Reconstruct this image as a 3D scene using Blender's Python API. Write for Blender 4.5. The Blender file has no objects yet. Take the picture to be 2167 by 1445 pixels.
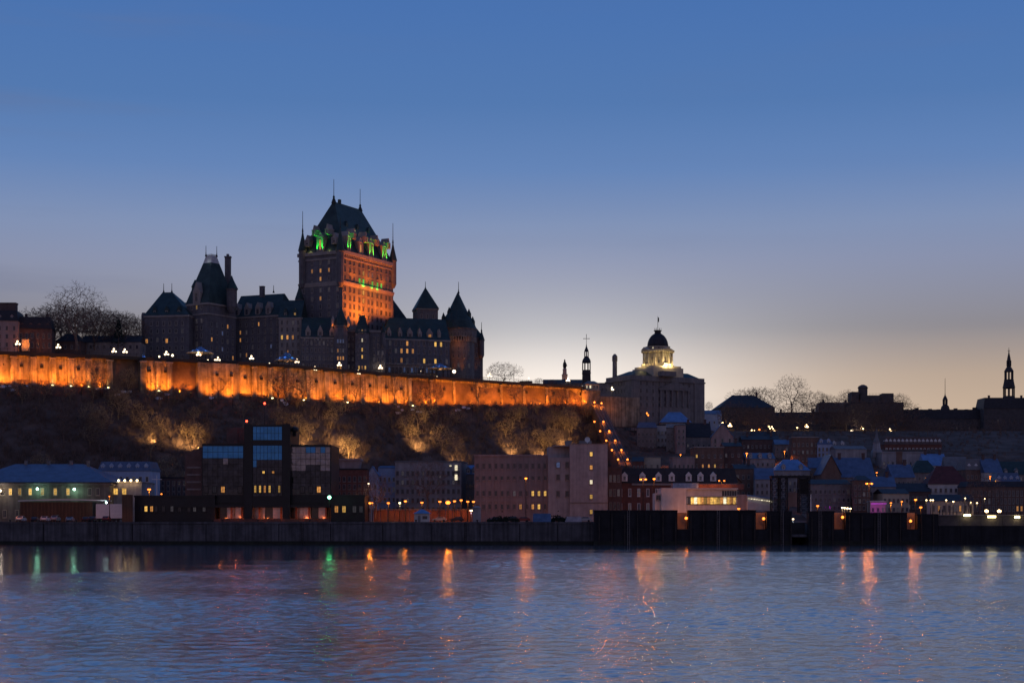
import bpy, math, random
import numpy as np
from mathutils import Vector, Matrix
R = math.radians
rnd = random.Random(7)
SC = bpy.context.scene
COL = SC.collection

# ------------------------------------------------------------------ camera
F_PX, CX, HY, CAMZ = 3375.0, 1083.5, 1092.0, 8.0
cam_d = bpy.data.cameras.new('camera'); cam = bpy.data.objects.new('camera', cam_d); COL.objects.link(cam)
cam.location = (0, 0, CAMZ); cam.rotation_euler = (R(90), 0, 0)
cam_d.sensor_width = 36.0; cam_d.lens = F_PX/2167.0*36.0
cam_d.shift_y = (HY-722.5)/2167.0
cam_d.clip_start = 0.5; cam_d.clip_end = 12000
SC.camera = cam

# ------------------------------------------------------------------ world : dusk sky
SUN_AZ = 1.6      # degrees to the right of straight ahead: where the sun has set
w = bpy.data.worlds.new('World'); SC.world = w; w.use_nodes = True
nt = w.node_tree; nt.nodes.clear()
def N(t, **k):
    n = nt.nodes.new(t)
    for a, b in k.items(): setattr(n, a, b)
    return n
def L(a, b): nt.links.new(a, b)
def MATH(op, a, b=None, c=None):
    n = N('ShaderNodeMath', operation=op)
    for i, s in enumerate((a, b, c)):
        if s is None: continue
        if isinstance(s, (int, float)): n.inputs[i].default_value = s
        else: L(s, n.inputs[i])
    return n.outputs[0]
out = N('ShaderNodeOutputWorld'); tc = N('ShaderNodeTexCoord')
nrm = N('ShaderNodeVectorMath', operation='NORMALIZE'); L(tc.outputs['Generated'], nrm.inputs[0])
sep = N('ShaderNodeSeparateXYZ'); L(nrm.outputs[0], sep.inputs[0])
X_, Y_, Z_ = sep.outputs
zc = MATH('MAXIMUM', Z_, 0.0)
def ramp(fac, stops):
    r = N('ShaderNodeValToRGB'); e = r.color_ramp.elements
    while len(e) < len(stops): e.new(0.5)
    for el, (p, c) in zip(e, stops): el.position = p; el.color = (*c, 1)
    L(fac, r.inputs[0]); return r.outputs[0]
# colour by sine of elevation on the sunset side, 90 degrees to the side and opposite
front = ramp(zc, [(0.0, (.60,.42,.27)), (.055, (.57,.425,.31)), (.086, (.45,.345,.275)), (.115, (.245,.232,.262)), (.155, (.228,.262,.395)), (.178, (.200,.268,.445)), (.212, (.118,.222,.465)), (.25, (.078,.182,.425)), (.305, (.060,.160,.42)), (1, (.026,.075,.235))])
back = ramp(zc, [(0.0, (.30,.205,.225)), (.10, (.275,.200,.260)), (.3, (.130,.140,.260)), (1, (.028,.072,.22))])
azs = math.sin(R(SUN_AZ)); azc = math.cos(R(SUN_AZ))
hl = MATH('SQRT', MATH('ADD', MATH('MULTIPLY', X_, X_), MATH('MULTIPLY', Y_, Y_)))
hl = MATH('MAXIMUM', hl, 1e-4)
cosaz = MATH('DIVIDE', MATH('ADD', MATH('MULTIPLY', X_, azs), MATH('MULTIPLY', Y_, azc)), hl)
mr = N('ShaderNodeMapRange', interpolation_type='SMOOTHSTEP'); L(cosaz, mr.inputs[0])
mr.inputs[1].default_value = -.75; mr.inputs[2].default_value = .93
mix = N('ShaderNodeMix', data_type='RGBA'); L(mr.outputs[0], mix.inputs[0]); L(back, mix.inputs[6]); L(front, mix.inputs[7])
# soft glow over the place where the sun went down
sx = MATH('SUBTRACT', MATH('DIVIDE', X_, hl), azs)
g = MATH('ADD', MATH('POWER', MATH('ABSOLUTE', MATH('DIVIDE', sx, .125)), 2.0), MATH('POWER', MATH('ABSOLUTE', MATH('DIVIDE', MATH('SUBTRACT', Z_, .073), .046)), 2.0))
g = MATH('MULTIPLY', MATH('EXPONENT', MATH('MULTIPLY', g, -1.0)), MATH('GREATER_THAN', Y_, 0.0))
glow = N('ShaderNodeMix', data_type='RGBA', blend_type='ADD'); g2 = MATH('ADD', MATH('POWER', MATH('ABSOLUTE', MATH('DIVIDE', MATH('ADD', sx, .06), .24)), 2.0), MATH('POWER', MATH('ABSOLUTE', MATH('DIVIDE', MATH('SUBTRACT', Z_, .135), .035)), 2.0))
g2 = MATH('MULTIPLY', MATH('EXPONENT', MATH('MULTIPLY', g2, -1.0)), MATH('GREATER_THAN', Y_, 0.0))
L(MATH('ADD', MATH('MULTIPLY', g, .56), MATH('MULTIPLY', g2, .055)), glow.inputs[0]); L(mix.outputs[2], glow.inputs[6]); glow.inputs[7].default_value = (.96, .98, .97, 1)
# faint streaky cloud
mp = N('ShaderNodeMapping'); L(nrm.outputs[0], mp.inputs[0]); mp.inputs[3].default_value = (2.2, 1.0, 20.0); mp.inputs[2].default_value = (0, R(7), 0); mp.inputs[1].default_value = (1.3, 0, .4)
cn = N('ShaderNodeTexNoise'); L(mp.outputs[0], cn.inputs[0]); cn.inputs['Scale'].default_value = 2.0; cn.inputs['Detail'].default_value = 5
cr = N('ShaderNodeMapRange', interpolation_type='SMOOTHSTEP'); L(cn.outputs[0], cr.inputs[0]); cr.inputs[1].default_value = .50; cr.inputs[2].default_value = .80; cr.inputs[3].default_value = 0; cr.inputs[4].default_value = .17
cl = N('ShaderNodeMix', data_type='RGBA', blend_type='MIX'); cm_ = N('ShaderNodeMapRange', interpolation_type='SMOOTHSTEP'); L(X_, cm_.inputs[0]); cm_.inputs[1].default_value = -.02; cm_.inputs[2].default_value = -.26; cm_.inputs[3].default_value = .45; cm_.inputs[4].default_value = 1.9
L(MATH('MULTIPLY', cr.outputs[0], cm_.outputs[0]), cl.inputs[0]); L(glow.outputs[2], cl.inputs[6]); cl.inputs[7].default_value = (.13, .16, .28, 1)
sky = N('ShaderNodeTexSky', sky_type='NISHITA'); sky.sun_disc = False; sky.sun_elevation = R(-3.0); sky.sun_rotation = R(SUN_AZ)
bg1 = N('ShaderNodeBackground'); L(cl.outputs[2], bg1.inputs[0]); bg1.inputs[1].default_value = 1.0
bg2 = N('ShaderNodeBackground'); L(sky.outputs[0], bg2.inputs[0]); bg2.inputs[1].default_value = 0.05
ad = N('ShaderNodeAddShader'); L(bg1.outputs[0], ad.inputs[0]); L(bg2.outputs[0], ad.inputs[1]); L(ad.outputs[0], out.inputs[0])

# the sun itself is already under the horizon: only a trace of its light is left
sd = bpy.data.lights.new('sun', 'SUN'); sd.energy = 0.02; sd.angle = R(8); sd.color = (1, .75, .5)
sun = bpy.data.objects.new('sun', sd); COL.objects.link(sun)
sun.rotation_euler = Vector((-math.sin(R(SUN_AZ)), -math.cos(R(SUN_AZ)), -.02)).to_track_quat('-Z', 'Y').to_euler()

SC.view_settings.view_transform = 'Standard'; SC.view_settings.look = 'None'
SC.view_settings.exposure = 0.0; SC.view_settings.gamma = 1.0; SC.view_settings.use_curve_mapping = False
SC.render.engine = 'CYCLES'
SC.cycles.use_denoising = True
SC.cycles.max_bounces = 5; SC.cycles.diffuse_bounces = 2; SC.cycles.glossy_bounces = 3; SC.cycles.transmission_bounces = 2
SC.cycles.caustics_reflective = False; SC.cycles.caustics_refractive = False
SC.cycles.sample_clamp_indirect = 3.0; SC.cycles.sample_clamp_direct = 0.0
SC.render.filter_size if hasattr(SC.render, 'filter_size') else None

# ------------------------------------------------------------------ helpers
def WX(px, Y): return (px-CX)*Y/F_PX
def WZ(py, Y): return CAMZ+(HY-py)*Y/F_PX
def W(px, py, Y): return Vector((WX(px, Y), Y, WZ(py, Y)))

class Frame:
    "a plan frame: origin, unit vector along the front, unit vector into the depth"
    def __init__(s, x, y, ang):
        s.o = (x, y); s.ang = ang; s.u = (math.cos(ang), math.sin(ang)); s.v = (-math.sin(ang), math.cos(ang))
    def P(s, a, b, z): return (s.o[0]+a*s.u[0]+b*s.v[0], s.o[1]+a*s.u[1]+b*s.v[1], z)
def hit(px, x0, y0, dx, dy):
    k = px-CX
    return (k*y0-x0*F_PX)/(dx*F_PX-k*dy)
def fpx(px0, px1, Y, deg=0):
    a = R(deg); x0 = WX(px0, Y); f = Frame(x0, Y, a)
    f.w = hit(px1, x0, Y, f.u[0], f.u[1]); return f
def fcorner(pxc, Y, deg, pxl, pxr):
    a = R(deg); x0 = WX(pxc, Y); f = Frame(x0, Y, a)
    f.w = hit(pxr, x0, Y, f.u[0], f.u[1]); f.d = hit(pxl, x0, Y, f.v[0], f.v[1]); return f

class MB:
    def __init__(s): s.v = []; s.f = []; s.m = []
    def add(s, vs, fs, mi=0):
        b = len(s.v); s.v.extend(tuple(p) for p in vs)
        for f in fs: s.f.append(tuple(b+i for i in f)); s.m.append(mi)
        return s
    def prism(s, poly, z0, z1, mi=0, top=None):
        n = len(poly); t = top or poly
        vs = [(p[0], p[1], z0) for p in poly]+[(p[0], p[1], z1) for p in t]
        fs = [(i, (i+1) % n, n+(i+1) % n, n+i) for i in range(n)]+[tuple(range(n-1, -1, -1)), tuple(range(n, 2*n))]
        return s.add(vs, fs, mi)
    def fbox(s, F, a0, a1, b0, b1, z0, z1, mi=0):
        return s.prism([F.P(a0, b0, 0), F.P(a1, b0, 0), F.P(a1, b1, 0), F.P(a0, b1, 0)], z0, z1, mi)
    def hip(s, F, a0, a1, b0, b1, z0, z1, ia0, ia1, ib0, ib1, mi=0):
        return s.prism([F.P(a0, b0, 0), F.P(a1, b0, 0), F.P(a1, b1, 0), F.P(a0, b1, 0)], z0, z1, mi,
                       [F.P(a0+ia0, b0+ib0, 0), F.P(a1-ia1, b0+ib0, 0), F.P(a1-ia1, b1-ib1, 0), F.P(a0+ia0, b1-ib1, 0)])
    def gable(s, F, a0, a1, b0, b1, z0, z1, axis='a', mi=0):
        P = F.P
        if axis == 'a':
            m = (b0+b1)/2
            vs = [P(a0, b0, z0), P(a1, b0, z0), P(a1, b1, z0), P(a0, b1, z0), P(a0, m, z1), P(a1, m, z1)]
            fs = [(0, 1, 5, 4), (2, 3, 4, 5), (1, 2, 5), (3, 0, 4), (3, 2, 1, 0)]
        else:
            m = (a0+a1)/2
            vs = [P(a0, b0, z0), P(a1, b0, z0), P(a1, b1, z0), P(a0, b1, z0), P(m, b0, z1), P(m, b1, z1)]
            fs = [(0, 1, 4), (1, 2, 5, 4), (2, 3, 5), (3, 0, 4, 5), (3, 2, 1, 0)]
        return s.add(vs, fs, mi)
    def lathe(s, c, prof, n=12, mi=0, ph=0.0, caps=True):
        vs = []; fs = []
        for r, z in prof:
            for i in range(n):
                a = ph+2*math.pi*i/n; vs.append((c[0]+r*math.cos(a), c[1]+r*math.sin(a), z))
        for j in range(len(prof)-1):
            for i in range(n):
                k = (i+1) % n; fs.append((j*n+i, j*n+k, (j+1)*n+k, (j+1)*n+i))
        if caps:
            fs.append(tuple(range(n-1, -1, -1))); q = (len(prof)-1)*n; fs.append(tuple(range(q, q+n)))
        return s.add(vs, fs, mi)
    def tube(s, p0, p1, r0, r1=None, n=5, mi=0):
        r1 = r0 if r1 is None else r1
        p0 = Vector(p0); p1 = Vector(p1); d = (p1-p0)
        if d.length < 1e-6: return s
        d.normalize(); a = d.orthogonal().normalized(); b = d.cross(a)
        vs = []
        for p, r in ((p0, r0), (p1, r1)):
            for i in range(n):
                t = 2*math.pi*i/n; vs.append(p+a*(r*math.cos(t))+b*(r*math.sin(t)))
        return s.add(vs, [(i, (i+1) % n, n+(i+1) % n, n+i) for i in range(n)]+[tuple(range(n-1, -1, -1)), tuple(range(n, 2*n))], mi)
    def ball(s, c, r, mi=0, n=8, k=5, zs=1.0):
        prof = [(max(r*math.sin(math.pi*j/k), .001), c[2]-zs*r*math.cos(math.pi*j/k)) for j in range(k+1)]
        return s.lathe(c, prof, n, mi)
    def box(s, x0, x1, y0, y1, z0, z1, mi=0):
        return s.prism([(x0, y0), (x1, y0), (x1, y1), (x0, y1)], z0, z1, mi)
    def mesh(s, name, mats, org=(0, 0, 0), smooth=False):
        me = bpy.data.meshes.new(name)
        o = org
        me.from_pydata([(p[0]-o[0], p[1]-o[1], p[2]-o[2]) for p in s.v], [], s.f)
        for m in (mats if isinstance(mats, (list, tuple)) else [mats]): me.materials.append(m)
        if any(s.m): me.polygons.foreach_set('material_index', s.m)
        if smooth: me.polygons.foreach_set('use_smooth', [True]*len(me.polygons))
        me.update(); return me

def wloc(o):
    v = Vector((0, 0, 0))
    while o is not None: v += Vector(o.location); o = o.parent
    return v
def link(name, data, parent=None, loc=(0, 0, 0)):
    o = bpy.data.objects.new(name, data); COL.objects.link(o); o.location = loc
    if parent is not None: o.parent = parent
    return o
def tag(o, label=None, cat=None, group=None, kind=None):
    for k, v in (('label', label), ('category', cat), ('group', group), ('kind', kind)):
        if v: o[k] = v
    return o
def thing(name, label, cat, loc, group=None):
    return tag(link(name, None, None, loc), label, cat, group)
def part(mb, name, mats, parent, smooth=False, label=None, kind=None):
    "vertices are given in world coordinates; parents are never rotated"
    o = link(name, mb.mesh(name, mats, wloc(parent), smooth), parent)
    return tag(o, label, None, None, kind)
def solo(mb, name, mats, label=None, cat=None, group=None, kind=None, loc=(0, 0, 0), smooth=False):
    return tag(link(name, mb.mesh(name, mats, loc, smooth), None, loc), label, cat, group, kind)
def copy_tree(o, parent=None):
    c = o.copy(); COL.objects.link(c); c.parent = parent
    for ch in list(o.children): copy_tree(ch, c)
    return c

# ------------------------------------------------------------------ materials
MATS = {}
def mat(name, col, rough=.8, var=.25, scale=.6, bump=0.0, metal=0.0, stretch=(1, 1, 1), spec=.3, streak=0.0, brick=None):
    if name in MATS: return MATS[name]
    m = bpy.data.materials.new(name); m.use_nodes = True; t = m.node_tree; nd = t.nodes
    b = nd['Principled BSDF']; b.inputs['Roughness'].default_value = rough; b.inputs['Metallic'].default_value = metal
    b.inputs['Specular IOR Level'].default_value = spec
    tcn = nd.new('ShaderNodeTexCoord'); mpn = nd.new('ShaderNodeMapping'); mpn.inputs[3].default_value = stretch
    t.links.new(tcn.outputs['Object'], mpn.inputs[0])
    n1 = nd.new('ShaderNodeTexNoise'); n1.inputs['Scale'].default_value = scale; n1.inputs['Detail'].default_value = 6; n1.inputs['Roughness'].default_value = .65
    t.links.new(mpn.outputs[0], n1.inputs[0])
    cr = nd.new('ShaderNodeValToRGB'); e = cr.color_ramp.elements
    e[0].position = .3; e[1].position = .7
    e[0].color = tuple(max(c*(1-var), 0) for c in col)+(1,); e[1].color = tuple(min(c*(1+var), 1) for c in col)+(1,)
    t.links.new(n1.outputs[0], cr.inputs[0]); last = cr.outputs[0]
    if streak:
        mp2 = nd.new('ShaderNodeMapping'); mp2.inputs[3].default_value = (1.1, 1.1, .06); t.links.new(tcn.outputs['Object'], mp2.inputs[0])
        n2 = nd.new('ShaderNodeTexNoise'); n2.inputs['Scale'].default_value = 1.0; n2.inputs['Detail'].default_value = 4; t.links.new(mp2.outputs[0], n2.inputs[0])
        r2 = nd.new('ShaderNodeMapRange'); r2.inputs[1].default_value = .35; r2.inputs[2].default_value = .65; r2.inputs[3].default_value = 1-streak; r2.inputs[4].default_value = 1.0
        t.links.new(n2.outputs[0], r2.inputs[0])
        mx = nd.new('ShaderNodeMix'); mx.data_type = 'RGBA'; mx.blend_type = 'MULTIPLY'; mx.inputs[0].default_value = 1
        t.links.new(last, mx.inputs[6]); t.links.new(r2.outputs[0], mx.inputs[7]); last = mx.outputs[2]
    t.links.new(last, b.inputs['Base Color'])
    if bump:
        n3 = nd.new('ShaderNodeTexNoise'); n3.inputs['Scale'].default_value = scale*4; n3.inputs['Detail'].default_value = 4; t.links.new(mpn.outputs[0], n3.inputs[0])
        bp = nd.new('ShaderNodeBump'); bp.inputs['Strength'].default_value = 1; bp.inputs['Distance'].default_value = bump
        t.links.new(n3.outputs[0], bp.inputs['Height']); t.links.new(bp.outputs[0], b.inputs['Normal'])
    MATS[name] = m; return m
def emit(name, col, s, vary=0.0, sample=False):
    if name in MATS: return MATS[name]
    m = bpy.data.materials.new(name); m.use_nodes = True; t = m.node_tree; nd = t.nodes
    b = nd['Principled BSDF']; b.inputs['Base Color'].default_value = (.05, .05, .05, 1); b.inputs['Roughness'].default_value = .4
    b.inputs['Emission Color'].default_value = (*col, 1); b.inputs['Emission Strength'].default_value = s
    if vary:
        oi = nd.new('ShaderNodeObjectInfo'); mr = nd.new('ShaderNodeMapRange'); mr.inputs[3].default_value = s*(1-vary); mr.inputs[4].default_value = s*(1+vary)
        t.links.new(oi.outputs['Random'], mr.inputs[0])
        tcn = nd.new('ShaderNodeTexCoord'); n = nd.new('ShaderNodeTexNoise'); n.inputs['Scale'].default_value = 1.6; n.inputs['Detail'].default_value = 2; t.links.new(tcn.outputs['Object'], n.inputs[0])
        m2 = nd.new('ShaderNodeMapRange'); m2.inputs[1].default_value = .3; m2.inputs[2].default_value = .7; m2.inputs[3].default_value = .35; m2.inputs[4].default_value = 1.3; t.links.new(n.outputs[0], m2.inputs[0])
        mu = nd.new('ShaderNodeMath'); mu.operation = 'MULTIPLY'; t.links.new(mr.outputs[0], mu.inputs[0]); t.links.new(m2.outputs[0], mu.inputs[1])
        t.links.new(mu.outputs[0], b.inputs['Emission Strength'])
    if not sample: m.cycles.emission_sampling = 'NONE'
    MATS[name] = m; return m

STONE = mat('terrace masonry', (.36, .30, .22), .9, .5, .28, .22, streak=.6)
STONE2 = mat('old masonry', (.30, .24, .18), .9, .45, .5, .2, streak=.5)
CHAT = mat('hotel brick', (.158, .155, .172), .85, .25, .4, .03, streak=.2)
CHATS = mat('hotel pale stone', (.30, .275, .26), .85, .2, .4, .03)
COPPER = mat('dark copper roof', (.035, .060, .060), .55, .35, .3, .02, metal=.3)
DARKMET = mat('dark metal', (.02, .02, .022), .5, .2, 1)
LEAD = mat('pale lead crest', (.5, .5, .5), .6, .2, .8)
QUAY = mat('quay concrete', (.13, .125, .135), .85, .4, .25, .06, streak=.5)
FENDER = mat('tarred fender wall', (.024, .024, .028), .8, .4, .3, .03, streak=.3)
ASPH = mat('asphalt', (.07, .068, .066), .9, .25, .3)
DIRT = mat('slope earth', (.115, .080, .066), 1, .5, .15, .2)
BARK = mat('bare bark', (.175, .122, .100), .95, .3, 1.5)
BARKL = mat('floodlit bark tone', (.30, .22, .14), .95, .3, 1.5)  # lighter bark tone stands in for floodlight on slope trees
NEEDLE = mat('conifer needles', (.02, .03, .022), .95, .4, 1)
BRICKR = mat('red brick', (.19, .085, .07), .85, .25, .5, .02, streak=.2)
BRICKB = mat('brown brick', (.20, .13, .105), .85, .25, .5, .02, streak=.2)
BRICKD = mat('dark brick', (.125, .085, .08), .85, .25, .5, .02)
PINK = mat('pinkish stone', (.40, .295, .28), .85, .15, .4, .02, streak=.2)
GREYW = mat('grey render', (.36, .345, .36), .85, .2, .4, .02, streak=.25)
GREYD = mat('dark grey stone', (.26, .235, .23), .85, .25, .4, .02, streak=.2)
WHITEW = mat('white render', (.60, .57, .55), .8, .12, .5, .01, streak=.15)
CREAM = mat('cream stone', (.48, .42, .33), .85, .15, .5, .02)
PALEB = mat('pale blue render', (.36, .45, .62), .8, .15, .5, .01)
RBLUE = mat('blue metal roof', (.095, .140, .235), .45, .25, .5, .01, metal=.15)
RLBLUE = mat('light blue metal roof', (.13, .25, .47), .45, .25, .5, .01, metal=.15)
RDARK = mat('dark slate roof', (.032, .032, .040), .6, .3, .7, .02)
RRED = mat('dark red roof', (.10, .03, .03), .7, .3, .7, .02)
RGREEN = mat('dark green roof', (.03, .055, .055), .6, .3, .7, .02)
RGREY = mat('grey roof', (.17, .17, .18), .7, .25, .6, .02)
BLACKP = mat('black office panel', (.018, .018, .022), .35, .3, .4)
WOODO = mat('slatted timber', (.15, .09, .06), .8, .25, 1.0, stretch=(1, 1, .15))
PAINTW = mat('white paint', (.72, .71, .70), .6, .1, 1)
SNOW = mat('old snow', (.75, .77, .8), .9, .12, .8)
STEEL = mat('dark lattice steel', (.025, .024, .026), .5, .3, 1, metal=.4)
def glass(name, col, rough=.08, metal=0.0, vary=.5, wob=.02):
    m = mat(name, col, rough, vary, .5, 0, metal, spec=.5)
    nd = m.node_tree.nodes; t = m.node_tree; b = nd['Principled BSDF']
    tcn = nd.new('ShaderNodeTexCoord'); n = nd.new('ShaderNodeTexNoise'); n.inputs['Scale'].default_value = .7; t.links.new(tcn.outputs['Object'], n.inputs[0])
    bp = nd.new('ShaderNodeBump'); bp.inputs['Distance'].default_value = wob; t.links.new(n.outputs[0], bp.inputs['Height']); t.links.new(bp.outputs[0], b.inputs['Normal'])
    return m
PANE = glass('dark window glass', (.03, .035, .05), .12)
MIRROR = glass('sky reflection glass', (.040, .17, .42), .06, .95, .2, .06)  # blue tint paints the reflected evening sky into the panes
MIRRORG = glass('cloud reflection glass', (.17, .175, .21), .10, .95, .4, .10)  # grey tint paints reflected pale cloud into the panes
MIRRORD = glass('dark mirror glass', (.035, .04, .055), .08, .9, .5, .06)
LITY = emit('lit window yellow', (1, .56, .12), .75, .7)
LITA = emit('lit window amber', (1, .42, .10), .60, .5)
LITW = emit('lit window white', (1, .86, .58), 1.0, .4)
LITG = emit('lit window green', (.02, 1, .12), .5, .5)
LITDIM = emit('dim window', (.70, .62, .70), .045, .9)
LITBLUE = emit('dim blue window', (.3, .45, 1), .10, .8)
LAMPW = emit('warm white globe', (1, .74, .46), 4.5)
LAMPO = emit('sodium lamp', (1, .22, .03), 3.4)
LAMPY = emit('yellow tube lamp', (1, .82, .36), 8)
LAMPC = emit('cold lamp', (.55, 1, .80), 12)
LAMPR = emit('red beacon', (1, .05, .02), 9)
LAMPG = emit('green signal lamp', (.30, 1, .62), 8)
LAMPP = emit('magenta lamp', (.9, .05, 1), 2.0)
LAMPB = emit('blue lit trim', (.12, .3, 1), .5)

SODIUM = (1.0, .25, .018); WARM = (1.0, .60, .28); FLOOD = (1.0, .235, .012); CLIFFL = (1.0, .56, .19)
def light(kind, parent, wpos, energy, col, radius=.3, target=None, size=60, blend=.6):
    d = bpy.data.lights.new(kind.lower()+'_lamp', kind); d.energy = energy; d.color = col; d.shadow_soft_size = radius
    o = bpy.data.objects.new('lamp_light', d); COL.objects.link(o)
    o.location = Vector(wpos)-(wloc(parent) if parent else Vector((0, 0, 0)))
    if parent: o.parent = parent
    if kind == 'SPOT':
        d.spot_size = R(size); d.spot_blend = blend
        o.rotation_euler = (Vector(target)-Vector(wpos)).to_track_quat('-Z', 'Y').to_euler()
    return o

# ------------------------------------------------------------------ windows (shared meshes)
WIN = {}
GL = {'d': PANE, 'y': LITY, 'a': LITA, 'w': LITW, 'g': LITG, 'm': LITDIM, 'b': LITBLUE}
def win_mesh(wd, ht, k, fr):
    key = (round(wd, 2), round(ht, 2), k, fr.name)
    if key in WIN: return WIN[key]
    mb = MB(); x = wd/2; e = min(.16, wd*.16); d = .14
    o = [(-x, 0), (x, 0), (x, ht), (-x, ht)]; i = [(-x+e, e), (x-e, e), (x-e, ht-e), (-x+e, ht-e)]
    vs = [(a, 0, b) for a, b in o]+[(a, -d, b) for a, b in o]+[(a, -d, b) for a, b in i]+[(a, -.03, b) for a, b in i]
    fs = []
    for q in range(4):
        n = (q+1) % 4
        fs += [(q, n, 4+n, 4+q), (4+q, 4+n, 8+n, 8+q), (8+q, 8+n, 12+n, 12+q)]
    mb.add(vs, fs, 0); mb.add([vs[12], vs[13], vs[14], vs[15]], [(0, 1, 2, 3)], 1)
    mb.box(-.035, .035, -.08, -.035, e, ht-e, 0)
    mb.box(-x-.08, x+.08, -.24, 0, -.14, -.01, 0)
    WIN[key] = mb.mesh('window', [fr, GL[k]]); return WIN[key]
def put_win(root, F, side, a, z, wd, ht, k='d', fr=None, off=0.0, name='window', w=None, b0=0.0):
    fr = fr or CHATS
    if side == 'front': p = F.P(a, b0-off, z); ang = F.ang
    elif side == 'left': p = F.P(-off, a, z); ang = math.atan2(-F.v[1], -F.v[0])
    else: p = F.P((w if w is not None else F.w)+off, a, z); ang = math.atan2(F.v[1], F.v[0])
    o = link(name, win_mesh(wd, ht, k, fr), root, Vector(p)-wloc(root)); o.rotation_euler = (0, 0, ang)
    return o
def pick(r, spec):
    "spec: string of kinds with weights by repetition"
    return spec[int(r.random()*len(spec))]

# ================================================================== LARGE STRUCTURE
# ---- terrain
QZ = 6.3            # quay level
DECK = 68.0         # terrace level
WALLPX = [(-60, 576), (0, 583), (230, 598), (400, 613), (500, 622), (600, 633), (840, 675), (1020, 705), (1235, 741)]
WL = [(WX(p, y), y) for p, y in WALLPX]
def yw(x):
    if x <= WL[0][0]: return WL[0][1]
    for (x0, y0), (x1, y1) in zip(WL, WL[1:]):
        if x <= x1: return y0+(y1-y0)*(x-x0)/(x1-x0)
    return WL[-1][1]
ZF = [(-250, 57.6), (-187, 57.8), (-140, 57.2), (-90, 55.8), (-40, 56.5), (0, 59), (32, 61)]
def zfoot(x):
    if x <= ZF[0][0]: return ZF[0][1]
    for (x0, y0), (x1, y1) in zip(ZF, ZF[1:]):
        if x <= x1: return y0+(y1-y0)*(x-x0)/(x1-x0)
    return ZF[-1][1]
def sstep(a, b, x):
    t = min(max((x-a)/(b-a), 0), 1); return t*t*(3-2*t)
def zleft(x, Y):
    y1 = yw(x); t = (y1-Y)/64.0
    if t <= 0: return DECK-.7
    if t >= 1: return 5.0
    return 5.0+(zfoot(x)-.3-5.0)*(1-t)**.95
def zright(Y):
    if Y < 560: return 5.0
    yy = min(Y, 790)
    return max(5.0, CAMZ+(7+(yy-560)/1.28)*yy/F_PX-1.5)
def ground(x, Y):
    s = sstep(26, 62, x)
    a = zleft(x, Y) if s < 1 else 0; b = zright(Y) if s > 0 else 0
    return a*(1-s)+b*s
def terrain():
    xs = np.concatenate([np.arange(-420, -240, 12), np.arange(-240, 120, 3.0), np.arange(120, 420, 6), np.arange(420, 760, 20)])
    tt = [-215, -190, -165, -140, -120, -100, -84, -72]+list(np.arange(-66, -.9, 2.6))+[-.5, .6, .9, 6, 14, 30, 50, 70, 100, 160, 300, 700, 1500]
    rn = np.random.RandomState(3)
    vs = []
    for x in xs:
        y0 = yw(x)
        for t in tt:
            Y = max(y0+t, 453.0)
            if -64 < t < -3: z = ground(x, Y)+rn.normal(0, .35)
            else: z = ground(x, Y)
            vs.append((x, Y, z))
    n = len(tt)
    fs = [(i*n+j, (i+1)*n+j, (i+1)*n+j+1, i*n+j+1) for i in range(len(xs)-1) for j in range(n-1)]
    mb = MB(); mb.v = vs; mb.f = fs; mb.m = [0]*len(fs)
    return mb
solo(terrain(), 'hillside', DIRT, kind='structure')

# ---- water: a ruffled sheet of real waves where the picture sees it, flat sheets beyond
WAT = bpy.data.materials.new('river water'); WAT.use_nodes = True
def water_mat():
    t = WAT.node_tree; nd = t.nodes; b = nd['Principled BSDF']; out_ = nd['Material Output']
    b.inputs['Base Color'].default_value = (.050, .060, .078, 1); b.inputs['IOR'].default_value = 1.5; b.inputs['Roughness'].default_value = .10
    tcn = nd.new('ShaderNodeTexCoord')
    n = nd.new('ShaderNodeTexNoise'); n.inputs['Scale'].default_value = 2.4; n.inputs['Detail'].default_value = 3; n.inputs['Roughness'].default_value = .6; t.links.new(tcn.outputs['Object'], n.inputs[0])
    at = nd.new('ShaderNodeAttribute'); at.attribute_name = 'ruffle'
    mr = nd.new('ShaderNodeMapRange'); mr.inputs[3].default_value = .03; mr.inputs[4].default_value = .13; t.links.new(at.outputs['Fac'], mr.inputs[0])
    bp = nd.new('ShaderNodeBump'); bp.inputs['Distance'].default_value = .5; t.links.new(mr.outputs[0], bp.inputs['Strength']); t.links.new(n.outputs[0], bp.inputs['Height']); t.links.new(bp.outputs[0], b.inputs['Normal'])
    # extra mirror share on ruffled water, added to brighten its reflected sky
    gl = nd.new('ShaderNodeBsdfGlossy'); gl.inputs['Color'].default_value = (.90, .88, .88, 1); gl.inputs['Roughness'].default_value = .16; t.links.new(bp.outputs[0], gl.inputs['Normal'])
    mx = nd.new('ShaderNodeMixShader'); m2 = nd.new('ShaderNodeMapRange'); m2.inputs[3].default_value = .03; m2.inputs[4].default_value = .54; t.links.new(at.outputs['Fac'], m2.inputs[0]); t.links.new(m2.outputs[0], mx.inputs[0])
    t.links.new(b.outputs[0], mx.inputs[1]); t.links.new(gl.outputs[0], mx.inputs[2]); t.links.new(mx.outputs[0], out_.inputs[0])
water_mat()
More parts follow.
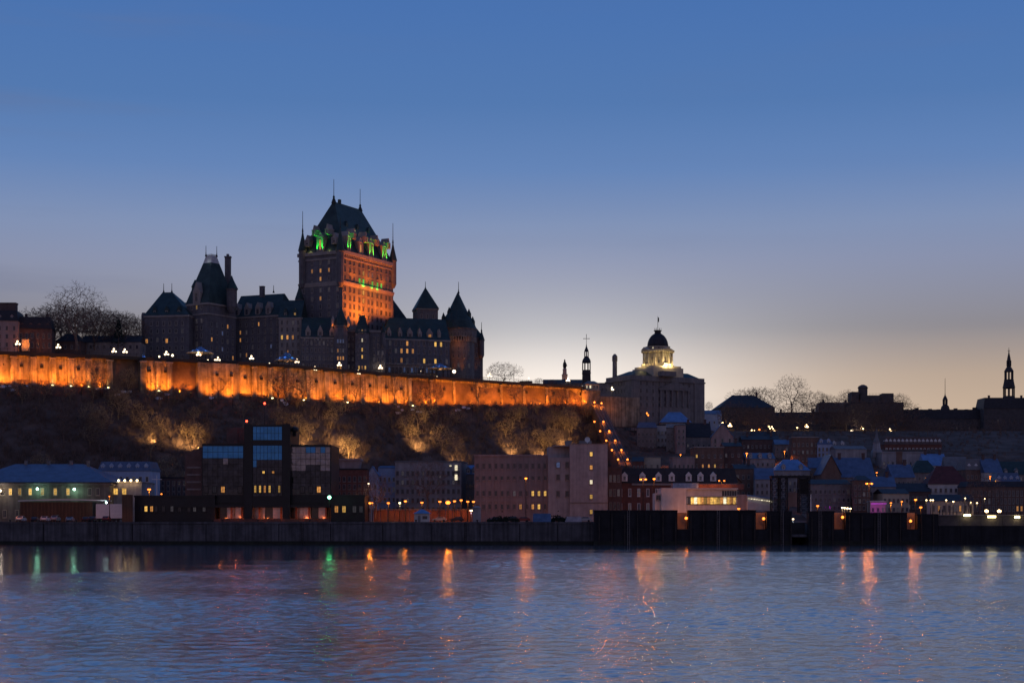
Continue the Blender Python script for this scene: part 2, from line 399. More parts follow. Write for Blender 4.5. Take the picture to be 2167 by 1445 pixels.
def river():
    def low(gx, gy, seed, sc, ax):
        r = np.random.RandomState(seed); o = np.zeros_like(gx)
        for k in range(14):
            a = r.uniform(0, 6.283); f = sc*r.uniform(.5, 1.8); o += np.sin(gx*f*math.cos(a)/ax+gy*f*math.sin(a)+r.uniform(0, 6.283))
        return o/math.sqrt(7)
    def surf(xs, ys):
        gx, gy = np.meshgrid(xs, ys); rs = np.random.RandomState(12)
        n1 = low(gx, gy, 1, .045, 2.6); n2 = low(gx, gy, 2, .11, 2.2); n3 = low(gx, gy, 5, .07, 2.8); n4 = low(gx, gy, 7, .2, 3.0)
        edge = 366+2.5*np.minimum(gx, -2)+24*n1+16*n2+9*n4
        calm = 1/(1+np.exp((edge-gy)/11.0)); slick = 1/(1+np.exp(-(n3-1.62)/.07))*(gy < 300)
        amp = (1-.93*calm)*(1-.8*slick)*np.clip(.90+.13*n2, .3, 1.4)
        pm = [low(gx, gy, 100+k, .05, 1.5) for k in range(3)]; h = np.zeros_like(gx)
        fade = np.clip((165-gy)/40, 0, 1)
        for k in range(46):
            lam = 1.25*(3.4/1.25)**(rs.rand()**1.3); a = R(255)+rs.normal(0, 1.15); kk = 6.283/lam; A = .0165*rs.uniform(.6, 1.3)/kk
            th = kk*(gx*math.cos(a)+gy*math.sin(a))+rs.uniform(0, 6.283)+.9*pm[k % 3]; h += A*(np.sin(th)+.25*np.sin(2*th+1.0))
        if ys[0] < 100:
            for k in range(34):
                lam = .62*(1.25/.62)**rs.rand(); a = R(262)+rs.normal(0, 1.25); kk = 6.283/lam; A = .0260*rs.uniform(.6, 1.3)/kk
                h += fade*A*np.sin(kk*(gx*math.cos(a)+gy*math.sin(a))+rs.uniform(0, 6.283)+1.4*pm[k % 3])
        z = h*np.clip(amp, .04, 1.2); ny, nx = gx.shape
        i = np.arange((ny-1)*(nx-1)); q = (i//(nx-1))*nx+i % (nx-1)
        return np.stack([gx, gy, z], -1).reshape(-1, 3), np.stack([q, q+1, q+nx+1, q+nx], -1), np.clip(amp, 0, 1).ravel()
    V1, F1, r1 = surf(np.arange(-62, 62.1, .30), np.arange(52, 165.3, .25)); V2, F2, r2 = surf(np.arange(-186, 186.1, .60), np.arange(165, 449, .48))
    ext = np.array([(-1500, -200, -.05), (1500, -200, -.05), (1500, 52.2, -.05), (-1500, 52.2, -.05), (-1500, 52.2, -.05), (-61.8, 52.2, -.05), (-61.8, 165.4, -.05), (-1500, 165.4, -.05), (61.8, 52.2, -.05), (1500, 52.2, -.05), (1500, 165.4, -.05), (61.8, 165.4, -.05),
                    (-1500, 165.4, -.05), (-185.8, 165.4, -.05), (-185.8, 470, -.05), (-1500, 470, -.05), (185.8, 165.4, -.05), (1500, 165.4, -.05), (1500, 470, -.05), (185.8, 470, -.05), (-186, 448, -.05), (186, 448, -.05), (186, 470, -.05), (-186, 470, -.05)])
    V = np.vstack([V1, V2, ext]).astype(np.float32); n1_, n2_ = len(V1), len(V1)+len(V2)
    Fi = np.vstack([F1, F2+n1_, np.arange(24).reshape(6, 4)+n2_]).astype(np.int32); rf = np.concatenate([r1, r2, np.ones(24)]).astype(np.float32)
    me = bpy.data.meshes.new('river_water')
    me.vertices.add(len(V)); me.vertices.foreach_set('co', V.ravel()); me.loops.add(Fi.size); me.loops.foreach_set('vertex_index', Fi.ravel()); me.polygons.add(len(Fi)); me.polygons.foreach_set('loop_start', np.arange(len(Fi), dtype=np.int32)*4)
    me.polygons.foreach_set('use_smooth', np.ones(len(Fi), bool)); me.update(calc_edges=True)
    at = me.attributes.new('ruffle', 'FLOAT', 'POINT'); at.data.foreach_set('value', rf)
    me.materials.append(WAT); tag(link('river_water', me), kind='structure')
river()

# ---- quay ground
QF = 450.0
XB = WX(1257, 446)      # where the dark berth wall begins
XE = WX(1986, 446)
mb = MB(); mb.prism([(-700, QF+1.2), (XB+4, QF+1.2), (XB+4, 640), (-700, 640)], 2.0, QZ); mb.prism([(XB+4, 452), (900, 452), (900, 600), (XB+4, 600)], 2.0, QZ)
solo(mb, 'quay_ground', ASPH, kind='structure')
mb = MB(); mb.prism([(-700, 470), (XB-14, 470), (XB-14, 474), (-700, 474)], QZ+.01, QZ+.016)
mb = MB(); mb.prism([(-130, 545), (30, 545), (30, 553), (-130, 553)], QZ, QZ+.12)
solo(mb, 'pavement', mat('pavement', (.16, .15, .15), .9), kind='structure')

# quay wall of cast panels between joints
qw = thing('quay_wall', 'long dark concrete quay wall along the water under the car park', 'quay wall', (-100, QF, 0))
jo = [-900, -600, -300, -90, 92, 280, 436, 590, 700, 810, 914, 1016, 1100, 1180, 1259]
for a, b in zip(jo, jo[1:]):
    mb = MB(); x0 = WX(a, QF)+.12; x1 = WX(b, QF)-.12; dz = rnd.uniform(-.06, .06)
    mb.prism([(x0, QF+rnd.uniform(-.05, .05)), (x1, QF+rnd.uniform(-.05, .05)), (x1, QF+1.1), (x0, QF+1.1)], -2, QZ-.5+dz)
    part(mb, 'concrete_panel', QUAY, qw)
mb = MB(); mb.box(WX(-900, QF), WX(1259, QF), QF+.25, QF+1.15, -2, QZ-.8); part(mb, 'wall_core', FENDER, qw)
mb = MB(); mb.box(WX(-900, QF), WX(1259, QF), QF-.12, QF+1.2, QZ-.45, QZ+.12); part(mb, 'coping', QUAY, qw)
for p in (20, 160, 330, 470, 545, 655, 770, 880, 1010):
    mb = MB(); x = WX(p, QF); mb.lathe((x, QF+.6, 0), [(.22, QZ+.12), (.2, QZ+.5), (.34, QZ+.55), (.34, QZ+.72), (.15, QZ+.76)], 8); part(mb, 'bollard', DARKMET, qw)
for p in (205, 640, 985):
    mb = MB(); x = WX(p, QF)
    for s in (-.3, .3): mb.box(x+s-.05, x+s+.05, QF-.3, QF-.2, -1, QZ)
    for k in range(12): mb.box(x-.3, x+.3, QF-.28, QF-.22, .2+k*.5, .26+k*.5)
    part(mb, 'ladder', DARKMET, qw)

mb = MB(); mb.box(WX(-900, QF), WX(1259, QF), QF-.16, QF+.2, -2, 1.0); part(mb, 'tide_band', mat('weedy tide band', (.018, .022, .016), .6, .5, .5), qw)
# ---- dark ferry berth wall on the right with lit niches
BY = 446.0; BT = WZ(1080, BY)
bw = thing('berth_wall', 'tall black fender wall of the ferry berth with glowing orange niches', 'berth wall', (WX(1600, BY), BY, 0))
segs = [(1257, 1434, 1079), (1456, 1600, 1079), (1622, 1676, 1081), (1711, 1766, 1081), (1789, 1920, 1084), (1941, 1986, 1087)]
for a, b, t in segs:
    mb = MB(); n = max(1, round((b-a)/36)); xs = [WX(a+(b-a)*i/n, BY) for i in range(n+1)]
    for x0, x1 in zip(xs, xs[1:]): mb.box(x0+.05, x1-.05, BY+rnd.uniform(-.06, .06), BY+3.2, 4.4, WZ(t, BY)-.35)
    mb.box(xs[0], xs[-1], BY-.15, BY+3.4, WZ(t, BY)-.35, WZ(t, BY)); part(mb, 'fender_panel', FENDER, bw)
for a, b in ((1257, 1676), (1711, 1986)):
    n = round((b-a)/42); xs = [WX(a+(b-a)*i/n, BY) for i in range(n+1)]
    for x0, x1 in zip(xs, xs[1:]):
        mb = MB(); mb.box(x0+.05, x1-.05, BY+rnd.uniform(-.08, .04), BY+3.5, -2, 4.38); part(mb, 'pile_panel', FENDER, bw)
mb = MB(); mb.box(WX(1676, BY), WX(1711, BY), BY+14, BY+16, -2, 5.0); mb.box(WX(1676, BY)-.3, WX(1676, BY), BY+3, BY+16, -2, 6); mb.box(WX(1711, BY), WX(1711, BY)+.3, BY+3, BY+16, -2, 6); part(mb, 'slipway_wall', QUAY, bw)
mb = MB(); mb.hip(Frame(WX(1677, BY), BY+1, 0), 0, WX(1710, BY)-WX(1677, BY), 0, 12, 2.2, 2.9, .1, .1, .1, .1); part(mb, 'ferry_ramp', QUAY, bw)
for p in list(range(1268, 1434, 27))+list(range(1462, 1598, 27))+list(range(1630, 1676, 22))+list(range(1718, 1766, 22))+list(range(1797, 1918, 27))+[1950, 1975]:
    mb = MB(); x = WX(p, BY); mb.box(x-.17, x+.17, BY-.42, BY-.1, .2, BT-rnd.uniform(.9, 1.6)); part(mb, 'fender_strip', mat('fender timber', (.05, .042, .038), .85, .4, .8), bw)
for p in (1330, 1520, 1655, 1735, 1860):
    mb = MB(); x = WX(p, BY)
    for s in (-.32, .32): mb.box(x+s-.05, x+s+.05, BY-.34, BY-.24, -1, BT)
    for k in range(20): mb.box(x-.3, x+.3, BY-.32, BY-.27, .2+k*.46, .27+k*.46)
    part(mb, 'ladder', GREYD, bw)
mb = MB(); mb.box(WX(1257, BY), WX(1676, BY), BY-.14, BY, -2, 1.1); mb.box(WX(1711, BY), WX(1986, BY), BY-.14, BY, -2, 1.1); part(mb, 'tide_band', mat('weedy tide band', (.018, .022, .016)), bw)
NICHE = mat('niche concrete', (.32, .24, .18), .9, .2, .5)
for a, b, lx, ly in ((1434, 1456, 1452, 1096), (1600, 1622, 1616, 1097), (1766, 1789, 1783, 1094), (1920, 1941, 1927, 1102)):
    mb = MB(); x0 = WX(a, BY); x1 = WX(b, BY); mb.box(x0, x1, BY+2.6, BY+3.1, 4.3, 9.0); part(mb, 'niche_back', NICHE, bw)
    t = thing('niche_lamp', 'sodium lamp glowing in the berth wall niche %s' % {1434: 'under the white ferry terminal', 1600: 'beside the lattice lift tower', 1766: 'below the row of dock lights', 1920: 'nearest the quayside plaza'}[a], 'lamp', (WX(lx, BY), BY+.9, 4.4), 'lamps in the berth wall niches')
    mb = MB(); q = W(lx, ly, BY+.9); mb.tube((q.x, q.y, 4.4), (q.x, q.y, q.z), .06); part(mb, 'post', DARKMET, t)
    mb = MB(); mb.ball(q, .42); part(mb, 'globe', LAMPO, t)
    light('POINT', t, (q.x, q.y-.62, q.z+.1), 170, SODIUM, .15)
# lower plaza wall right of the berth
pw = thing('plaza_wall', 'low brownish stone wall edging the lit plaza at the water', 'wall', (WX(2080, 446), 446, 0))
xs = [WX(p, 446) for p in (1986, 2032, 2078, 2124, 2170, 2260, 2500, 3000)]
for x0, x1 in zip(xs, xs[1:]):
    mb = MB(); mb.box(x0+.05, x1-.05, 446+rnd.uniform(-.05, .05), 449, -2, WZ(1112, 446)); part(mb, 'pile_panel', FENDER, pw)
    mb = MB(); mb.box(x0+.04, x1-.04, 447, 452.2, WZ(1112, 446), WZ(1091, 447)+rnd.uniform(-.05, .05)); part(mb, 'stone_block', mat('plaza stone', (.10, .085, .085), .9, .3, .5, .03), pw)
mb = MB(); mb.box(xs[0], xs[-1], 446.8, 452.4, WZ(1091, 447)+.06, WZ(1089, 447)); part(mb, 'coping', GREYD, pw)
PLZ = WZ(1089, 447)
mb = MB(); mb.prism([(XE+3, 452.4), (900, 452.4), (900, 520), (XE+3, 520)], QZ+.1, PLZ-.15)
solo(mb, 'plaza', ASPH, kind='structure')

# ---- terrace wall: bays of masonry between pilasters
tw = thing('terrace_wall', 'long stone retaining wall of the terrace lit orange from below', 'retaining wall', (-90, 633, 56))
def wpt(px):
    "plan point of the wall line at a pixel column"
    for (p0, y0), (p1, y1) in zip(WALLPX, WALLPX[1:]):
        if px <= p1 or p1 == 1235:
            t = (px-p0)/(p1-p0); X0 = WX(p0, y0); X1 = WX(p1, y1); x0 = X0; dx = X1-X0; dy = y1-y0
            k = px-CX; s = (k*y0-x0*F_PX)/(dx*F_PX-k*dy); return (x0+dx*s, y0+dy*s)
def wall_bay(pa, pb, off, z1, matl, name='wall_bay', th=2.0, drop=3.5):
    A = wpt(pa); B = wpt(pb); d = Vector((B[0]-A[0], B[1]-A[1])).normalized(); n = Vector((d.y, -d.x))
    P = [(A[0]+n.x*off, A[1]+n.y*off), (B[0]+n.x*off, B[1]+n.y*off), (B[0]-n.x*th, B[1]-n.y*th), (A[0]-n.x*th, A[1]-n.y*th)]
    zb = min(zfoot(A[0]), zfoot(B[0]))-drop; bat = .5
    mb = MB(); mb.prism([(P[0][0]+n.x*bat, P[0][1]+n.y*bat), (P[1][0]+n.x*bat, P[1][1]+n.y*bat), P[2], P[3]], zb, z1, 0, P)
    part(mb, name, matl, tw); return A, B, n, d
def pilaster(px, off, wd, z1, matl):
    A = wpt(px); B = wpt(px+2); d = Vector((B[0]-A[0], B[1]-A[1])).normalized(); n = Vector((d.y, -d.x))
    mb = MB(); zb = zfoot(A[0])-3.5
    def quad(o, e): return [(A[0]-d.x*(wd/2+e)+n.x*o, A[1]-d.y*(wd/2+e)+n.y*o), (A[0]+d.x*(wd/2+e)+n.x*o, A[1]+d.y*(wd/2+e)+n.y*o), (A[0]+d.x*(wd/2+e)-n.x*.5, A[1]+d.y*(wd/2+e)-n.y*.5), (A[0]-d.x*(wd/2+e)-n.x*.5, A[1]-d.y*(wd/2+e)-n.y*.5)]
    mb.prism(quad(off+.6, .1), zb, z1-1.0, 0, quad(off, 0)); part(mb, 'pilaster', matl, tw)
    mb = MB(); mb.prism(quad(off+.25, .35), z1-1.0, z1-.5); part(mb, 'pilaster_cap', CHATS, tw)
def drain(px, py_frac, off):
    A = wpt(px); B = wpt(px+2); d = Vector((B[0]-A[0], B[1]-A[1])).normalized(); n = Vector((d.y, -d.x)); z = DECK-1-(DECK-1-zfoot(A[0]))*py_frac
    ang = math.atan2(d.y, d.x); mb = MB(); F = Frame(A[0]+n.x*(off+.16), A[1]+n.y*(off+.16), ang)
    mb.fbox(F, -.55, .55, -.35, 1.2, z-.5, z+.5, 0); o = part(mb, 'drain_mouth', DARKMET, tw)
WT = DECK-.9
bays = []
left = [-60, -24, 28, 70, 111, 150, 186, 231]
for a, b in zip(left, left[1:]): bays.append((a, b, 0.0, STONE))
bays += [(231, 297, -3.5, STONE2), (297, 357, 1.5, STONE), (357, 415, -1.2, STONE2), (415, 500, 2.6, STONE)]
mid = [500, 536, 570, 608, 648, 688, 726, 764, 800, 832, 865]
for a, b in zip(mid, mid[1:]): bays.append((a, b, 0.0, STONE))
rt = [865, 912, 960, 1010, 1060, 1108, 1156, 1200, 1235]
for a, b in zip(rt, rt[1:]): bays.append((a, b, -.4, STONE2 if a < 912 else STONE))
for a, b, off, m in bays: wall_bay(a, b, off, WT, m)
for p in left[1:]+[263, 299, 331, 355]: pilaster(p, (0.0 if p < 232 else (-3.5 if p < 290 else 1.5))+.9, 2.0, WT, STONE)
for p in mid: pilaster(p, .9, 1.7, WT, STONE)
for p in rt[1:-1]: pilaster(p, .3, 1.2, WT, STONE2)
for p, fr, off in [(5, .4, .2), (45, .4, .2), (88, .42, .2), (128, .44, .2), (166, .44, .2), (205, .46, .2), (313, .4, 1.7), (347, .4, 1.7), (454, .42, 2.8), (484, .42, 2.8), (518, .45, .2), (552, .45, .2), (585, .45, .2), (628, .45, .2), (668, .42, .2), (708, .42, .2), (745, .42, .2), (782, .44, .2), (816, .46, .2), (848, .48, .2)]: drain(p, fr, off)
for p in range(940, 1235, 58): drain(p, .4, -.2)
# end bastion left of the funicular head
A = wpt(1235); F = Frame(A[0], A[1]-1.5, R(12))
mb = MB(); mb.fbox(F, -1, 8, 0, 9, 52, DECK-1.5); part(mb, 'end_bastion', STONE2, tw)
mb = MB(); F2 = Frame(A[0]+7, A[1]+4, R(24)); mb.fbox(F2, 0, 22, 0, 3, 50, DECK-4); part(mb, 'end_wall', STONE, tw)

# ---- boardwalk deck with its overhanging edge, and the railing
def edge_strip(o0, o1, z0, z1, pa=-60, pb=1235, ext=True):
    P0 = []; P1 = []
    for p, y in WALLPX:
        A = wpt(min(max(p, pa), pb-2)); B = wpt(min(max(p, pa), pb-2)+2); d = Vector((B[0]-A[0], B[1]-A[1])).normalized(); n = Vector((d.y, -d.x)); A = wpt(min(max(p, pa), pb))
        P0.append((A[0]+n.x*o0, A[1]+n.y*o0)); P1.append((A[0]-n.x*o1, A[1]-n.y*o1))
    mb = MB()
    for i in range(len(P0)-1): mb.prism([P0[i], P0[i+1], P1[i+1], P1[i]], z0, z1)
    return mb
solo(edge_strip(1.6, 60, DECK-.95, DECK), 'boardwalk', mat('boardwalk timber', (.10, .075, .06), .85, .3, .8), kind='structure')
solo(edge_strip(1.75, -1.62, DECK-1.1, DECK+.15), 'deck_edge', DARKMET, kind='structure')
mb = MB()
for z in (.55, 1.0, 1.4):
    for i in range(len(WALLPX)-1):
        A = W(WALLPX[i][0], 0, WALLPX[i][1]); B = W(WALLPX[i+1][0], 0, WALLPX[i+1][1])
        mb.tube((A.x+.6, A.y-1.3, DECK+z), (B.x+.6, B.y-1.3, DECK+z), .05, n=4)
rl = thing('terrace_railing', 'dark iron railing along the edge of the terrace above the orange wall', 'railing', (WL[5][0], WL[5][1]-1.3, DECK))
part(mb, 'rail', DARKMET, rl)
mb = MB()
for i in range(len(WALLPX)-1):
    A = Vector((WL[i][0]+.6, WL[i][1]-1.3, DECK)); B = Vector((WL[i+1][0]+.6, WL[i+1][1]-1.3, DECK)); n = int((B-A).length/2.4)
    for k in range(n):
        p = A.lerp(B, k/n); mb.box(p.x-.06, p.x+.06, p.y-.06, p.y+.06, DECK, DECK+1.45)
part(mb, 'baluster', DARKMET, rl, kind='stuff')

# ================================================================== THE CASTLE HOTEL
GZ = DECK-2
ch = thing('castle_hotel', 'huge castle hotel with steep dark copper roofs and an orange lit central tower', 'hotel', (-75, 715, DECK))
wr = random.Random(11)
def finial(p, h, r=.45, root=None):
    mb = MB(); x, y, z = p; mb.lathe((x, y, 0), [(r*1.6, z-.3), (r*1.2, z+.08*h), (r*.5, z+.2*h), (r*.75, z+.24*h), (.14, z+.32*h), (.10, z+h)], 6)
    part(mb, 'finial', DARKMET, root or ch)
def turret(px, pyt, pyb, pya, Y, r, lit=None, root=None, wallm=None, spire=0, n=10):
    root = root or ch; x = WX(px, Y); zb, zt, za = WZ(pyb, Y), WZ(pyt, Y), WZ(pya, Y)
    mb = MB(); mb.lathe((x, Y, 0), [(r*.5, zb-r*1.1), (r, zb), (r, zt-.5), (r*1.12, zt-.4), (r*1.12, zt)], n); part(mb, 'turret', wallm or CHAT, root)
    mb = MB(); mb.lathe((x, Y, 0), [(r*1.22, zt), (r*.9, zt+.25*(za-zt)), (r*.42, zt+.62*(za-zt)), (.08, za)], n); part(mb, 'turret_roof', COPPER, root)
    if spire: finial((x, Y, za-.6), spire, .25, root)
def dormer(F, a, b, z, wd, ht, rh, k='d', root=None, side='front', wm=None, dep=5):
    root = root or ch
    if side == 'front': G = Frame(*F.P(a-wd/2, b, 0)[:2], F.ang)
    else: G = Frame(*F.P(b, a-wd/2, 0)[:2], F.ang+math.pi/2*(1 if side == 'right' else -1)) if side == 'right' else Frame(*F.P(b, a+wd/2, 0)[:2], F.ang-math.pi/2)
    mb = MB(); mb.fbox(G, 0, wd, 0, dep, z, z+ht); mb.gable(G, -.1, wd+.1, -.12, dep, z+ht, z+ht+rh, 'b'); o = part(mb, 'dormer', wm or CHATS, root)
    put_win(o, G, 'front', wd/2, z+ht*.2, min(1.5, wd*.55), ht*.72, k, CHATS)
    return G
def win_rows(root, F, side, span, zs, n, wd, ht, spec, margin=1.2, w=None, fr=None, skip=0, cap=None):
    for z in zs:
        for i in range(n):
            if skip and wr.random() < skip: continue
            put_win(root, F, side, margin+(span-2*margin)*(i+.5)/n, z, wd, ht, pick(wr, spec), fr, w=w)
def course(F, z, h, out, b1, a0=0, a1=None, root=None, m=None):
    a1 = F.w if a1 is None else a1
    mb = MB(); mb.fbox(F, a0-out, a1+out, -out, b1, z, z+h); part(mb, 'cornice', m or CHATS, root or ch)

# --- central tower
TF = Frame(-74.4, 700, math.atan2(.885, .467)); TW, TD = 41.8, 23.2
ZE = WZ(534, 700)
mb = MB(); mb.fbox(TF, 0, TW, 0, TD, GZ, ZE); part(mb, 'tower_wall', CHAT, ch)
zb1 = WZ(598, 700)
mb = MB(); mb.fbox(TF, -.35, TW+.35, -.45, TD+.35, zb1, zb1+.9); mb.fbox(TF, -.2, TW+.2, -.2, TD+.2, zb1-.9, zb1); part(mb, 'string_course', CHATS, ch)
mb = MB(); mb.fbox(TF, -.6, TW+.6, -.8, TD+.6, ZE-.5, ZE+1.0); mb.fbox(TF, -.3, TW+.3, -.4, TD+.3, ZE-2.6, ZE-1.9)
n = 30
for i in range(n): mb.fbox(TF, .5+i*TW/n, 1.1+i*TW/n, -.62, -.02, ZE-1.4, ZE-.5)
part(mb, 'cornice', CHATS, ch)
# windows of the long (right) face: eleven columns
for r_ in range(12):
    z = ZE-4.6-r_*3.62-(1.4 if r_ > 2 else 0)
    for c in range(11):
        k = pick(wr, 'dddddddddddddm')
        if c == 4 and r_ in (1, 3, 4, 6, 8): k = 'y'
        if r_ == 2 and c in (3, 4, 6, 7, 8): k = 'g'
        if r_ == 1 and c == 9: k = 'm'
        put_win(ch, TF, 'front', 2.0+c*3.7+(.35 if c % 2 else -.2), z, 1.65, 2.35, k, CHAT)
lit = {(1, 0): 'a', (1, 1): 'a', (1, 3): 'a', (1, 4): 'y', (2, 2): 'a', (4, 2): 'a', (0, 4): 'm', (3, 2): 'm', (0, 2): 'm', (1, 2): 'a'}
for r_ in range(10):
    z = ZE-4.6-r_*3.62-(1.4 if r_ > 2 else 0)
    for c in range(5):
        k = lit.get((r_, 4-c), pick(wr, 'dddddm'))
        put_win(ch, TF, 'left', 2.6+c*4.5, z, 1.15, 2.0, k)
# corner turrets
turret(720, 531, 598, 478, 699.2, 1.7, spire=4)
Q = TF.P(TW, 0, 0); turret(831.5, 552, 602, 511, Q[1], 1.6, spire=9)
Q = TF.P(0, TD, 0); turret(640.5, 531, 600, 487, Q[1]-1, 1.7, spire=9)
turret(633.5, 634, 664, 603, 707, 1.7)
# main roof: flared foot then steep hip
ZR = WZ(438, 724)
mb = MB(); mb.hip(TF, -.2, TW+.2, -.3, TD+.2, ZE+1.0, ZE+4.5, 2.0, 2.0, 1.6, 1.6); mb.hip(TF, 1.8, TW-1.8, 1.3, TD-1.4, ZE+4.5, ZR, 8.2, 8.2, 9.6, 9.6); part(mb, 'tower_roof', COPPER, ch)
c0 = TF.P(10.2, TD/2-.1, 0); c1 = TF.P(TW-10.2, TD/2-.1, 0)
mb = MB(); G = Frame(*c0[:2], TF.ang); mb.fbox(G, 0, TW-20.4, -.35, .35, ZR-.2, ZR+.45); mb.fbox(G, 4, 5.2, -.5, .6, ZR, ZR+2.2); part(mb, 'roof_ridge', COPPER, ch)
finial((c0[0], c0[1], ZR), 10.5, .75); finial((c1[0], c1[1], ZR), 10.0, .75)
# stone dormers of the tower, lit green from their foot
def tdormer(side, a, wd, z0, ht, green, k='d'):
    if side == 'front': G = Frame(*TF.P(a-wd/2, -.25, 0)[:2], TF.ang)
    else: G = Frame(*TF.P(-.25, a+wd/2, 0)[:2], math.atan2(-TF.v[1], -TF.v[0]))
    mb = MB(); mb.fbox(G, 0, wd, 0, 4, z0, z0+ht); mb.fbox(G, -.2, wd+.2, -.25, 4, z0+ht, z0+ht+.5)
    mb.gable(G, .3, wd-.3, -.1, 4, z0+ht+.5, z0+ht+2.6, 'b')
    for s in (0, wd-.55): mb.fbox(G, s, s+.55, -.35, 0, z0, z0+ht)
    o = part(mb, 'stone_dormer', CHATS, ch)
    put_win(o, G, 'front', wd/2, z0+.8, 1.3, ht-1.6, k, CHATS)
    if green:
        for s in (.2, wd-.2):
            p = G.P(s, -1.3, z0+.0); light('SPOT', ch, p, 5200, (.015, 1, .05), .1, G.P(s, -.3, z0+3.6), 46, .8)
    return G
zd = ZE+1.1
tdormer('left', 11.6, 3.4, zd, 6.2, True, 'a'); tdormer('left', 4.2, 2.6, zd+2.8, 2.6, False, 'd'); tdormer('left', 18.6, 2.6, zd+2.8, 2.6, False, 'd')
tdormer('front', 4.5, 2.6, zd, 6.4, True); tdormer('front', 14, 3.4, zd, 5.2, False, 'a'); tdormer('front', 22.5, 3.6, zd, 6.2, True); tdormer('front', 33.5, 3.6, zd, 6.2, True)
for a in (9, 18.5, 28, 37.5): tdormer('front', a, 2.0, zd+6.0, 2.2, False)
for a in (8, 15): tdormer('left', a, 1.8, zd+7.5, 2.0, False)
for a in (12, 21, 30):
    G = Frame(*TF.P(a-1, 5.6, 0)[:2], TF.ang); mb = MB(); mb.fbox(G, 0, 1.8, 0, 3, ZE+12.6, ZE+14.4); mb.gable(G, -.1, 1.9, -.1, 3, ZE+14.4, ZE+16.2, 'b'); part(mb, 'roof_dormer', COPPER, ch)
p = TF.P(-.55, 17, ZE+1.5); light('POINT', ch, p, 70, (1, .72, .22), .2)
p = TF.P(-.55, 7, ZE+1.5); light('POINT', ch, p, 60, (1, .72, .22), .2)
p = TF.P(-.55, 20.5, ZE+1.5); light('POINT', ch, p, 60, (1, .72, .22), .2)
p = TF.P(18, 5.0, ZE+13.0); light('POINT', ch, p, 60, (1, .66, .3), .2)
for a in (15.5, 16.5, 23, 27.5): light('POINT', ch, TF.P(a, -.9, ZE-12.6), 90, (.02, 1, .08), .15)
# orange floods on the wing roofs below the long face
for a, b, e, t in ((6, -9.5, 42000, (6, 0, 113)), (14, -9, 72000, (14, 0, 114)), (22, -9, 52000, (23, 0, 114))):
    p = TF.P(a, b, WZ(700, 705)); light('SPOT', ch, p, e, (1, .185, .008), .5, TF.P(*t), 110, .9)
for a, b, e in ((27, -6, 5200), (33, -6, 5200), (38, -6, 4200)): light('SPOT', ch, TF.P(a, b, 100.5), e, (1, .185, .008), .4, TF.P(a-1, 0, 106), 150, .9)
for a in (8, 20, 32):
    p = TF.P(a, -3.2, zb1+1.2); light('SPOT', ch, p, 3400, (1, .17, .008), .3, TF.P(a, 0, zb1+14), 120, .9)

# --- left pavilion
F = fpx(306, 400, 690, -8); F.d = 22; ze = WZ(668, 690)
mb = MB(); mb.fbox(F, 0, F.w, 0, F.d, GZ, ze); part(mb, 'pavilion_wall', CHAT, ch)
course(F, ze-.8, .8, .35, F.d)
xr0 = hit(345, *F.P(0, F.d/2, 0)[:2], *F.u); xr1 = hit(365, *F.P(0, F.d/2, 0)[:2], *F.u); zr = WZ(619, 700)
mb = MB(); mb.hip(F, -.4, F.w+.4, -.4, F.d+.4, ze, zr, xr0+.4, F.w-xr1+.4, F.d/2-.2, F.d/2-.2); part(mb, 'pavilion_roof', COPPER, ch)
for a in (xr0+.3, xr1-.3): finial(F.P(a, F.d/2, zr-.2), 4.2, .4)
win_rows(ch, F, 'front', F.w, [WZ(q, 690) for q in (690, 706, 724, 742, 760)], 6, 1.1, 1.9, 'ddddddmd', 1.6)
put_win(ch, F, 'front', 1.0, WZ(727, 690), 1.3, 2.1, 'a', off=.02); put_win(ch, F, 'front', 10.0, WZ(727, 690), 1.3, 2.1, 'a', off=.02)
for a in (4, 9.5, 15): dormer(F, a, 1.2, ze, 2.0, 2.4, 1.9, 'd', wm=COPPER)
mb = MB(); x = WX(300.5, 690); mb.lathe((x, 693, 0), [(1.0, GZ), (1.0, WZ(664, 690)), (.7, WZ(660, 690))], 8); mb.lathe((x-.5, 693, 0), [(1.4, GZ), (1.3, WZ(725, 690))], 8); part(mb, 'buttress_turret', CHAT, ch)
# link ridge behind
F = fpx(370, 402, 706, -8); mb = MB(); mb.fbox(F, 0, F.w, 0, 14, GZ, WZ(672, 706)); mb.gable(F, 0, F.w, -.3, 14.3, WZ(672, 706), WZ(636, 706), 'a'); part(mb, 'link_roof', COPPER, ch)

# --- left great tower
F = fcorner(441, 688, 58, 395, 499); ze = WZ(640, 688)
mb = MB(); mb.fbox(F, 0, F.w, 0, F.d, GZ, ze); part(mb, 'pavilion_wall', CHAT, ch)
mb = MB(); mb.fbox(F, -.4, F.w+.4, -.4, F.d+.4, ze-.8, ze); mb.fbox(F, -.25, F.w+.25, -.25, F.d+.25, WZ(665, 688), WZ(662, 688)); part(mb, 'cornice', CHATS, ch)
cx_, cy_ = F.P(F.w/2, F.d/2, 0)[:2]; zt = WZ(558, cy_)
a0 = F.w/2-2.6; b0 = F.d/2-2.4
mb = MB(); mb.hip(F, -.4, F.w+.4, -.4, F.d+.4, ze, zt, a0+.4, F.w-a0-5.2+.4, b0+.4, F.d-b0-4.8+.4); part(mb, 'pavilion_roof', COPPER, ch)
zt2 = WZ(542, cy_)
mb = MB(); mb.hip(F, a0, a0+5.2, b0, b0+4.8, zt, zt2, .9, .9, .8, .8); part(mb, 'roof_crest', LEAD, ch)
mb = MB()
for i in range(7):
    p = F.P(a0+.9+i*.56, b0+.8, zt2); mb.box(p[0]-.1, p[0]+.1, p[1]-.1, p[1]+.1, zt2, zt2+.6)
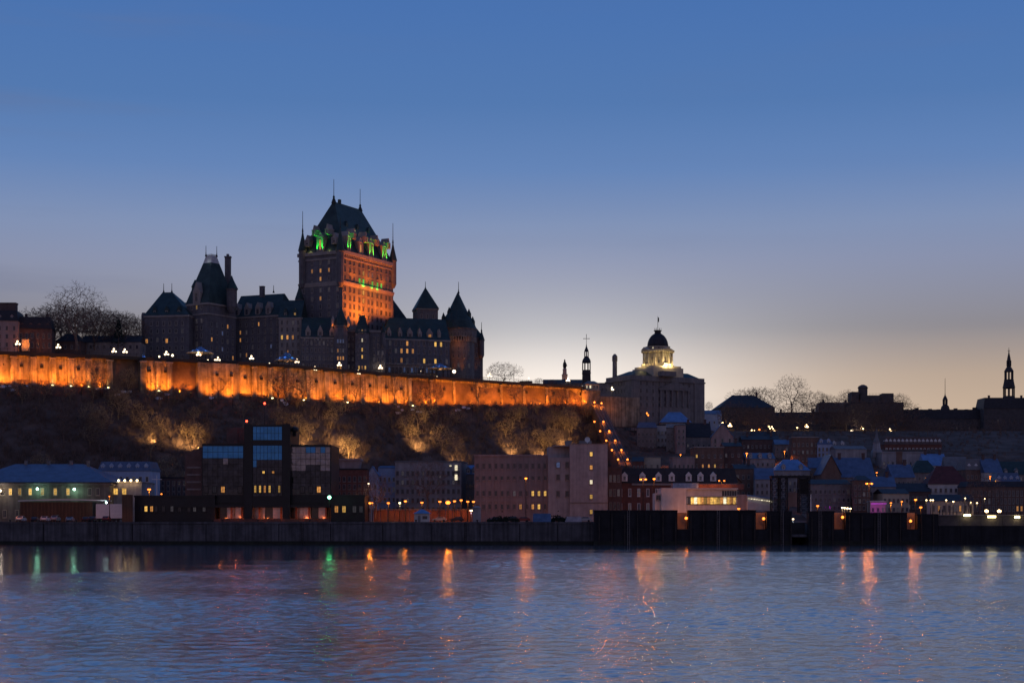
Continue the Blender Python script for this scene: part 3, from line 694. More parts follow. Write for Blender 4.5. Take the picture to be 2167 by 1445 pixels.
for i in range(6):
    p = F.P(a0+.9, b0+.8+i*.62, zt2); mb.box(p[0]-.1, p[0]+.1, p[1]-.1, p[1]+.1, zt2, zt2+.6)
part(mb, 'iron_cresting', DARKMET, ch)
finial(F.P(a0+.9, b0+4.0, zt2), 4.4, .3); finial(F.P(a0+4.3, b0+.8, zt2), 4.4, .3)
light('POINT', ch, F.P(a0-1.2, b0+1.5, zt+.8), 20, (.8, .9, 1), .2)
for q, k in ((646, 'dyd'), (675, 'mmm'), (690, 'dmd'), (707, 'ddd'), (724, 'dmd'), (742, 'ddd'), (758, 'dmd')):
    for i, kk in enumerate(k): put_win(ch, F, 'left', F.d*(.75-.22*i), WZ(q+7, 688), 1.1, 2.0, kk)
for q in (690, 706, 722, 740, 756):
    for i in range(5): put_win(ch, F, 'front', 2+i*(F.w-4)/4, WZ(q, 688), 1.1, 2.0, pick(wr, 'ddddmaddb'))
G = dormer(F, F.d*.52, -.4, ze-.2, 4.2, 5.0, 4.6, 'd', side='left')
x = WX(410, 694); mb = MB(); mb.lathe((x, 697, 0), [(1.5, WZ(640, 694)), (1.5, WZ(606, 694)), (1.75, WZ(605, 694)), (.2, WZ(590, 694))], 6); part(mb, 'dormer_turret', COPPER, ch)
turret(490.5, 612, 650, 583, 696, 2.3)
mb = MB(); F3 = Frame(WX(475.5, 705), 705, 0); mb.fbox(F3, 0, 2.5, 0, 2, WZ(640, 705), WZ(545, 705)); mb.fbox(F3, -.2, 2.7, -.2, 2.2, WZ(545, 705), WZ(542, 705)); mb.lathe((F3.o[0]+1.2, 706, 0), [(.7, WZ(542, 705)), (.6, WZ(537, 705))], 8); part(mb, 'chimney', CHAT, ch)

# --- centre wing
F = fpx(490, 593, 710, -22); F.d = 18; ze = WZ(668, 704)
mb = MB(); mb.fbox(F, 0, F.w, 0, F.d, GZ, ze); part(mb, 'wing_wall', CHAT, ch)
course(F, ze-.8, .8, .35, F.d)
zr = WZ(620, 708)
mb = MB(); mb.hip(F, -.4, F.w+.4, -.4, F.d+.4, ze, zr, -.0, 3.5, F.d/2, F.d/2); part(mb, 'wing_roof', COPPER, ch)
mb = MB(); G = Frame(WX(551, 708), 708, R(-24)); mb.fbox(G, 0, 1.9, -.8, .8, zr-2, WZ(607, 708)); mb.fbox(G, -.15, 2.05, -.95, .95, WZ(607, 708), WZ(606, 708)); part(mb, 'chimney', CHAT, ch)
finial((WX(579, 704), 704, zr-.2), 3.0, .3)
for a, k in ((2.4, 'd'), (7.6, 'd'), (13.2, 'd'), (18.5, 'd')):
    if a < F.w-1: dormer(F, a, .3, ze, 2.6, 3.6, 2.6, k)
for q in (676, 690, 706, 722, 738, 754):
    for i in range(8): put_win(ch, F, 'front', F.w*(.06+.126*i), WZ(q, 704), .85, 1.9, pick(wr, 'ddddmddmdbddddaddd'))
# --- link wing left of the tower
F = fpx(590, 638, 694, -4); F.d = 14; ze = WZ(672, 694)
mb = MB(); mb.fbox(F, 0, F.w, 0, F.d, GZ, ze); part(mb, 'wing_wall', CHATS, ch); course(F, ze-.7, .7, .3, F.d)
mb = MB(); mb.gable(F, -.2, F.w, -.4, F.d+.4, ze, WZ(635, 700), 'a'); part(mb, 'wing_roof', COPPER, ch)
for q, ks in ((682, 'dmmd'), (697, 'dddd'), (713, 'yaad'), (729, 'dddd'), (745, 'dadd'), (760, 'dddd')):
    for i, k in enumerate(ks): put_win(ch, F, 'front', F.w*(.14+.24*i), WZ(q+6, 694), 1.1, 2.1, k)
dormer(F, 2.8, .6, ze, 1.8, 2.4, 1.8, 'd', wm=COPPER); dormer(F, 7, .6, ze, 1.8, 2.4, 1.8, 'y', wm=COPPER)

# --- middle front wing
F = fpx(637, 716, 684, 5); F.d = 22; ze = WZ(713, 684)
mb = MB(); mb.fbox(F, 0, F.w, 0, F.d, GZ, ze); part(mb, 'wing_wall', CHAT, ch); course(F, ze-.7, .7, .3, F.d)
mb = MB(); mb.gable(F, 0, F.w, -.4, F.d+.4, ze, WZ(672, 695), 'a'); part(mb, 'wing_roof', COPPER, ch)
for a in (3, 8.2, 13.2): dormer(F, a, .4, ze, 2.3, 2.6, 2.6, 'd')
for q in (730, 745, 762, 778):
    for i in range(9): put_win(ch, F, 'front', F.w*(.06+.11*i), WZ(q, 684), .9, 1.8, pick(wr, 'ddddddmdddmd'))
win_rows(ch, F, 'front', F.w, [WZ(720, 684)], 10, .6, 1.3, 'dm', .8)
# octagonal stair tower with a cone
x = WX(721.5, 686)
mb = MB(); mb.lathe((x, 686, 0), [(3.1, GZ), (3.1, WZ(694, 686)), (3.4, WZ(693, 686)), (3.4, WZ(690, 686))], 8, ph=R(22.5)); part(mb, 'stair_tower', CHAT, ch)
mb = MB(); mb.lathe((x, 686, 0), [(3.5, WZ(690, 686)), (2.4, WZ(676, 686)), (.15, WZ(649, 686))], 8, ph=R(22.5)); part(mb, 'tower_roof', COPPER, ch)
for dx in (-3.3, 3.3):
    mb = MB(); mb.lathe((x+dx, 685, 0), [(.5, WZ(692, 686)), (.8, WZ(688, 686)), (.8, WZ(676, 686)), (.1, WZ(669, 686))], 6); part(mb, 'pinnacle', CHATS, ch)
    light('POINT', ch, (x+dx*1.1, 683.6, WZ(690, 686)), 60, FLOOD, .15)
G = Frame(x-3.1, 683.1, 0); G.w = 6.2
for q, ks in ((742, 'amm'), (758, 'aaa'), (780, 'aad'), (722, 'bbb')):
    for i, k in enumerate(ks): put_win(ch, G, 'front', 2.1+i*1.15, WZ(q+4, 683), .8, 1.7, k, off=.02)
# flat roofed front with the gabled bay
F = fpx(734, 815, 690, 8); F.d = 14; ze = WZ(700, 690)
mb = MB(); mb.fbox(F, 0, F.w, 0, F.d, GZ, ze); part(mb, 'wing_wall', CHAT, ch); course(F, ze-.5, 1.0, .3, F.d)
for q in (716, 731, 746, 760, 776):
    for i in range(9):
        if 2 < i < 6: continue
        put_win(ch, F, 'front', F.w*(.05+.11*i), WZ(q+4, 690), .95, 1.8, pick(wr, 'ddddmddd'))
F4 = fpx(752, 781, 686, 4); F4.d = 8; ze4 = WZ(704, 686)
mb = MB(); mb.fbox(F4, 0, F4.w, 0, F4.d, GZ, ze4); part(mb, 'bay_wall', CHAT, ch)
mb = MB(); mb.hip(F4, -.3, F4.w+.3, -.3, F4.d, ze4, WZ(667, 688), 2.2, 2.2, 3, 3.3); part(mb, 'bay_roof', COPPER, ch)
for q, ks in ((701, 'dym'), (720, 'dwd'), (740, 'dyd'), (755, 'dyd'), (778, 'yay')):
    for i, k in enumerate(ks): put_win(ch, F4, 'front', F4.w*(.27+.23*i), WZ(q+4, 686), .8, 1.7, k)
turret(811, 704, 730, 680, 692, .9)

# --- rear wing whose roof slopes away right of the tower
F = fpx(772, 868, 752, 10); F.d = 16; ze = WZ(682, 752)
mb = MB(); mb.fbox(F, 0, F.w, 0, F.d, GZ, ze); part(mb, 'wing_wall', CHAT, ch)
ra = hit(829, *F.P(0, F.d/2, 0)[:2], *F.u)
mb = MB(); mb.hip(F, 0, F.w, -.3, F.d, ze, WZ(628, 758), 0, F.w-ra, F.d/2-.2, F.d/2-.2); part(mb, 'wing_roof', COPPER, ch)
# --- right wing
F = fpx(806, 952, 712, 16); F.d = 20; ze = WZ(717, 715)
mb = MB(); mb.fbox(F, 0, F.w, 0, F.d, GZ, ze); part(mb, 'wing_wall', CHAT, ch); course(F, ze-.7, .7, .35, F.d)
mb = MB(); mb.hip(F, -.2, F.w+.2, -.4, F.d+.4, ze, WZ(675, 728), 6, 0, F.d/2, F.d/2); part(mb, 'wing_roof', COPPER, ch)
for a, k, wd in ((4, 'd', 1.8), (9, 'd', 1.8), (13.5, 'd', 2.6), (18, 'm', 1.8), (22.6, 'a', 2.8), (27, 'm', 1.6)): dormer(F, a, .8, ze, wd, 2.8, 2.4, k)
rw = {(0, 4): 'a', (0, 9): 'y', (0, 10): 'y', (1, 3): 'a', (1, 4): 'a', (2, 3): 'a', (2, 7): 'y', (2, 9): 'y', (1, 5): 'a'}
for r_, q in enumerate((732, 748, 768)):
    for i in range(12): put_win(ch, F, 'front', F.w*(.05+.082*i), WZ(q, 715), 1.2, 2.3, rw.get((r_, i), pick(wr, 'dddmdd')))
mb = MB(); G = fpx(812, 925, 700, 14); mb.fbox(G, 0, G.w, 0, 8, GZ, WZ(771, 700)); mb.fbox(G, -.4, G.w+.4, -.6, 8, WZ(771, 700), WZ(768, 700)); part(mb, 'garden_gallery', GREYD, ch)
for i in range(14): put_win(ch, G, 'front', G.w*(.035+.07*i), WZ(788, 700), 1.1, 2.4, pick(wr, 'dbdddb'), DARKMET)
# --- square tower with pyramid roof
F = fcorner(911, 742, 22, 882, 927); F.w = hit(927, *F.o, *F.u); ze = WZ(652, 742)
F = fpx(882, 927, 742, 14); F.d = F.w
mb = MB(); mb.fbox(F, 0, F.w, 0, F.d, GZ, ze); part(mb, 'tower_wall', CHAT, ch); course(F, ze-.6, .6, .3, F.d+.3)
c = F.P(F.w/2, F.d/2, 0); za = WZ(609, c[1])
mb = MB(); mb.hip(F, -.5, F.w+.5, -.5, F.d+.5, ze, za, F.w/2+.35, F.w/2+.35, F.d/2+.35, F.d/2+.35); part(mb, 'tower_roof', COPPER, ch)
finial((c[0], c[1], za-.5), 3.4, .3)
for i in range(3): put_win(ch, F, 'front', F.w*(.22+.28*i), WZ(674, 742), 1.0, 2.2, 'd')
# --- round tower
RC = (WX(969, 748), 748); RR = 8.0
zc_ = WZ(716, 748)
mb = MB(); mb.lathe((RC[0]+.6, RC[1], 0), [(RR-.9, GZ), (RR-.9, zc_-1.2)], 24); part(mb, 'tower_wall', CHAT, ch)
mb = MB(); mb.lathe((RC[0]+.6, RC[1], 0), [(RR+.1, zc_+.3), (RR+.2, WZ(700, 748)), (RR+.5, WZ(699, 748)), (RR+.5, WZ(697, 748))], 24)
part(mb, 'gallery_ring', CHAT, ch)
mb = MB()
for i in range(40):
    a = 2*math.pi*i/40; p = (RC[0]+.6+(RR-.45)*math.cos(a), RC[1]+(RR-.45)*math.sin(a)); G = Frame(p[0], p[1], a); mb.fbox(G, -.75, .55, -.22, .22, zc_-2.0, zc_+.32)
part(mb, 'corbel', CHATS, ch)
mb = MB(); mb.lathe((RC[0], RC[1], 0), [(RR+.9, WZ(697, 748)), (RR-.6, WZ(680, 748)), (RR*.60, WZ(662, 748)), (.25, WZ(619, 748))], 24); part(mb, 'cone_roof', COPPER, ch)
finial((RC[0]+.3, RC[1], WZ(620, 748)), 5.2, .35)
for i, px in enumerate((938, 950, 992, 1000)):
    x = WX(px, 744); mb = MB(); h = (668, 656, 660, 676)[i]
    mb.lathe((x, 746, 0), [(1.1, WZ(h+24, 746)), (1.1, WZ(h+4, 746)), (.05, WZ(h-7, 746))], 5); part(mb, 'roof_pinnacle', COPPER, ch)
for q, n_ in ((706, 9), (735, 5), (752, 5), (772, 5)):
    for i in range(n_):
        a = R(-90-52+104*(i+.5)/n_); r_ = (RR+.22 if q == 706 else RR-.88)
        p = (RC[0]+.6+r_*math.cos(a), RC[1]+r_*math.sin(a), WZ(q+6, 742)); o = link('window', win_mesh(.9, 2.0, pick(wr, 'ddmdd'), CHATS), ch, Vector(p)-wloc(ch)); o.rotation_euler = (0, 0, a+math.pi/2)
F = fpx(992, 1022, 757, 18); F.d = 16; ze = WZ(713, 757)
mb = MB(); mb.fbox(F, 0, F.w, 0, F.d, GZ, ze); part(mb, 'wing_wall', CHAT, ch)
mb = MB(); mb.hip(F, -4, F.w+.3, -.3, F.d+.3, ze, WZ(668, 762), 4, 5.6, F.d/2, F.d/2); part(mb, 'wing_roof', COPPER, ch)
turret(1019, 720, 752, 697, 758, 1.3, spire=4)
for q in (735, 755, 775):
    for i in range(3): put_win(ch, F, 'front', F.w*(.3+.25*i), WZ(q, 757), 1.0, 2.1, 'd')
for px, e in ((960, 700), (979, 900), (1007, 420)):
    x = WX(px, 738); light('SPOT', ch, (x, 738.6 if px < 1000 else 755.2, DECK+.6), e*8, FLOOD, .15, (x, 740.6 if px < 1000 else 757.0, WZ(745, 740)), 26, .8)
for px in (955, 968, 982): light('POINT', ch, (WX(px, 739.6), 739.2, WZ(727, 740)), 40, FLOOD, .2)

# ================================================================== POST OFFICE WITH DOME, CATHEDRAL, UPPER TOWN
def house(name, label, cat, px0, px1, pyb, pye, pyr, Y, wm, rm, roof='gable', deg=0, depth=10, rows=0, cols=0, ww=.9, wh=1.5, spec='dddm', fr=None,
          chim=0, group=None, drop=4, lit=None, dorm=0, dk='d', door=False, eave=.3, fs=.12, ft=.10, over=.35):
    F = fpx(px0, px1, Y, deg); F.d = depth; w = F.w
    zb = WZ(pyb, Y); ze = WZ(pye, Y); zr = WZ(pyr, Y+(depth/2 if roof in ('gable', 'hip') else 0))
    c = F.P(w/2, 0, zb); t = thing(name, label, cat, c, group)
    mb = MB(); mb.fbox(F, 0, w, 0, depth, zb-drop, ze); part(mb, 'wall', wm, t)
    mb = MB()
    if roof == 'gable': mb.gable(F, -.15, w+.15, -over, depth+over, ze, max(zr, ze+.6), 'a')
    elif roof == 'front':
        zr = WZ(pyr, Y); mb2 = MB(); mb2.gable(F, 0, w, .0, depth, ze, zr, 'b'); part(mb2, 'gable_wall', wm, t)
        P = F.P; th = .25; m = w/2
        vs = [P(-.3, -.3, ze-.1), P(m, -.3, zr+.12), P(w+.3, -.3, ze-.1), P(-.3, depth, ze-.1), P(m, depth, zr+.12), P(w+.3, depth, ze-.1)]
        vs += [(x, y, z+th) for x, y, z in vs]
        mb.add(vs, [(6, 7, 10, 9), (7, 8, 11, 10), (0, 1, 7, 6), (1, 2, 8, 7), (0, 6, 9, 3), (2, 5, 11, 8), (3, 4, 1, 0), (4, 5, 2, 1)])
    elif roof == 'hip':
        i = min(w*.32, depth*.5); mb.hip(F, -over, w+over, -over, depth+over, ze, zr, i, i, depth/2+.2, depth/2+.2)
    elif roof == 'mansard':
        zr = WZ(pyr, Y); mb.hip(F, -.25, w+.25, -.3, depth+.3, ze, zr, 1.0, 1.0, 1.3, 1.3)
    elif roof == 'flat':
        mb.fbox(F, -.2, w+.2, -.2, depth+.2, ze, ze+.35)
        mb.fbox(F, .3, w-.3, .3, depth-.3, ze+.35, ze+.5)
    ro = part(mb, 'roof', rm, t)
    for i in range(chim):
        cm = MB(); a = w*(.18 if i == 0 else .82) if chim > 1 else w*.75; z = zr if roof != 'flat' else ze
        cm.fbox(F, a-.5, a+.5, depth*.45, depth*.45+1.0, z-1.5, z+1.5); cm.fbox(F, a-.6, a+.6, depth*.45-.1, depth*.45+1.1, z+1.5, z+1.75); part(cm, 'chimney', BRICKD, ro)
    fr = fr or CHATS
    hh = ze-zb
    for r_ in range(rows):
        z = zb+hh*ft+(hh*(1-fs-ft))*(r_+.25)/rows
        for i in range(cols):
            k = (lit or {}).get((r_, i), pick(rnd, spec))
            put_win(t, F, 'front', w*(i+.5)/cols, z, ww, wh, k, fr)
    for i in range(dorm):
        a = w*(i+.5)/dorm; G = Frame(*F.P(a-.75, .25, 0)[:2], F.ang); dm = MB(); dm.fbox(G, 0, 1.5, 0, 2.5, ze+.1, ze+1.7); dm.gable(G, -.1, 1.6, -.1, 2.6, ze+1.7, ze+2.6, 'b'); dmo = part(dm, 'dormer', PAINTW if wm in (BRICKR, BRICKB) else wm, t)
        put_win(dmo, G, 'front', .75, ze+.35, .8, 1.15, dk if isinstance(dk, str) and len(dk) == 1 else dk[i], PAINTW)
    t['_'] = 0; del t['_']
    t_F[t.name] = F
    return t, F, zb, ze, zr
t_F = {}

PUBST = mat('public building stone', (.235, .218, .215), .85, .2, .35, .03, streak=.25)
def post_office():
    F = fcorner(1335, 785, 30, 1284, 1489); ze = WZ(793, 785); zb = 50
    t = thing('domed_building', 'large grey stone public building with a lit classical dome and a pediment', 'building', F.P(0, 0, zb+4))
    mb = MB(); mb.fbox(F, 0, F.w, 0, F.d, zb, ze-1.2); part(mb, 'wall', PUBST, t)
    mb = MB(); mb.fbox(F, -.7, F.w+.7, -.7, F.d+.7, ze-2.6, ze-1.9); mb.fbox(F, -.3, F.w+.3, -.3, F.d+.3, ze-1.9, ze); mb.fbox(F, -.25, F.w+.25, -.25, F.d, WZ(862, 785), WZ(860, 785)); part(mb, 'cornice', PUBST, t)
    # end pavilions and pediment
    mb = MB(); mb.fbox(F, F.w-6, F.w+.25, -.5, 6, zb, ze-2.7); mb.fbox(F, -.3, 5, -.5, 5, zb, ze-2.7)
    a0, a1 = F.w*.38, F.w*.80
    mb.fbox(F, a0, a1, -.55, 1, zb, WZ(858, 785)); mb.fbox(F, a0-.3, a1+.3, -.9, 1, WZ(822, 785), WZ(818, 785)); mb.gable(F, a0-.5, a1+.5, -1.0, 1.5, WZ(818, 785), WZ(802, 785), 'b'); part(mb, 'portico', PUBST, t)
    for i in range(6):
        p = F.P(a0+.8+(a1-a0-1.6)*i/5, -.5, 0); mb = MB(); mb.lathe((p[0], p[1], 0), [(.62, WZ(858, 785)), (.5, WZ(850, 785)), (.45, WZ(826, 785)), (.65, WZ(822, 785))], 10); part(mb, 'column', PUBST, t)
    for q in (806, 822, 838, 852, 872):
        for i in range(12):
            a = F.w*(.05+.083*i); mid = a0 < a < a1
            put_win(t, F, 'front', a, WZ(q+8, 785), 1.2, 2.2, 'd', PUBST, off=(.28 if not mid or q > 855 else 0) if (a < 5 or a > F.w-6) else 0)
        for i in range(7): put_win(t, F, 'left', F.d*(.12+.125*i), WZ(q+8, 785), 1.2, 2.2, 'd', PUBST)
    # low pitched roof
    mb = MB(); mb.hip(F, 1, F.w-1, 1, F.d-1, ze-.2, ze+3.0, 7, 3, 7, 7); part(mb, 'roof', COPPER, t)
    Yd = 806; x = WX(1392, Yd)
    G = Frame(x, Yd, R(30)); z0, z1 = WZ(799, Yd), WZ(777, Yd); s = 9.2
    mb = MB(); mb.fbox(G, -s, s, -s, s, z0-4, z1-1); mb.fbox(G, -s+.8, s-.8, -s+.8, s-.8, z1-1, z1); part(mb, 'drum_base', CREAM, t)
    zc0, zc1 = z1, WZ(744, Yd)
    mb = MB(); mb.lathe((x, Yd, 0), [(6.4, zc0), (6.4, zc1)], 24); part(mb, 'drum_wall', CREAM, t)
    for i in range(12):
        a = R(30)+2*math.pi*(i+.5)/12; c = (x+7.3*math.cos(a), Yd+7.3*math.sin(a)); mb = MB()
        mb.lathe((c[0], c[1], 0), [(.55, zc0), (.45, zc0+.5), (.40, zc1-1.0), (.6, zc1-.6)], 8); part(mb, 'column', CREAM, t)
    mb = MB(); mb.lathe((x, Yd, 0), [(6.4, zc1-.7), (8.3, zc1-.6), (8.5, zc1+.3), (6.6, zc1+.4)], 24)
    for i in range(4):
        a = R(30)+math.pi/2*i-math.pi/2; G2 = Frame(x+7.4*math.cos(a), Yd+7.4*math.sin(a), a+math.pi/2); mb.fbox(G2, -2.2, 2.2, -1.2, 1.2, zc0, zc0+1.2); mb.gable(G2, -2.6, 2.6, -1.2, 1.4, zc1+.4, zc1+1.9, 'b')
    part(mb, 'entablature', CREAM, t)
    zu = WZ(734, Yd)
    mb = MB(); mb.lathe((x, Yd, 0), [(5.6, zc1+.4), (5.6, zu-.6), (6.3, zu-.4), (6.3, zu)], 24); part(mb, 'upper_drum', CREAM, t)
    for i in range(12):
        a = R(30)+2*math.pi*i/12; p = Vector((x+5.65*math.cos(a), Yd+5.65*math.sin(a), zc1+.9)); o = link('window', win_mesh(.9, 1.2, 'w' if i in (7, 9) else 'd', CREAM), t, p-wloc(t)); o.rotation_euler = (0, 0, a+math.pi/2)
        p = Vector((x+6.42*math.cos(a), Yd+6.42*math.sin(a), zc0+1.4)); o = link('window', win_mesh(1.0, 3.4, 'd', CREAM), t, p-wloc(t)); o.rotation_euler = (0, 0, a+math.pi/2)
    zd = WZ(705, Yd); h = zd-zu
    mb = MB(); mb.lathe((x, Yd, 0), [(5.2*math.cos(q)+.0, zu+h*math.sin(q)) for q in [i*math.pi/2/9 for i in range(9)]]+[(.9, zd)], 24); part(mb, 'dome', RDARK, t, True)
    for i in range(12):
        a = 2*math.pi*i/12; mb = MB(); pr = [(5.25*math.cos(q), zu+h*math.sin(q)) for q in [j*math.pi/2/8 for j in range(8)]]
        for (r0, q0), (r1, q1) in zip(pr, pr[1:]): mb.tube((x+r0*math.cos(a), Yd+r0*math.sin(a), q0), (x+r1*math.cos(a), Yd+r1*math.sin(a), q1), .13, n=4)
        part(mb, 'dome_rib', RDARK, t)
    mb = MB(); mb.lathe((x, Yd, 0), [(1.7, zd-.7), (1.6, zd+.9), (2.0, zd+1.0), (2.0, zd+1.4)], 10)
    for i in range(6): a = math.pi*i/3; mb.tube((x+1.7*math.cos(a), Yd+1.7*math.sin(a), zd+1.4), (x+1.7*math.cos(a), Yd+1.7*math.sin(a), zd+2.6), .09)
    part(mb, 'lantern', DARKMET, t)
    mb = MB(); mb.tube((x, Yd, zd+1), (x, Yd, WZ(669, Yd)), .14, .08); part(mb, 'flagpole', DARKMET, t)
    mb = MB(); zf = WZ(671, Yd); mb.add([(x+.1, Yd, zf), (x+.7, Yd+.2, zf-.4), (x+.6, Yd+.1, zf-2.6), (x+.1, Yd, zf-2.4), (x+.1, Yd+.06, zf), (x+.7, Yd+.26, zf-.4), (x+.6, Yd+.16, zf-2.6), (x+.1, Yd+.06, zf-2.4)], [(0, 1, 2, 3), (7, 6, 5, 4), (0, 4, 5, 1), (1, 5, 6, 2), (2, 6, 7, 3), (3, 7, 4, 0)]); part(mb, 'flag', DARKMET, t)
    for i, (a, e) in enumerate(((-118, 230), (-98, 330), (-70, 1500), (-50, 650), (-20, 500), (-150, 200), (-175, 200))):
        aa = R(a); light('POINT', t, (x+9.6*math.cos(aa), Yd+9.6*math.sin(aa), zc0+.6), e, (1, .74, .30), .2)
    mb = MB(); mb.fbox(Frame(WX(1400, 790), 790, R(30)), 0, 9, 0, 3, ze, ze+2.4); part(mb, 'attic', PUBST, t)
    xc = WX(1301, 805); mb = MB(); mb.lathe((xc, 805, 0), [(1.35, zb), (1.15, WZ(765, 805)), (1.35, WZ(764, 805)), (1.35, WZ(754, 805)), (.5, WZ(749, 805))], 10); tt = solo(mb, 'tall_chimney', PUBST, 'tall round stone chimney rising left of the lit dome', 'chimney', loc=(xc, 805, zb))
post_office()

def spire(name, label, px, Y, prof, mats=RDARK, square=None, cross=True, loc_z=None, openings=None, group=None):
    "prof: list of (half width px, py) pairs; every storey its own part"
    x = WX(px, Y); t = thing(name, label, 'spire', (x, Y, WZ(prof[0][0][1], Y)), group)
    for seg, nm, m, n in zip(prof, square, mats, openings):
        mb = MB(); mb.lathe((x, Y, 0), [(max(h*Y/F_PX, .05), WZ(q, Y)) for h, q in seg], n, ph=R(22.5) if n == 8 else R(45)); part(mb, nm, m, t)
    return t, x
# twin-stage church spire with cross
DKST = mat('sooty stone', (.07, .06, .06), .9, .3, .5)
t, x = spire('church_spire', 'two-stage church spire with an open belfry and tall cross against the sky', 1241, 860,
    [[(13, 815), (12, 792), (13, 791), (13, 790)], [(10, 790), (9.5, 783)], [(9.5, 768), (10, 766), (9, 762), (6, 757), (5, 755)], [(5, 755), (5, 754)], [(4.5, 744), (5, 743), (4, 740), (1.5, 734), (.5, 728), (.35, 714)]],
    [DKST, DKST, RDARK, RDARK, RDARK], ['tower_base', 'belfry_sill', 'lower_dome', 'lantern_sill', 'upper_dome'], openings=[4, 8, 8, 8, 8])
s = 860/F_PX
for n_, r_, q0, q1, nm in ((8, 8.5, 784, 767, 'belfry_column'), (6, 4.2, 755, 743.5, 'lantern_column')):
    for i in range(n_):
        a = 2*math.pi*(i+.5)/n_; mb = MB(); mb.tube((x+r_*s*math.cos(a), 860+r_*s*math.sin(a), WZ(q0, 860)), (x+r_*s*math.cos(a), 860+r_*s*math.sin(a), WZ(q1, 860)), .28, n=5); part(mb, nm, DKST, t)
mb = MB(); mb.tube((x, 860, WZ(715, 860)), (x, 860, WZ(707, 860)), .14); mb.tube((x-1.5, 860, WZ(716.5, 860)), (x+1.5, 860, WZ(716.5, 860)), .15)
for dx in (-1.5, 1.5): mb.ball((x+dx, 860, WZ(716.5, 860)), .25, n=6, k=4)
part(mb, 'cross', DARKMET, t)
# red granite monument with statue
t, x = spire('stone_monument', 'pinkish stone monument topped by a bronze figure beside the church spire', 1195, 800,
    [[(11, 812), (11, 806), (8, 804)], [(8, 804), (8, 795), (9, 794), (8.5, 792)], [(6, 792), (5.5, 783), (6.5, 782), (3, 779)]], [PINK, PINK, PINK], ['plinth', 'pedestal', 'capital'], openings=[4, 4, 4])
mb = MB(); mb.lathe((x, 800, 0), [(.75, WZ(779, 800)), (.95, WZ(774, 800)), (.8, WZ(768, 800)), (.35, WZ(765, 800)), (.42, WZ(762.5, 800)), (.1, WZ(760, 800))], 8); mb.tube((x+.7, 800, WZ(770, 800)), (x+1.2, 800, WZ(775, 800)), .25, .15); part(mb, 'statue', DARKMET, t, label='bronze standing figure')
light('POINT', t, (x+3, 795, WZ(806, 800)), 300, (1, .6, .35), .3)
# seminary spire far right
DKS2 = mat('far dark stone', (.06, .057, .06), .9, .3, .5)
t, x = spire('seminary_spire', 'slender dark bell spire with two open lanterns over the long building', 2135, 920,
    [[(34, 905), (32, 862), (27, 856), (19, 849), (15, 843)], [(13, 843), (12, 838)], [(12, 822), (13, 820), (12, 816), (10, 806)], [(10, 806), (10, 803)], [(9, 787), (10, 786), (8, 782), (5, 777)], [(4.5, 777), (4.5, 775)], [(4.2, 764), (3.4, 758), (1.2, 747), (.4, 738)]],
    [DKS2]*7, ['tower_base', 'gallery', 'lower_cap', 'belfry_sill', 'upper_cap', 'lantern_sill', 'needle'], openings=[4, 8, 8, 8, 8, 8, 8])
s = 920/F_PX
for n_, r_, q0, q1, nm in ((8, 11, 838, 821, 'gallery_post'), (8, 8.2, 803, 786.5, 'belfry_column'), (6, 3.9, 775, 763, 'lantern_column')):
    for i in range(n_):
        a = 2*math.pi*(i+.5)/n_; mb = MB(); mb.tube((x+r_*s*math.cos(a), 920+r_*s*math.sin(a), WZ(q0, 920)), (x+r_*s*math.cos(a), 920+r_*s*math.sin(a), WZ(q1, 920)), .34, n=5); part(mb, nm, DKS2, t)
mb = MB(); mb.tube((x, 920, WZ(739, 920)), (x, 920, WZ(735, 920)), .1); mb.tube((x-.8, 920, WZ(742, 920)), (x+.8, 920, WZ(742, 920)), .12); part(mb, 'weather_vane', DARKMET, t)
put_win(t, Frame(x-4.9, 920-5.5, 0), 'front', 1.6, WZ(880, 914), 2.0, 3.4, 'm', DKS2)
t, x = spire('roof_cupola', 'small roof cupola with a tall thin flagpole on the seminary roof', 2000, 915,
    [[(13, 872), (9, 860), (6, 857)], [(5, 857), (5, 855)], [(5.5, 846), (4, 842), (1, 836), (.3, 828)]], [DKS2]*3, ['base', 'lantern_sill', 'cap'], openings=[4, 8, 8])
s = 915/F_PX
for i in range(6):
    a = 2*math.pi*(i+.5)/6; mb = MB(); mb.tube((x+4.4*s*math.cos(a), 915+4.4*s*math.sin(a), WZ(856, 915)), (x+4.4*s*math.cos(a), 915+4.4*s*math.sin(a), WZ(845.5, 915)), .28, n=5); part(mb, 'post', DKS2, t)
mb = MB(); mb.tube((x, 915, WZ(830, 915)), (x, 915, WZ(800, 915)), .16, .1); part(mb, 'flagpole', DARKMET, t)
t, x = spire('small_church_spire', 'small pale lower town church spire in front of the red brick terrace', 1855, 700,
    [[(14, 968), (14, 955), (12, 952)], [(9, 952), (7, 938), (8, 936)], [(7, 936), (3, 924), (.6, 906)]], [GREYW, GREYW, RGREY], ['tower_base', 'belfry', 'needle'], openings=[4, 8, 8])
SEMI = mat('far seminary stone', (.085, .08, .085), .9, .3, .5)
house('seminary', 'very long dark seminary building along the skyline under the slender spire', 'building', 1905, 2260, 960, 886, 866, 900, SEMI, RDARK, 'mansard', 0, 20, 3, 40, 1.0, 1.8, 'dddddddddm', SEMI, 0)
for px, q in ((1940, 863), (1968, 865), (1985, 866), (2022, 864), (2045, 866), (2062, 862), (2085, 864), (2108, 862), (2160, 858)):
    mb = MB(); x = WX(px, 908); mb.box(x-.9, x+.9, 907, 909, WZ(q+10, 908), WZ(q, 908)); solo(mb, 'roof_chimney', DKS2, 'dark chimney stack on the long seminary roof', 'chimney', 'chimneys on the seminary roof', loc=(x, 908, WZ(q+10, 908)))
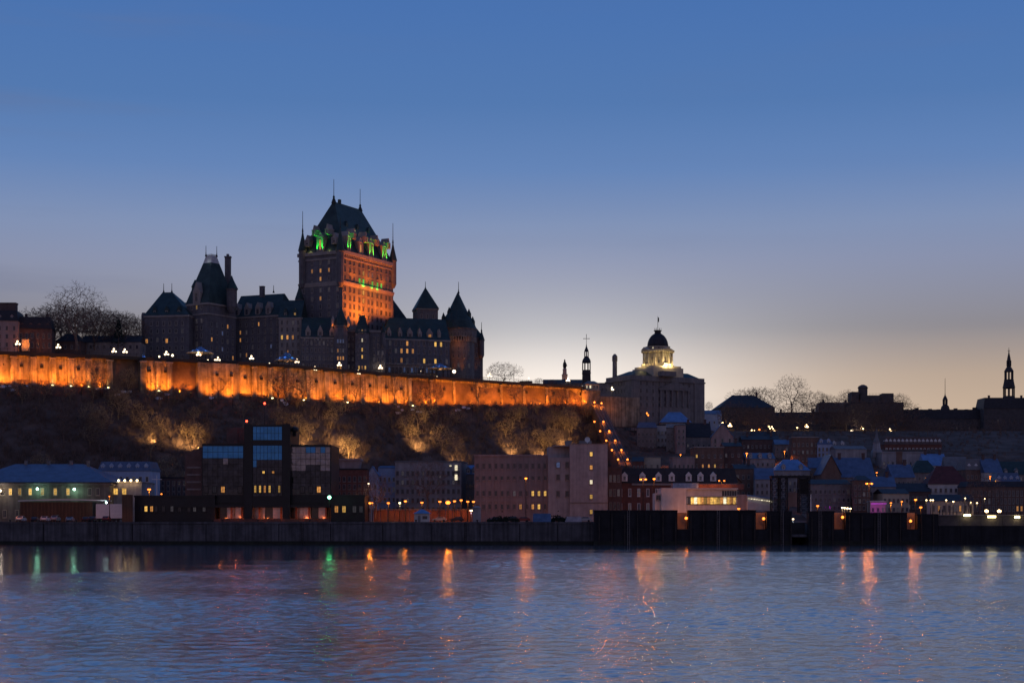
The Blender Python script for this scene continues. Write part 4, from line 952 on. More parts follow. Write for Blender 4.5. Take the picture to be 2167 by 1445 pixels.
house('seminary_pavilion', 'dark mansard pavilion at the foot of the slender bell spire', 'building', 2082, 2190, 960, 864, 841, 893, SEMI, RDARK, 'mansard', 0, 16, 3, 9, 1.0, 2.0, 'dddm', SEMI, 2)
house('hall_roof', 'dark hall with big hipped slate roof left of the bare skyline trees', 'building', 1523, 1640, 905, 862, 836, 860, SEMI, RDARK, 'hip', 3, 26, 2, 9, 1, 1.6, 'dddd', SEMI, 1)
house('long_lodge', 'long low dark lodge behind the rampart lamps below the skyline trees', 'building', 1636, 1745, 915, 886, 872, 880, SEMI, RDARK, 'gable', 0, 10, 2, 10, 1, 1.5, 'dddddm', SEMI, 2)
house('mansard_lodge', 'blue grey mansard house with one amber dormer on the skyline', 'house', 1733, 1808, 905, 872, 851, 885, SEMI, RGREY, 'mansard', 0, 12, 2, 6, 1, 1.6, 'dddddm', SEMI, 2, dorm=4, dk='dadd')
t, F, zb, ze, zr = house('stepped_block', 'dark stepped block with a domed roof house on top of the skyline', 'building', 1800, 1912, 915, 853, 850, 870, SEMI, RDARK, 'flat', 0, 22, 4, 9, 1, 1.6, 'ddddddm', SEMI)
mb = MB(); mb.fbox(F, 1, 5, 2, 12, ze, WZ(829, 872)); mb.fbox(F, 6, 24, 3, 14, ze, WZ(836, 872)); mb.fbox(F, 18, 24, 2, 10, ze, WZ(832, 872)); part(mb, 'roof_house', SEMI, t)
p = F.P(8, 6, 0); mb = MB(); r_ = 10*870/F_PX; mb.lathe((p[0], p[1], 0), [(r_, WZ(838, 876)), (r_, WZ(822, 876)), (r_*1.15, WZ(821, 876)), (r_*.9, WZ(817, 876)), (r_*.3, WZ(814, 876))], 12); part(mb, 'domed_turret', SEMI, t)
mb = MB()
for i in range(10): a = F.P(11+i*.8, 3.2, 0); mb.tube((a[0], a[1], WZ(836, 872)), (a[0], a[1], WZ(831, 872)), .06, n=4)
part(mb, 'roof_railing', DARKMET, t)
house('sky_gap_house', 'pale blue low house in the gap right of the domed building', 'house', 1486, 1527, 905, 876, 868, 850, PALEB, RBLUE, 'gable', 0, 10, 1, 4, 1, 1.4, 'dyyd', WHITEW)
# upper town on the left, behind the terrace
house('tall_townhouse', 'tall pinkish townhouse with paired chimneys at the picture edge above the terrace', 'house', -40, 38, 745, 678, 655, 640, PINK, RDARK, 'mansard', 6, 14, 3, 5, 1.1, 2.0, 'dddm', PINK, 0, dorm=3)
for px in (9, 26):
    mb = MB(); x = WX(px, 646); mb.box(x-1.6, x+1.6, 645, 648, WZ(668, 646), WZ(644, 646)); mb.box(x-1.8, x+1.8, 644.8, 648.2, WZ(644, 646), WZ(641, 646)); solo(mb, 'chimney_stack', BRICKD, 'broad brick chimney stack on the pinkish townhouse, the %s' % ('left one of the pair' if px == 9 else 'right one of the pair'), 'chimney', 'townhouse chimneys', loc=(x, 646, WZ(668, 646)))
house('mansard_townhouse', 'dark mansard townhouse with an orange lit doorway above the terrace', 'house', 38, 110, 745, 695, 669, 645, BRICKD, RDARK, 'mansard', 10, 14, 2, 6, 1.1, 2.2, 'dddb', GREYD, 2, dorm=4, dk='dadd')
mb = MB(); G = fpx(46, 62, 642, 6); mb.fbox(G, 0, G.w, -.2, 1, WZ(742, 642), WZ(718, 642)); o = solo(mb, 'porch', CREAM, 'small porch glowing orange at the dark mansard townhouse', 'porch', loc=G.P(1, 0, DECK)); light('POINT', None, (WX(53, 640), 639.5, WZ(727, 640)), 500, SODIUM, .3)
light('POINT', None, (WX(76, 640), 640, WZ(722, 640)), 160, SODIUM, .3)
house('low_pavilion', 'low dark pavilion under the bare trees beside the castle hotel', 'pavilion', 172, 297, 745, 724, 710, 668, GREYD, RDARK, 'gable', 0, 10, 1, 9, 1.2, 1.8, 'dddd', GREYD)
house('garden_house', 'small dark hipped roof house behind the tall bare tree', 'house', 118, 172, 745, 722, 706, 660, BRICKD, RDARK, 'hip', 0, 9, 1, 4, 1, 1.6, 'dddd', GREYD)
# funicular head pavilions near the monument
house('head_pavilion', 'low lit pavilion with a pale roof at the head of the cable railway', 'pavilion', 1238, 1268, 826, 812, 806, 742, CREAM, RGREY, 'hip', 8, 6, 1, 4, 1, 1.6, 'ddwd', CREAM)
house('terrace_hall', 'low grey hall on the terrace between the monument and the round bare tree', 'pavilion', 1150, 1232, 822, 812, 803, 765, GREYD, RDARK, 'gable', 0, 9, 1, 9, .9, 1.2, 'dddd', GREYD)
house('small_shelter', 'small flat dark shelter on the terrace right of the round bare tree', 'shelter', 1100, 1126, 820, 808, 806, 748, GREYD, RDARK, 'flat', 0, 5, 1, 4, .8, 1.2, 'd', GREYD)
house('square_house', 'low house beside the church spire above the end of the terrace wall', 'house', 1262, 1296, 832, 812, 806, 770, GREYD, RDARK, 'flat', 0, 8, 2, 4, .9, 1.4, 'dm', GREYD)

# ---- terrace kiosks with blue lit roofs
def kiosk(px, pyb, pyt, hw, Y, label):
    x = WX(px, Y); t = thing('terrace_kiosk', label, 'kiosk', (x, Y, DECK), 'round kiosks on the terrace'); s = Y/F_PX; zE = WZ(pyb, Y); zT = WZ(pyt, Y); r = hw*s
    mb = MB(); mb.lathe((x, Y, 0), [(r*.97, zE-.2), (r, zE), (r*.55, zE+.35*(zT-zE)), (r*.34, zE+.5*(zT-zE)), (r*.30, zE+.75*(zT-zE)), (.15, zT)], 16); part(mb, 'roof', RBLUE, t)
    mb = MB(); mb.lathe((x, Y, 0), [(r*1.0, zE-.55), (r*1.02, zE-.22)], 16); part(mb, 'eave_band', CREAM, t)
    mb = MB(); mb.lathe((x, Y, 0), [(.2, zT-.2), (.14, zT+1), (.05, zT+3.5)], 5); part(mb, 'finial', DARKMET, t)
    for i in range(8):
        a = math.pi*(i+.5)/4; mb = MB(); mb.tube((x+r*.72*math.cos(a), Y+r*.72*math.sin(a), DECK), (x+r*.72*math.cos(a), Y+r*.72*math.sin(a), zE-.3), .12); part(mb, 'post', DARKMET, t)
    mb = MB(); mb.lathe((x, Y, 0), [(r*.75, DECK), (r*.75, DECK+.3)], 16); part(mb, 'floor', CHATS, t)
    for i in range(6):
        a = math.pi*i/3+.4; light('POINT', t, (x+r*.62*math.cos(a), Y+r*.62*math.sin(a), zE+1.3+.0), 26, (.10, .32, 1), .15)
    light('POINT', t, (x, Y, zE-.8), 60, (1, .5, .2), .2)
    for i in range(4): light('POINT', t, (x+r*1.15*math.cos(-.4-i*.8), Y+r*1.15*math.sin(-.4-i*.8), zE-1.0), 22, (1, .45, .15), .1)
kiosk(424, 746, 733, 28, 640, 'blue roofed terrace kiosk in front of the left castle tower')
kiosk(607, 762, 745, 26, 655, 'blue roofed terrace kiosk left of the central tower foot')
kiosk(931, 779, 768, 25, 700, 'blue roofed terrace kiosk beside the round tower')
kiosk(304, 757, 752, 8, 612, 'tiny blue kiosk at the dark bastion left of the castle')

# ================================================================== TREES
def tree_mesh(name, seed, h, wide, mats, n=620, base=.22, twig=.028, crown=.62, flat=.5, lean=0.0, tw=3, fork=0.0):
    """bare tree: limbs grow to points spread through the crown, thickness follows what each limb carries"""
    rs = np.random.RandomState(seed)
    c = np.array([lean*h, 0, h*(1-crown*.5)]); rad = np.array([wide*.5*h, wide*.5*h, crown*.5*h])
    pts = []
    while len(pts) < n:
        p = rs.uniform(-1, 1, 3); r = np.linalg.norm(p)
        if r > 1 or r < .25: continue
        if rs.rand() > r**1.3: continue
        if p[2] < -flat and rs.rand() < .75: continue
        q = c+p*rad*(1+.14*math.sin(5*math.atan2(p[1], p[0])+seed)); pts.append(q)
    pts = np.array(pts); root = np.array([0, 0, -.4])
    nodes = [root]; par = [-1]
    for k in range(1, 6): nodes.append(np.array([math.sin(k+seed)*.012*h, math.cos(2*k+seed)*.010*h, h*base*k/5])); par.append(len(nodes)-2)
    ntr = len(nodes)
    fk = nodes[-1]
    # main limbs
    for k in range(5):
        a = 6.283*k/5+rs.uniform(-.4, .4); d = np.array([math.cos(a)*wide*rs.uniform(.35, .6), math.sin(a)*wide*rs.uniform(.35, .6), rs.uniform(.9, 1.3)])
        if k == 0: d = np.array([lean, 0, 1.4])
        pr = rs.randint(ntr-2, ntr)
        for j in range(1, 5):
            nodes.append(nodes[pr]+d/np.linalg.norm(d)*h*.085+rs.normal(0, .010*h, 3)); par.append(pr); pr = len(nodes)-1; d = d*[1.06, 1.06, 1]
    N_ = len(nodes)
    order = np.argsort(np.linalg.norm(pts-fk, axis=1))
    A = np.zeros((N_+n, 3)); A[:N_] = np.array(nodes); par = par+[0]*n; cnt = N_; dist = np.linalg.norm(A[:N_]-fk, axis=1).tolist()+[0]*n
    for i in order:
        p = pts[i]; v = p-A[:cnt]; dd = np.linalg.norm(v, axis=1)+1e-6
        cost = dd+.35*np.maximum(0, -v[:, 2])+.10*np.array(dist[:cnt]); cost[:ntr-1] = 1e9
        j = int(np.argmin(cost)); A[cnt] = p; par[cnt] = j; dist[cnt] = dist[j]+dd[j]; cnt += 1
    wgt = np.ones(cnt)
    for i in range(cnt-1, 0, -1): wgt[par[i]] += wgt[i]
    rad_ = np.maximum(twig, (h*.0185)*(wgt/wgt[0])**.50)
    mb = MB(); tk = MB()
    for i in range(1, cnt):
        j = par[i]; r1 = rad_[i]; r0 = min(rad_[j], r1*1.5); m_ = tk if i < ntr else mb
        k = 7 if r1 > .12 else (4 if r1 > .05 else 3)
        if i >= N_ and np.linalg.norm(A[i]-A[j]) > 1.2:
            mid = (A[i]+A[j])/2+rs.normal(0, .05, 3)*np.linalg.norm(A[i]-A[j])+[0, 0, .03*h*.2]; m_.tube(A[j], mid, r0, (r0+r1)/2, n=k); m_.tube(mid, A[i], (r0+r1)/2, r1, n=k)
        else: m_.tube(A[j], A[i], r0, r1, n=k)
        if i >= N_ and wgt[i] < 5:
            d0 = A[i]-A[j]; d0 = d0/(np.linalg.norm(d0)+1e-6)
            for _ in range(tw):
                d = d0+rs.normal(0, .55, 3)+[0, 0, .25]; d /= np.linalg.norm(d); mb.tube(A[i], A[i]+d*h*rs.uniform(.03, .065), twig*.8, twig*.4, n=3)
    return tk.mesh('trunk', mats), mb.mesh('crown', mats)
def tree_obj(k, loc, sc, rot, name='bare_tree'):
    o = link(name, None, None, loc); o.scale = sc; o.rotation_euler = rot
    link('trunk', TM[k][0], o); link('crown', TM[k][1], o); return o
TM = {'tall': tree_mesh('tree', 1, 24, .82, BARK, 640, .24, .036, .78, .6), 'round': tree_mesh('tree', 2, 13, 1.0, BARK, 820, .12, .036, .88, .5),
      'a': tree_mesh('tree', 3, 12, .75, BARK, 330, .22, .030, .78), 'b': tree_mesh('tree', 4, 10, .9, BARK, 300, .18, .030, .8),
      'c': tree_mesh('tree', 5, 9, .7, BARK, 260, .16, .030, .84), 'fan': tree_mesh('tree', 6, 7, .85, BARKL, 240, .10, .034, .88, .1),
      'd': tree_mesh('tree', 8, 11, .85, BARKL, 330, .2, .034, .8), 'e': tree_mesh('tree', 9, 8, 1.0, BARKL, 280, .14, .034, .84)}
TH = {'tall': 24, 'round': 13, 'a': 12, 'b': 10, 'c': 9, 'fan': 7, 'd': 11, 'e': 8}
def tree(kind, px, pyb, pyt, Y, label, group=None, wide=1.0, name='bare_tree'):
    x = WX(px, Y); z = WZ(pyb, Y); s = (WZ(pyt, Y)-z)/TH[kind]
    o = tree_obj(kind, (x, Y, z), (s*wide, s*wide, s), (0, 0, rnd.uniform(0, 6.28)), name); return tag(o, label, 'tree', group)
tree('tall', 162, 738, 604, 640, 'tallest bare tree standing alone above the terrace left of the castle', wide=1.15)
for i, (px, pt, w_, k) in enumerate(((112, 648, 1.2, 'round'), (135, 640, 1.2, 'round'), (200, 655, 1.2, 'round'), (228, 660, 1.1, 'round'), (262, 664, 1.3, 'round'), (283, 676, 1.2, 'round'), (70, 655, 1.0, 'round'), (98, 662, 1.1, 'round'), (150, 650, 1.2, 'round'), (178, 646, 1.3, 'round'), (214, 652, 1.2, 'round'), (245, 660, 1.2, 'round'), (272, 668, 1.3, 'round'))):
    tree(k, px, 738, pt, 662+i*3, 'lower bare tree in the crowd round the tallest one above the terrace', 'crowded bare trees left of the castle', w_)
def conifer(px, pyb, pyt, Y, label):
    x = WX(px, Y); zb = WZ(pyb, Y); h = WZ(pyt, Y)-zb; t = thing('conifer', label, 'tree', (x, Y, zb)); mb = MB(); mb.tube((x, Y, zb), (x, Y, zb+h*.9), .2, .05); part(mb, 'trunk', BARK, t)
    mb = MB(); r = random.Random(5)
    for i in range(420):
        f = r.random()**.8; z = zb+h*(.08+.92*f); rr = (1-f)*h*.22+.1; a = r.uniform(0, 6.28); q = rr*r.uniform(.5, 1.1); c = Vector((x+q*math.cos(a), Y+q*math.sin(a), z)); e = r.uniform(.25, .6)
        d = Vector((math.cos(a), math.sin(a), -.35)); s2 = Vector((-math.sin(a), math.cos(a), 0)); mb.add([c-s2*e*.5, c+s2*e*.5, c+d*e*1.6, c+Vector((0, 0, .25))], [(0, 1, 2), (0, 3, 1), (0, 2, 3), (1, 3, 2)])
    part(mb, 'crown', NEEDLE, t)
conifer(251, 738, 676, 655, 'dark pointed conifer among bare trees beside the castle')
tree('round', 1066, 812, 768, 722, 'dome shaped bare tree on the terrace right of the castle', wide=1.75)
tree('round', 1140, 814, 800, 730, 'small bare bush tree between the shelter and the monument', wide=1.4)
tree('round', 1168, 816, 803, 735, 'little bare tree just left of the stone monument', wide=1.3)
for px, pt, w_, k, lb in ((1675, 796, 1.1, 'tall', 'tall bare tree sticking up highest on the right skyline'), (1580, 822, 1.5, 'round', 'bare skyline tree over the ridge of the dark hall'), (1612, 820, 1.4, 'round', 'bare skyline tree at the right end of the hall roof'),
      (1718, 828, 1.6, 'round', 'broad bare skyline tree right of the tallest one'), (1752, 836, 1.3, 'round', 'bare tree behind the blue grey mansard house'), (1798, 826, 1.0, 'round', 'bare tree behind the stepped block, left side'), (1900, 834, 1.2, 'round', 'bare tree at the right shoulder of the stepped block'), (1500, 850, .8, 'round', 'tiny bare tree in the bright sky gap beside the domed building')):
    tree(k, px, 878 if px != 1500 else 872, pt, 882 if px < 1790 else 900, lb, 'bare trees on the right skyline', w_)
for px, b, t_, k, lb in ((1560, 915, 850, 'round', 'dark bare tree before the left end of the dark hall'), (1600, 918, 860, 'round', 'dark bare tree before the middle of the dark hall'), (1650, 915, 856, 'round', 'dark bare tree before the long low lodge'), (1700, 918, 850, 'round', 'dark bare tree below the tallest skyline tree'), (1755, 915, 855, 'round', 'dark bare tree before the mansard lodge'),
    (1790, 920, 838, 'tall', 'tall dark bare tree at the left edge of the stepped block'), (1820, 922, 850, 'round', 'dark bare tree covering the left of the stepped block'), (1850, 922, 846, 'round', 'dark bare tree covering the middle of the stepped block'), (1880, 922, 842, 'tall', 'dark bare tree covering the right of the stepped block'), (1905, 922, 850, 'round', 'dark bare tree at the right foot of the stepped block'),
    (1935, 935, 885, 'round', 'dark bare tree under the left part of the seminary'), (1990, 938, 890, 'round', 'dark bare tree under the roof cupola'), (2030, 945, 895, 'round', 'dark bare tree right of the red dormer terrace'), (2060, 955, 905, 'round', 'dark bare tree below the single seminary lamp'), (2100, 960, 905, 'round', 'dark bare tree below the slender bell spire'), (2140, 965, 915, 'round', 'dark bare tree under the far right lamp pair'), (2085, 972, 930, 'a', 'small dark tree above the blue framed house')):
    tree(k, px, b, t_, 812, lb, 'dark trees on the right hill', 1.35)
for px, b, t_, lb in ((588, 845, 785, 'left'), (605, 846, 782, 'second'), (640, 848, 788, 'third'), (835, 845, 795, 'fourth'), (752, 848, 800, 'fifth'), (200, 805, 760, 'sixth'), (1012, 850, 800, 'seventh'), (1090, 850, 806, 'eighth'), (925, 850, 812, 'ninth'), (1165, 850, 815, 'tenth'), (1190, 850, 820, 'last')):
    Yt = wpt(px)[1]-9; tree('a', px, b+8, t_, Yt, 'bare tree silhouetted against the orange wall, %s of them' % lb, 'silhouetted trees at the wall', 1.15)
# trees on the quay side
tree('tall', 795, 1095, 1000, 505, 'bare street tree left of the blue roofed quay kiosk by sodium lamps', wide=.95)
tree('tall', 905, 1080, 972, 515, 'big forked bare tree in front of the long grey building', wide=1.05)
tree('tall', 866, 1090, 1010, 540, 'thin bare tree before the left half of the long grey building', wide=.8)
tree('a', 745, 1092, 1020, 512, 'bare tree against the pinkish brick warehouse', wide=.9)
for px, b, t_, Y, lb in ((2075, 1085, 1005, 500, 'bare plaza tree before the yellow lit wall'), (2050, 1086, 1035, 510, 'small bare plaza tree by the tube lights'), (2112, 1086, 1020, 505, 'bare plaza tree beside the orange lit arcade'), (1690, 1075, 1020, 560, 'bare tree between the lattice tower and stone houses'), (1805, 1075, 1010, 540, 'bare tree before the brown corner house with the tall lamp')):
    tree('a', px, b, t_, Y, lb)
# scrub and trees on the slope
CLR = random.Random(21)
def slope_pt(px, t):
    "a point on the slope below the wall at pixel column px, t metres in front of the wall"
    A = wpt(px); x, y = A[0]+.5*t*.58, A[1]-t*.81
    return x, y, ground(x, y)
for i in range(120):
    px = CLR.uniform(-20, 1270); t = CLR.uniform(4, 62)
    if i % 3 == 0: t = CLR.uniform(3, 12)
    x, y, z = slope_pt(min(px, 1230), t)
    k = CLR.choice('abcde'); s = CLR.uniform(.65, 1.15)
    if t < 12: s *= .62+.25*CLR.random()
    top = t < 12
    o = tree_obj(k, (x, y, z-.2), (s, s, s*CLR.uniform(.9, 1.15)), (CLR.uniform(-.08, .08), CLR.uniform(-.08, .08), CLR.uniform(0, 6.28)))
    if top: tag(o, 'bare tree growing at the foot of the orange lit terrace wall', 'tree', 'bare trees under the terrace wall')
    else: tag(o, 'bare tree in the thicket on the slope below the terrace', 'tree', 'bare trees on the slope')
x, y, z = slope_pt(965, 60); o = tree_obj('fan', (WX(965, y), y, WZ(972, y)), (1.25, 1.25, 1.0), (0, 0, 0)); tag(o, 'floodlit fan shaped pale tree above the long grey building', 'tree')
def onslope(px, py):
    Y = 520.0
    while Y < 845:
        if WZ(py, Y) <= ground(WX(px, Y), Y): return Y
        Y += 1.0
    return 700.0
LS = [(640, 915, 606), (652, 930, 600), (628, 900, 612), (745, 952, 598), (738, 965, 592), (700, 900, 626), (715, 880, 634), (885, 905, 632), (870, 925, 622), (900, 890, 640), (1085, 900, 655), (1070, 920, 645), (1100, 885, 662), (1150, 945, 640), (1140, 930, 648), (1165, 950, 636), (1195, 905, 664), (1210, 915, 660), (1180, 900, 668), (300, 905, 580), (280, 893, 582), (320, 918, 576), (340, 930, 572), (395, 925, 586), (250, 880, 586), (415, 935, 580)]
for px, py, Y in LS:
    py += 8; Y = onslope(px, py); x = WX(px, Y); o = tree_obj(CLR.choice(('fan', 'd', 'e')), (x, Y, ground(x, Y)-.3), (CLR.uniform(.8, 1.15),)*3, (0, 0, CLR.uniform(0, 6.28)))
    tag(o, 'bare tree in lightened bark caught in a floodlit patch of the slope', 'tree', 'floodlit trees on the slope')
for i in range(34):
    x = CLR.uniform(WX(1560, 800), WX(2230, 800)); Y = CLR.uniform(770, 816); o = tree_obj(CLR.choice('abc'), (x, Y, ground(x, Y)-.2), (CLR.uniform(.5, .8),)*3, (0, 0, CLR.uniform(0, 6.28)))
    tag(o, 'dim bare tree on the slope under the rampart lamps', 'tree', 'bare trees under the rampart')
def scrub():
    rs = np.random.RandomState(4); V = []; Fc = []; nb = 0
    for i in range(9000):
        if i < 5600:
            px = rs.uniform(-60, 1270); t = 64*rs.rand()**.9; x, y, z = slope_pt(min(px, 1232), t); x += rs.normal(0, 2)
            z = ground(x, y); hh = rs.uniform(1.4, 4.6)*(0.5 if t < 4 else 1)
        else:
            x = rs.uniform(40, 340); y = 845-rs.rand()**1.6*200; z = ground(x, y); hh = rs.uniform(1.0, 2.6)
        k = rs.randint(9, 15)
        a = rs.uniform(0, 6.283, k); e = rs.uniform(.15, .8, k); ln = hh*rs.uniform(.5, 1.1, k)
        for j in range(k):
            d = np.array([math.cos(a[j])*e[j], math.sin(a[j])*e[j], 1.0]); d /= np.linalg.norm(d); b = np.array([x, y, z-.1])+rs.normal(0, .25, 3)*[1, 1, 0]; m = b+d*ln[j]*.55; tp = m+(d+rs.normal(0, .3, 3))*ln[j]*.45
            s1 = np.array([math.sin(a[j]), -math.cos(a[j]), 0])*.05; s2 = np.array([math.cos(a[j]), math.sin(a[j]), 0])*.05
            V += [b-s1, b+s1, b+s2, m-s1*.7, m+s1*.7, m+s2*.7, tp]
            Fc += [(nb, nb+1, nb+4, nb+3), (nb+1, nb+2, nb+5, nb+4), (nb+2, nb, nb+3, nb+5), (nb+3, nb+4, nb+6), (nb+4, nb+5, nb+6), (nb+5, nb+3, nb+6)]; nb += 7
    mb = MB(); mb.v = [tuple(v) for v in V]; mb.f = Fc; mb.m = [0]*len(Fc)
    solo(mb, 'undergrowth', BARK, kind='stuff')
scrub()
# patches of old snow at the wall foot
mb = MB(); rs = random.Random(9)
for px in (20, 60, 200, 260, 340, 440, 590, 850, 862, 980):
    for k in range(3):
        x, y, z = slope_pt(px+rs.uniform(-18, 18), rs.uniform(1.5, 6)); n = 7; w_ = rs.uniform(1.0, 2.6)
        mb.add([(x, y, z+.5)]+[(x+w_*math.cos(6.283*i/n)*rs.uniform(.6, 1.1), y+.8*math.sin(6.283*i/n), ground(x, y+.8*math.sin(6.283*i/n))+.05) for i in range(n)], [(0, 1+i, 1+(i+1) % n) for i in range(n)])
solo(mb, 'snow', SNOW, kind='stuff')

# ================================================================== WATERFRONT, LEFT TO RIGHT
def wins(t, F, side, xs, z, wd, ht, ks, fr=None, off=0.0):
    for i, a in enumerate(xs): put_win(t, F, side, a, z, wd, ht, ks[i % len(ks)], fr, off=off)
# customs house with its broad blue hip roof
t, F, zb, ze, zr = house('customs_house', 'stone hall with a broad blue hipped roof at the car park', 'hall', -70, 232, 1104, 1020, 982, 495, mat('customs stone', (.23, .205, .17), .85, .25, .4, .03, streak=.3), RBLUE, 'hip', 0, 26, over=1.6)
z = WZ(1048, 495); kk = {42: 'y', 64: 'y', 90: 'y', 117: 'y', 144: 'y', 190: 'd', 207: 'd', 22: 'y', 5: 'd'}
for px, k in kk.items(): put_win(t, F, 'front', WX(px, 495)-F.o[0], z, 1.2, 2.3, k, CREAM)
for px in range(10, 230, 26): put_win(t, F, 'front', WX(px, 495)-F.o[0], WZ(1095, 495), 1.2, 2.4, pick(rnd, 'ddd'), CREAM)
for px in (14, 62, 110, 146): 
    mb = MB(); x = WX(px+40, 506); mb.box(x-.4, x+.4, 506, 507, WZ(990, 506), WZ(975, 506)); mb.box(x-.5, x+.5, 505.9, 507.1, WZ(975, 506), WZ(974, 506)); part(mb, 'roof_vent', GREYD, t)
mb = MB(); mb.fbox(F, -.5, F.w+.5, -.6, 26, ze-.9, ze-.3); part(mb, 'cornice', GREYD, t)
for px, q, lb in ((79, 1034, 'left'), (157, 1035, 'right')):
    tt = thing('wall_lamp', 'greenish wall lamp on the blue roofed stone hall, the %s one of two' % lb, 'lamp', (WX(px, 494), 494, WZ(q, 494)), 'greenish wall lamps')
    mb = MB(); p = W(px, q, 493.6); mb.box(p.x-.1, p.x+.1, 493.7, 495, p.z+.2, p.z+.35); part(mb, 'bracket', DARKMET, tt)
    mb = MB(); mb.ball(p, .38); part(mb, 'globe', LAMPC, tt); light('POINT', tt, (p.x, 493.0, p.z-.3), 130, (.35, 1, .6), .3)
tt = thing('wall_lamp', 'pale wall lamp at the picture edge on the blue roofed stone hall', 'lamp', (WX(1, 494), 494, WZ(1038, 494))); p = W(1, 1038, 493.6); mb = MB(); mb.ball(p, .4); part(mb, 'globe', LAMPW, tt); light('POINT', tt, (p.x, 493, p.z), 260, (1, .85, .7), .3)
# slatted timber shed with a pale canopy
sh = thing('canopy_shed', 'long slatted timber shed under a pale curved canopy in front of the stone hall', 'shed', (WX(130, 484), 484, QZ))
F = fpx(42, 196, 484, 0); zc = WZ(1060, 484)
n = 52
for i in range(n):
    mb = MB(); mb.fbox(F, F.w*i/n+.06, F.w*(i+.72)/n, rnd.uniform(0, .05), .12, QZ, zc-.2); part(mb, 'slat', WOODO, sh)
mb = MB(); mb.fbox(F, .1, F.w-.1, .3, 5, QZ, zc-.3); part(mb, 'wall', BLACKP, sh)
mb = MB(); P = [F.P(-.4+ (F.w+4.8)*i/14, -.6, 0) for i in range(15)]
for i in range(14):
    z0 = zc+.55*math.sin(math.pi*(i/14)*.75+.3)-.25; z1 = zc+.55*math.sin(math.pi*((i+1)/14)*.75+.3)-.25; a, b = P[i], P[i+1]
    mb.add([(a[0], a[1], z0), (b[0], b[1], z1), (b[0], b[1]+6.5, z1), (a[0], a[1]+6.5, z0), (a[0], a[1], z0+.3), (b[0], b[1], z1+.3), (b[0], b[1]+6.5, z1+.3), (a[0], a[1]+6.5, z0+.3)], [(0, 1, 5, 4), (4, 5, 6, 7), (3, 2, 1, 0), (2, 3, 7, 6), (1, 2, 6, 5), (0, 4, 7, 3)])
part(mb, 'canopy', PAINTW, sh)
tt = thing('canopy_lamp', 'cold white lamp under the right end of the pale canopy', 'lamp', W(225, 1063, 483)); p = W(225, 1063, 483); mb = MB(); mb.ball(p, .3); part(mb, 'globe', LAMPC, tt); light('POINT', tt, p+Vector((0, -.5, -.3)), 150, (.8, .9, 1), .3)
# low wing with four wall lights and the pale blue mansard behind
t, F, zb, ze, zr = house('harbour_office', 'low stone wing with four bright eave lights right of the blue hall', 'building', 232, 300, 1104, 1022, 1012, 500, GREYW, GREYD, 'flat', 0, 18)
for px in (245, 263): put_win(t, F, 'front', WX(px, 500)-F.o[0], WZ(1047, 500), 1.6, 2.2, 'y', CREAM)
for i, px in enumerate((251, 264, 277, 290)):
    p = W(px, 1016.5, 499.4); tt = thing('eave_light', 'bright yellowish eave light on the low stone wing, number %s from the left' % ('one', 'two', 'three', 'four')[i], 'lamp', p, 'row of four eave lights'); mb = MB(); mb.ball(p, .33); part(mb, 'globe', emit('eave lamp', (1, .78, .38), 9), tt); light('POINT', tt, p+Vector((0, -.4, -.2)), 60, WARM, .2)
house('blue_mansard', 'pale blue house with a blue mansard roof and dormers behind the low stone wing', 'house', 208, 318, 1030, 996, 976, 530, PALEB, RBLUE, 'mansard', -3, 12, 1, 8, 1.1, 1.9, 'dddddm', WHITEW, 2, dorm=6, drop=12)
house('brown_row', 'brown brick row half hidden between the blue mansard and the black office', 'house', 316, 396, 1060, 1012, 1004, 545, BRICKD, RDARK, 'flat', 0, 12, 3, 7, 1.0, 1.7, 'dddddd', GREYD, drop=14)
# cross shaped mast with an orange flood
mb = MB(); x = WX(332, 478); tt = thing('signal_mast', 'pale cross shaped signal mast beside the black office', 'mast', (x, 478, QZ)); mb.tube((x, 478, QZ), (x, 478, WZ(1005, 478)), .16, .1); part(mb, 'mast', PAINTW, tt); mb = MB(); mb.tube((x-1.5, 478, WZ(1014, 478)), (x+1.5, 478, WZ(1014, 478)), .12); part(mb, 'cross_arm', PAINTW, tt)
# timber screen
ts = thing('timber_screen', 'tall orange lit timber screen between the trailer and the black office', 'screen', (WX(270, 470), 470, QZ)); F = fpx(258, 281, 470, 12)
for i in range(7):
    mb = MB(); mb.fbox(F, F.w*i/7+.03, F.w*(i+.9)/7, 0, .15+(i % 2)*.06, QZ, WZ(1046, 470)); part(mb, 'plank', WOODO, ts)
mb = MB(); mb.fbox(F, 0, F.w, .25, .5, QZ, WZ(1047, 470)); part(mb, 'frame', DARKMET, ts)

# ---- black glass office
OY = 478
of = thing('black_office', 'black glass office block with a taller central core and mirrored panes', 'office building', (WX(566, OY), OY, QZ))
def panes(F, a0, a1, z0, z1, nx, nz, matf, gap=.10, name='pane', b=-.10, tilt=.012):
    for j in range(nz):
        for i in range(nx):
            m = matf(i, j); mb = MB()
            xa = a0+(a1-a0)*i/nx+gap/2; xb = a0+(a1-a0)*(i+1)/nx-gap/2; za = z0+(z1-z0)*j/nz+gap/2; zb_ = z0+(z1-z0)*(j+1)/nz-gap/2
            ta, tb = rnd.uniform(-tilt, tilt)*2, rnd.uniform(-tilt, tilt)*2
            p = [F.P(xa, b+ta, za), F.P(xb, b-ta, za), F.P(xb, b-ta+tb, zb_), F.P(xa, b+ta+tb, zb_)]; q = [F.P(xa, b+.07, za), F.P(xb, b+.07, za), F.P(xb, b+.07, zb_), F.P(xa, b+.07, zb_)]
            mb.add(p+q, [(0, 1, 2, 3), (0, 4, 5, 1), (1, 5, 6, 2), (2, 6, 7, 3), (3, 7, 4, 0)]); part(mb, name, m, of)
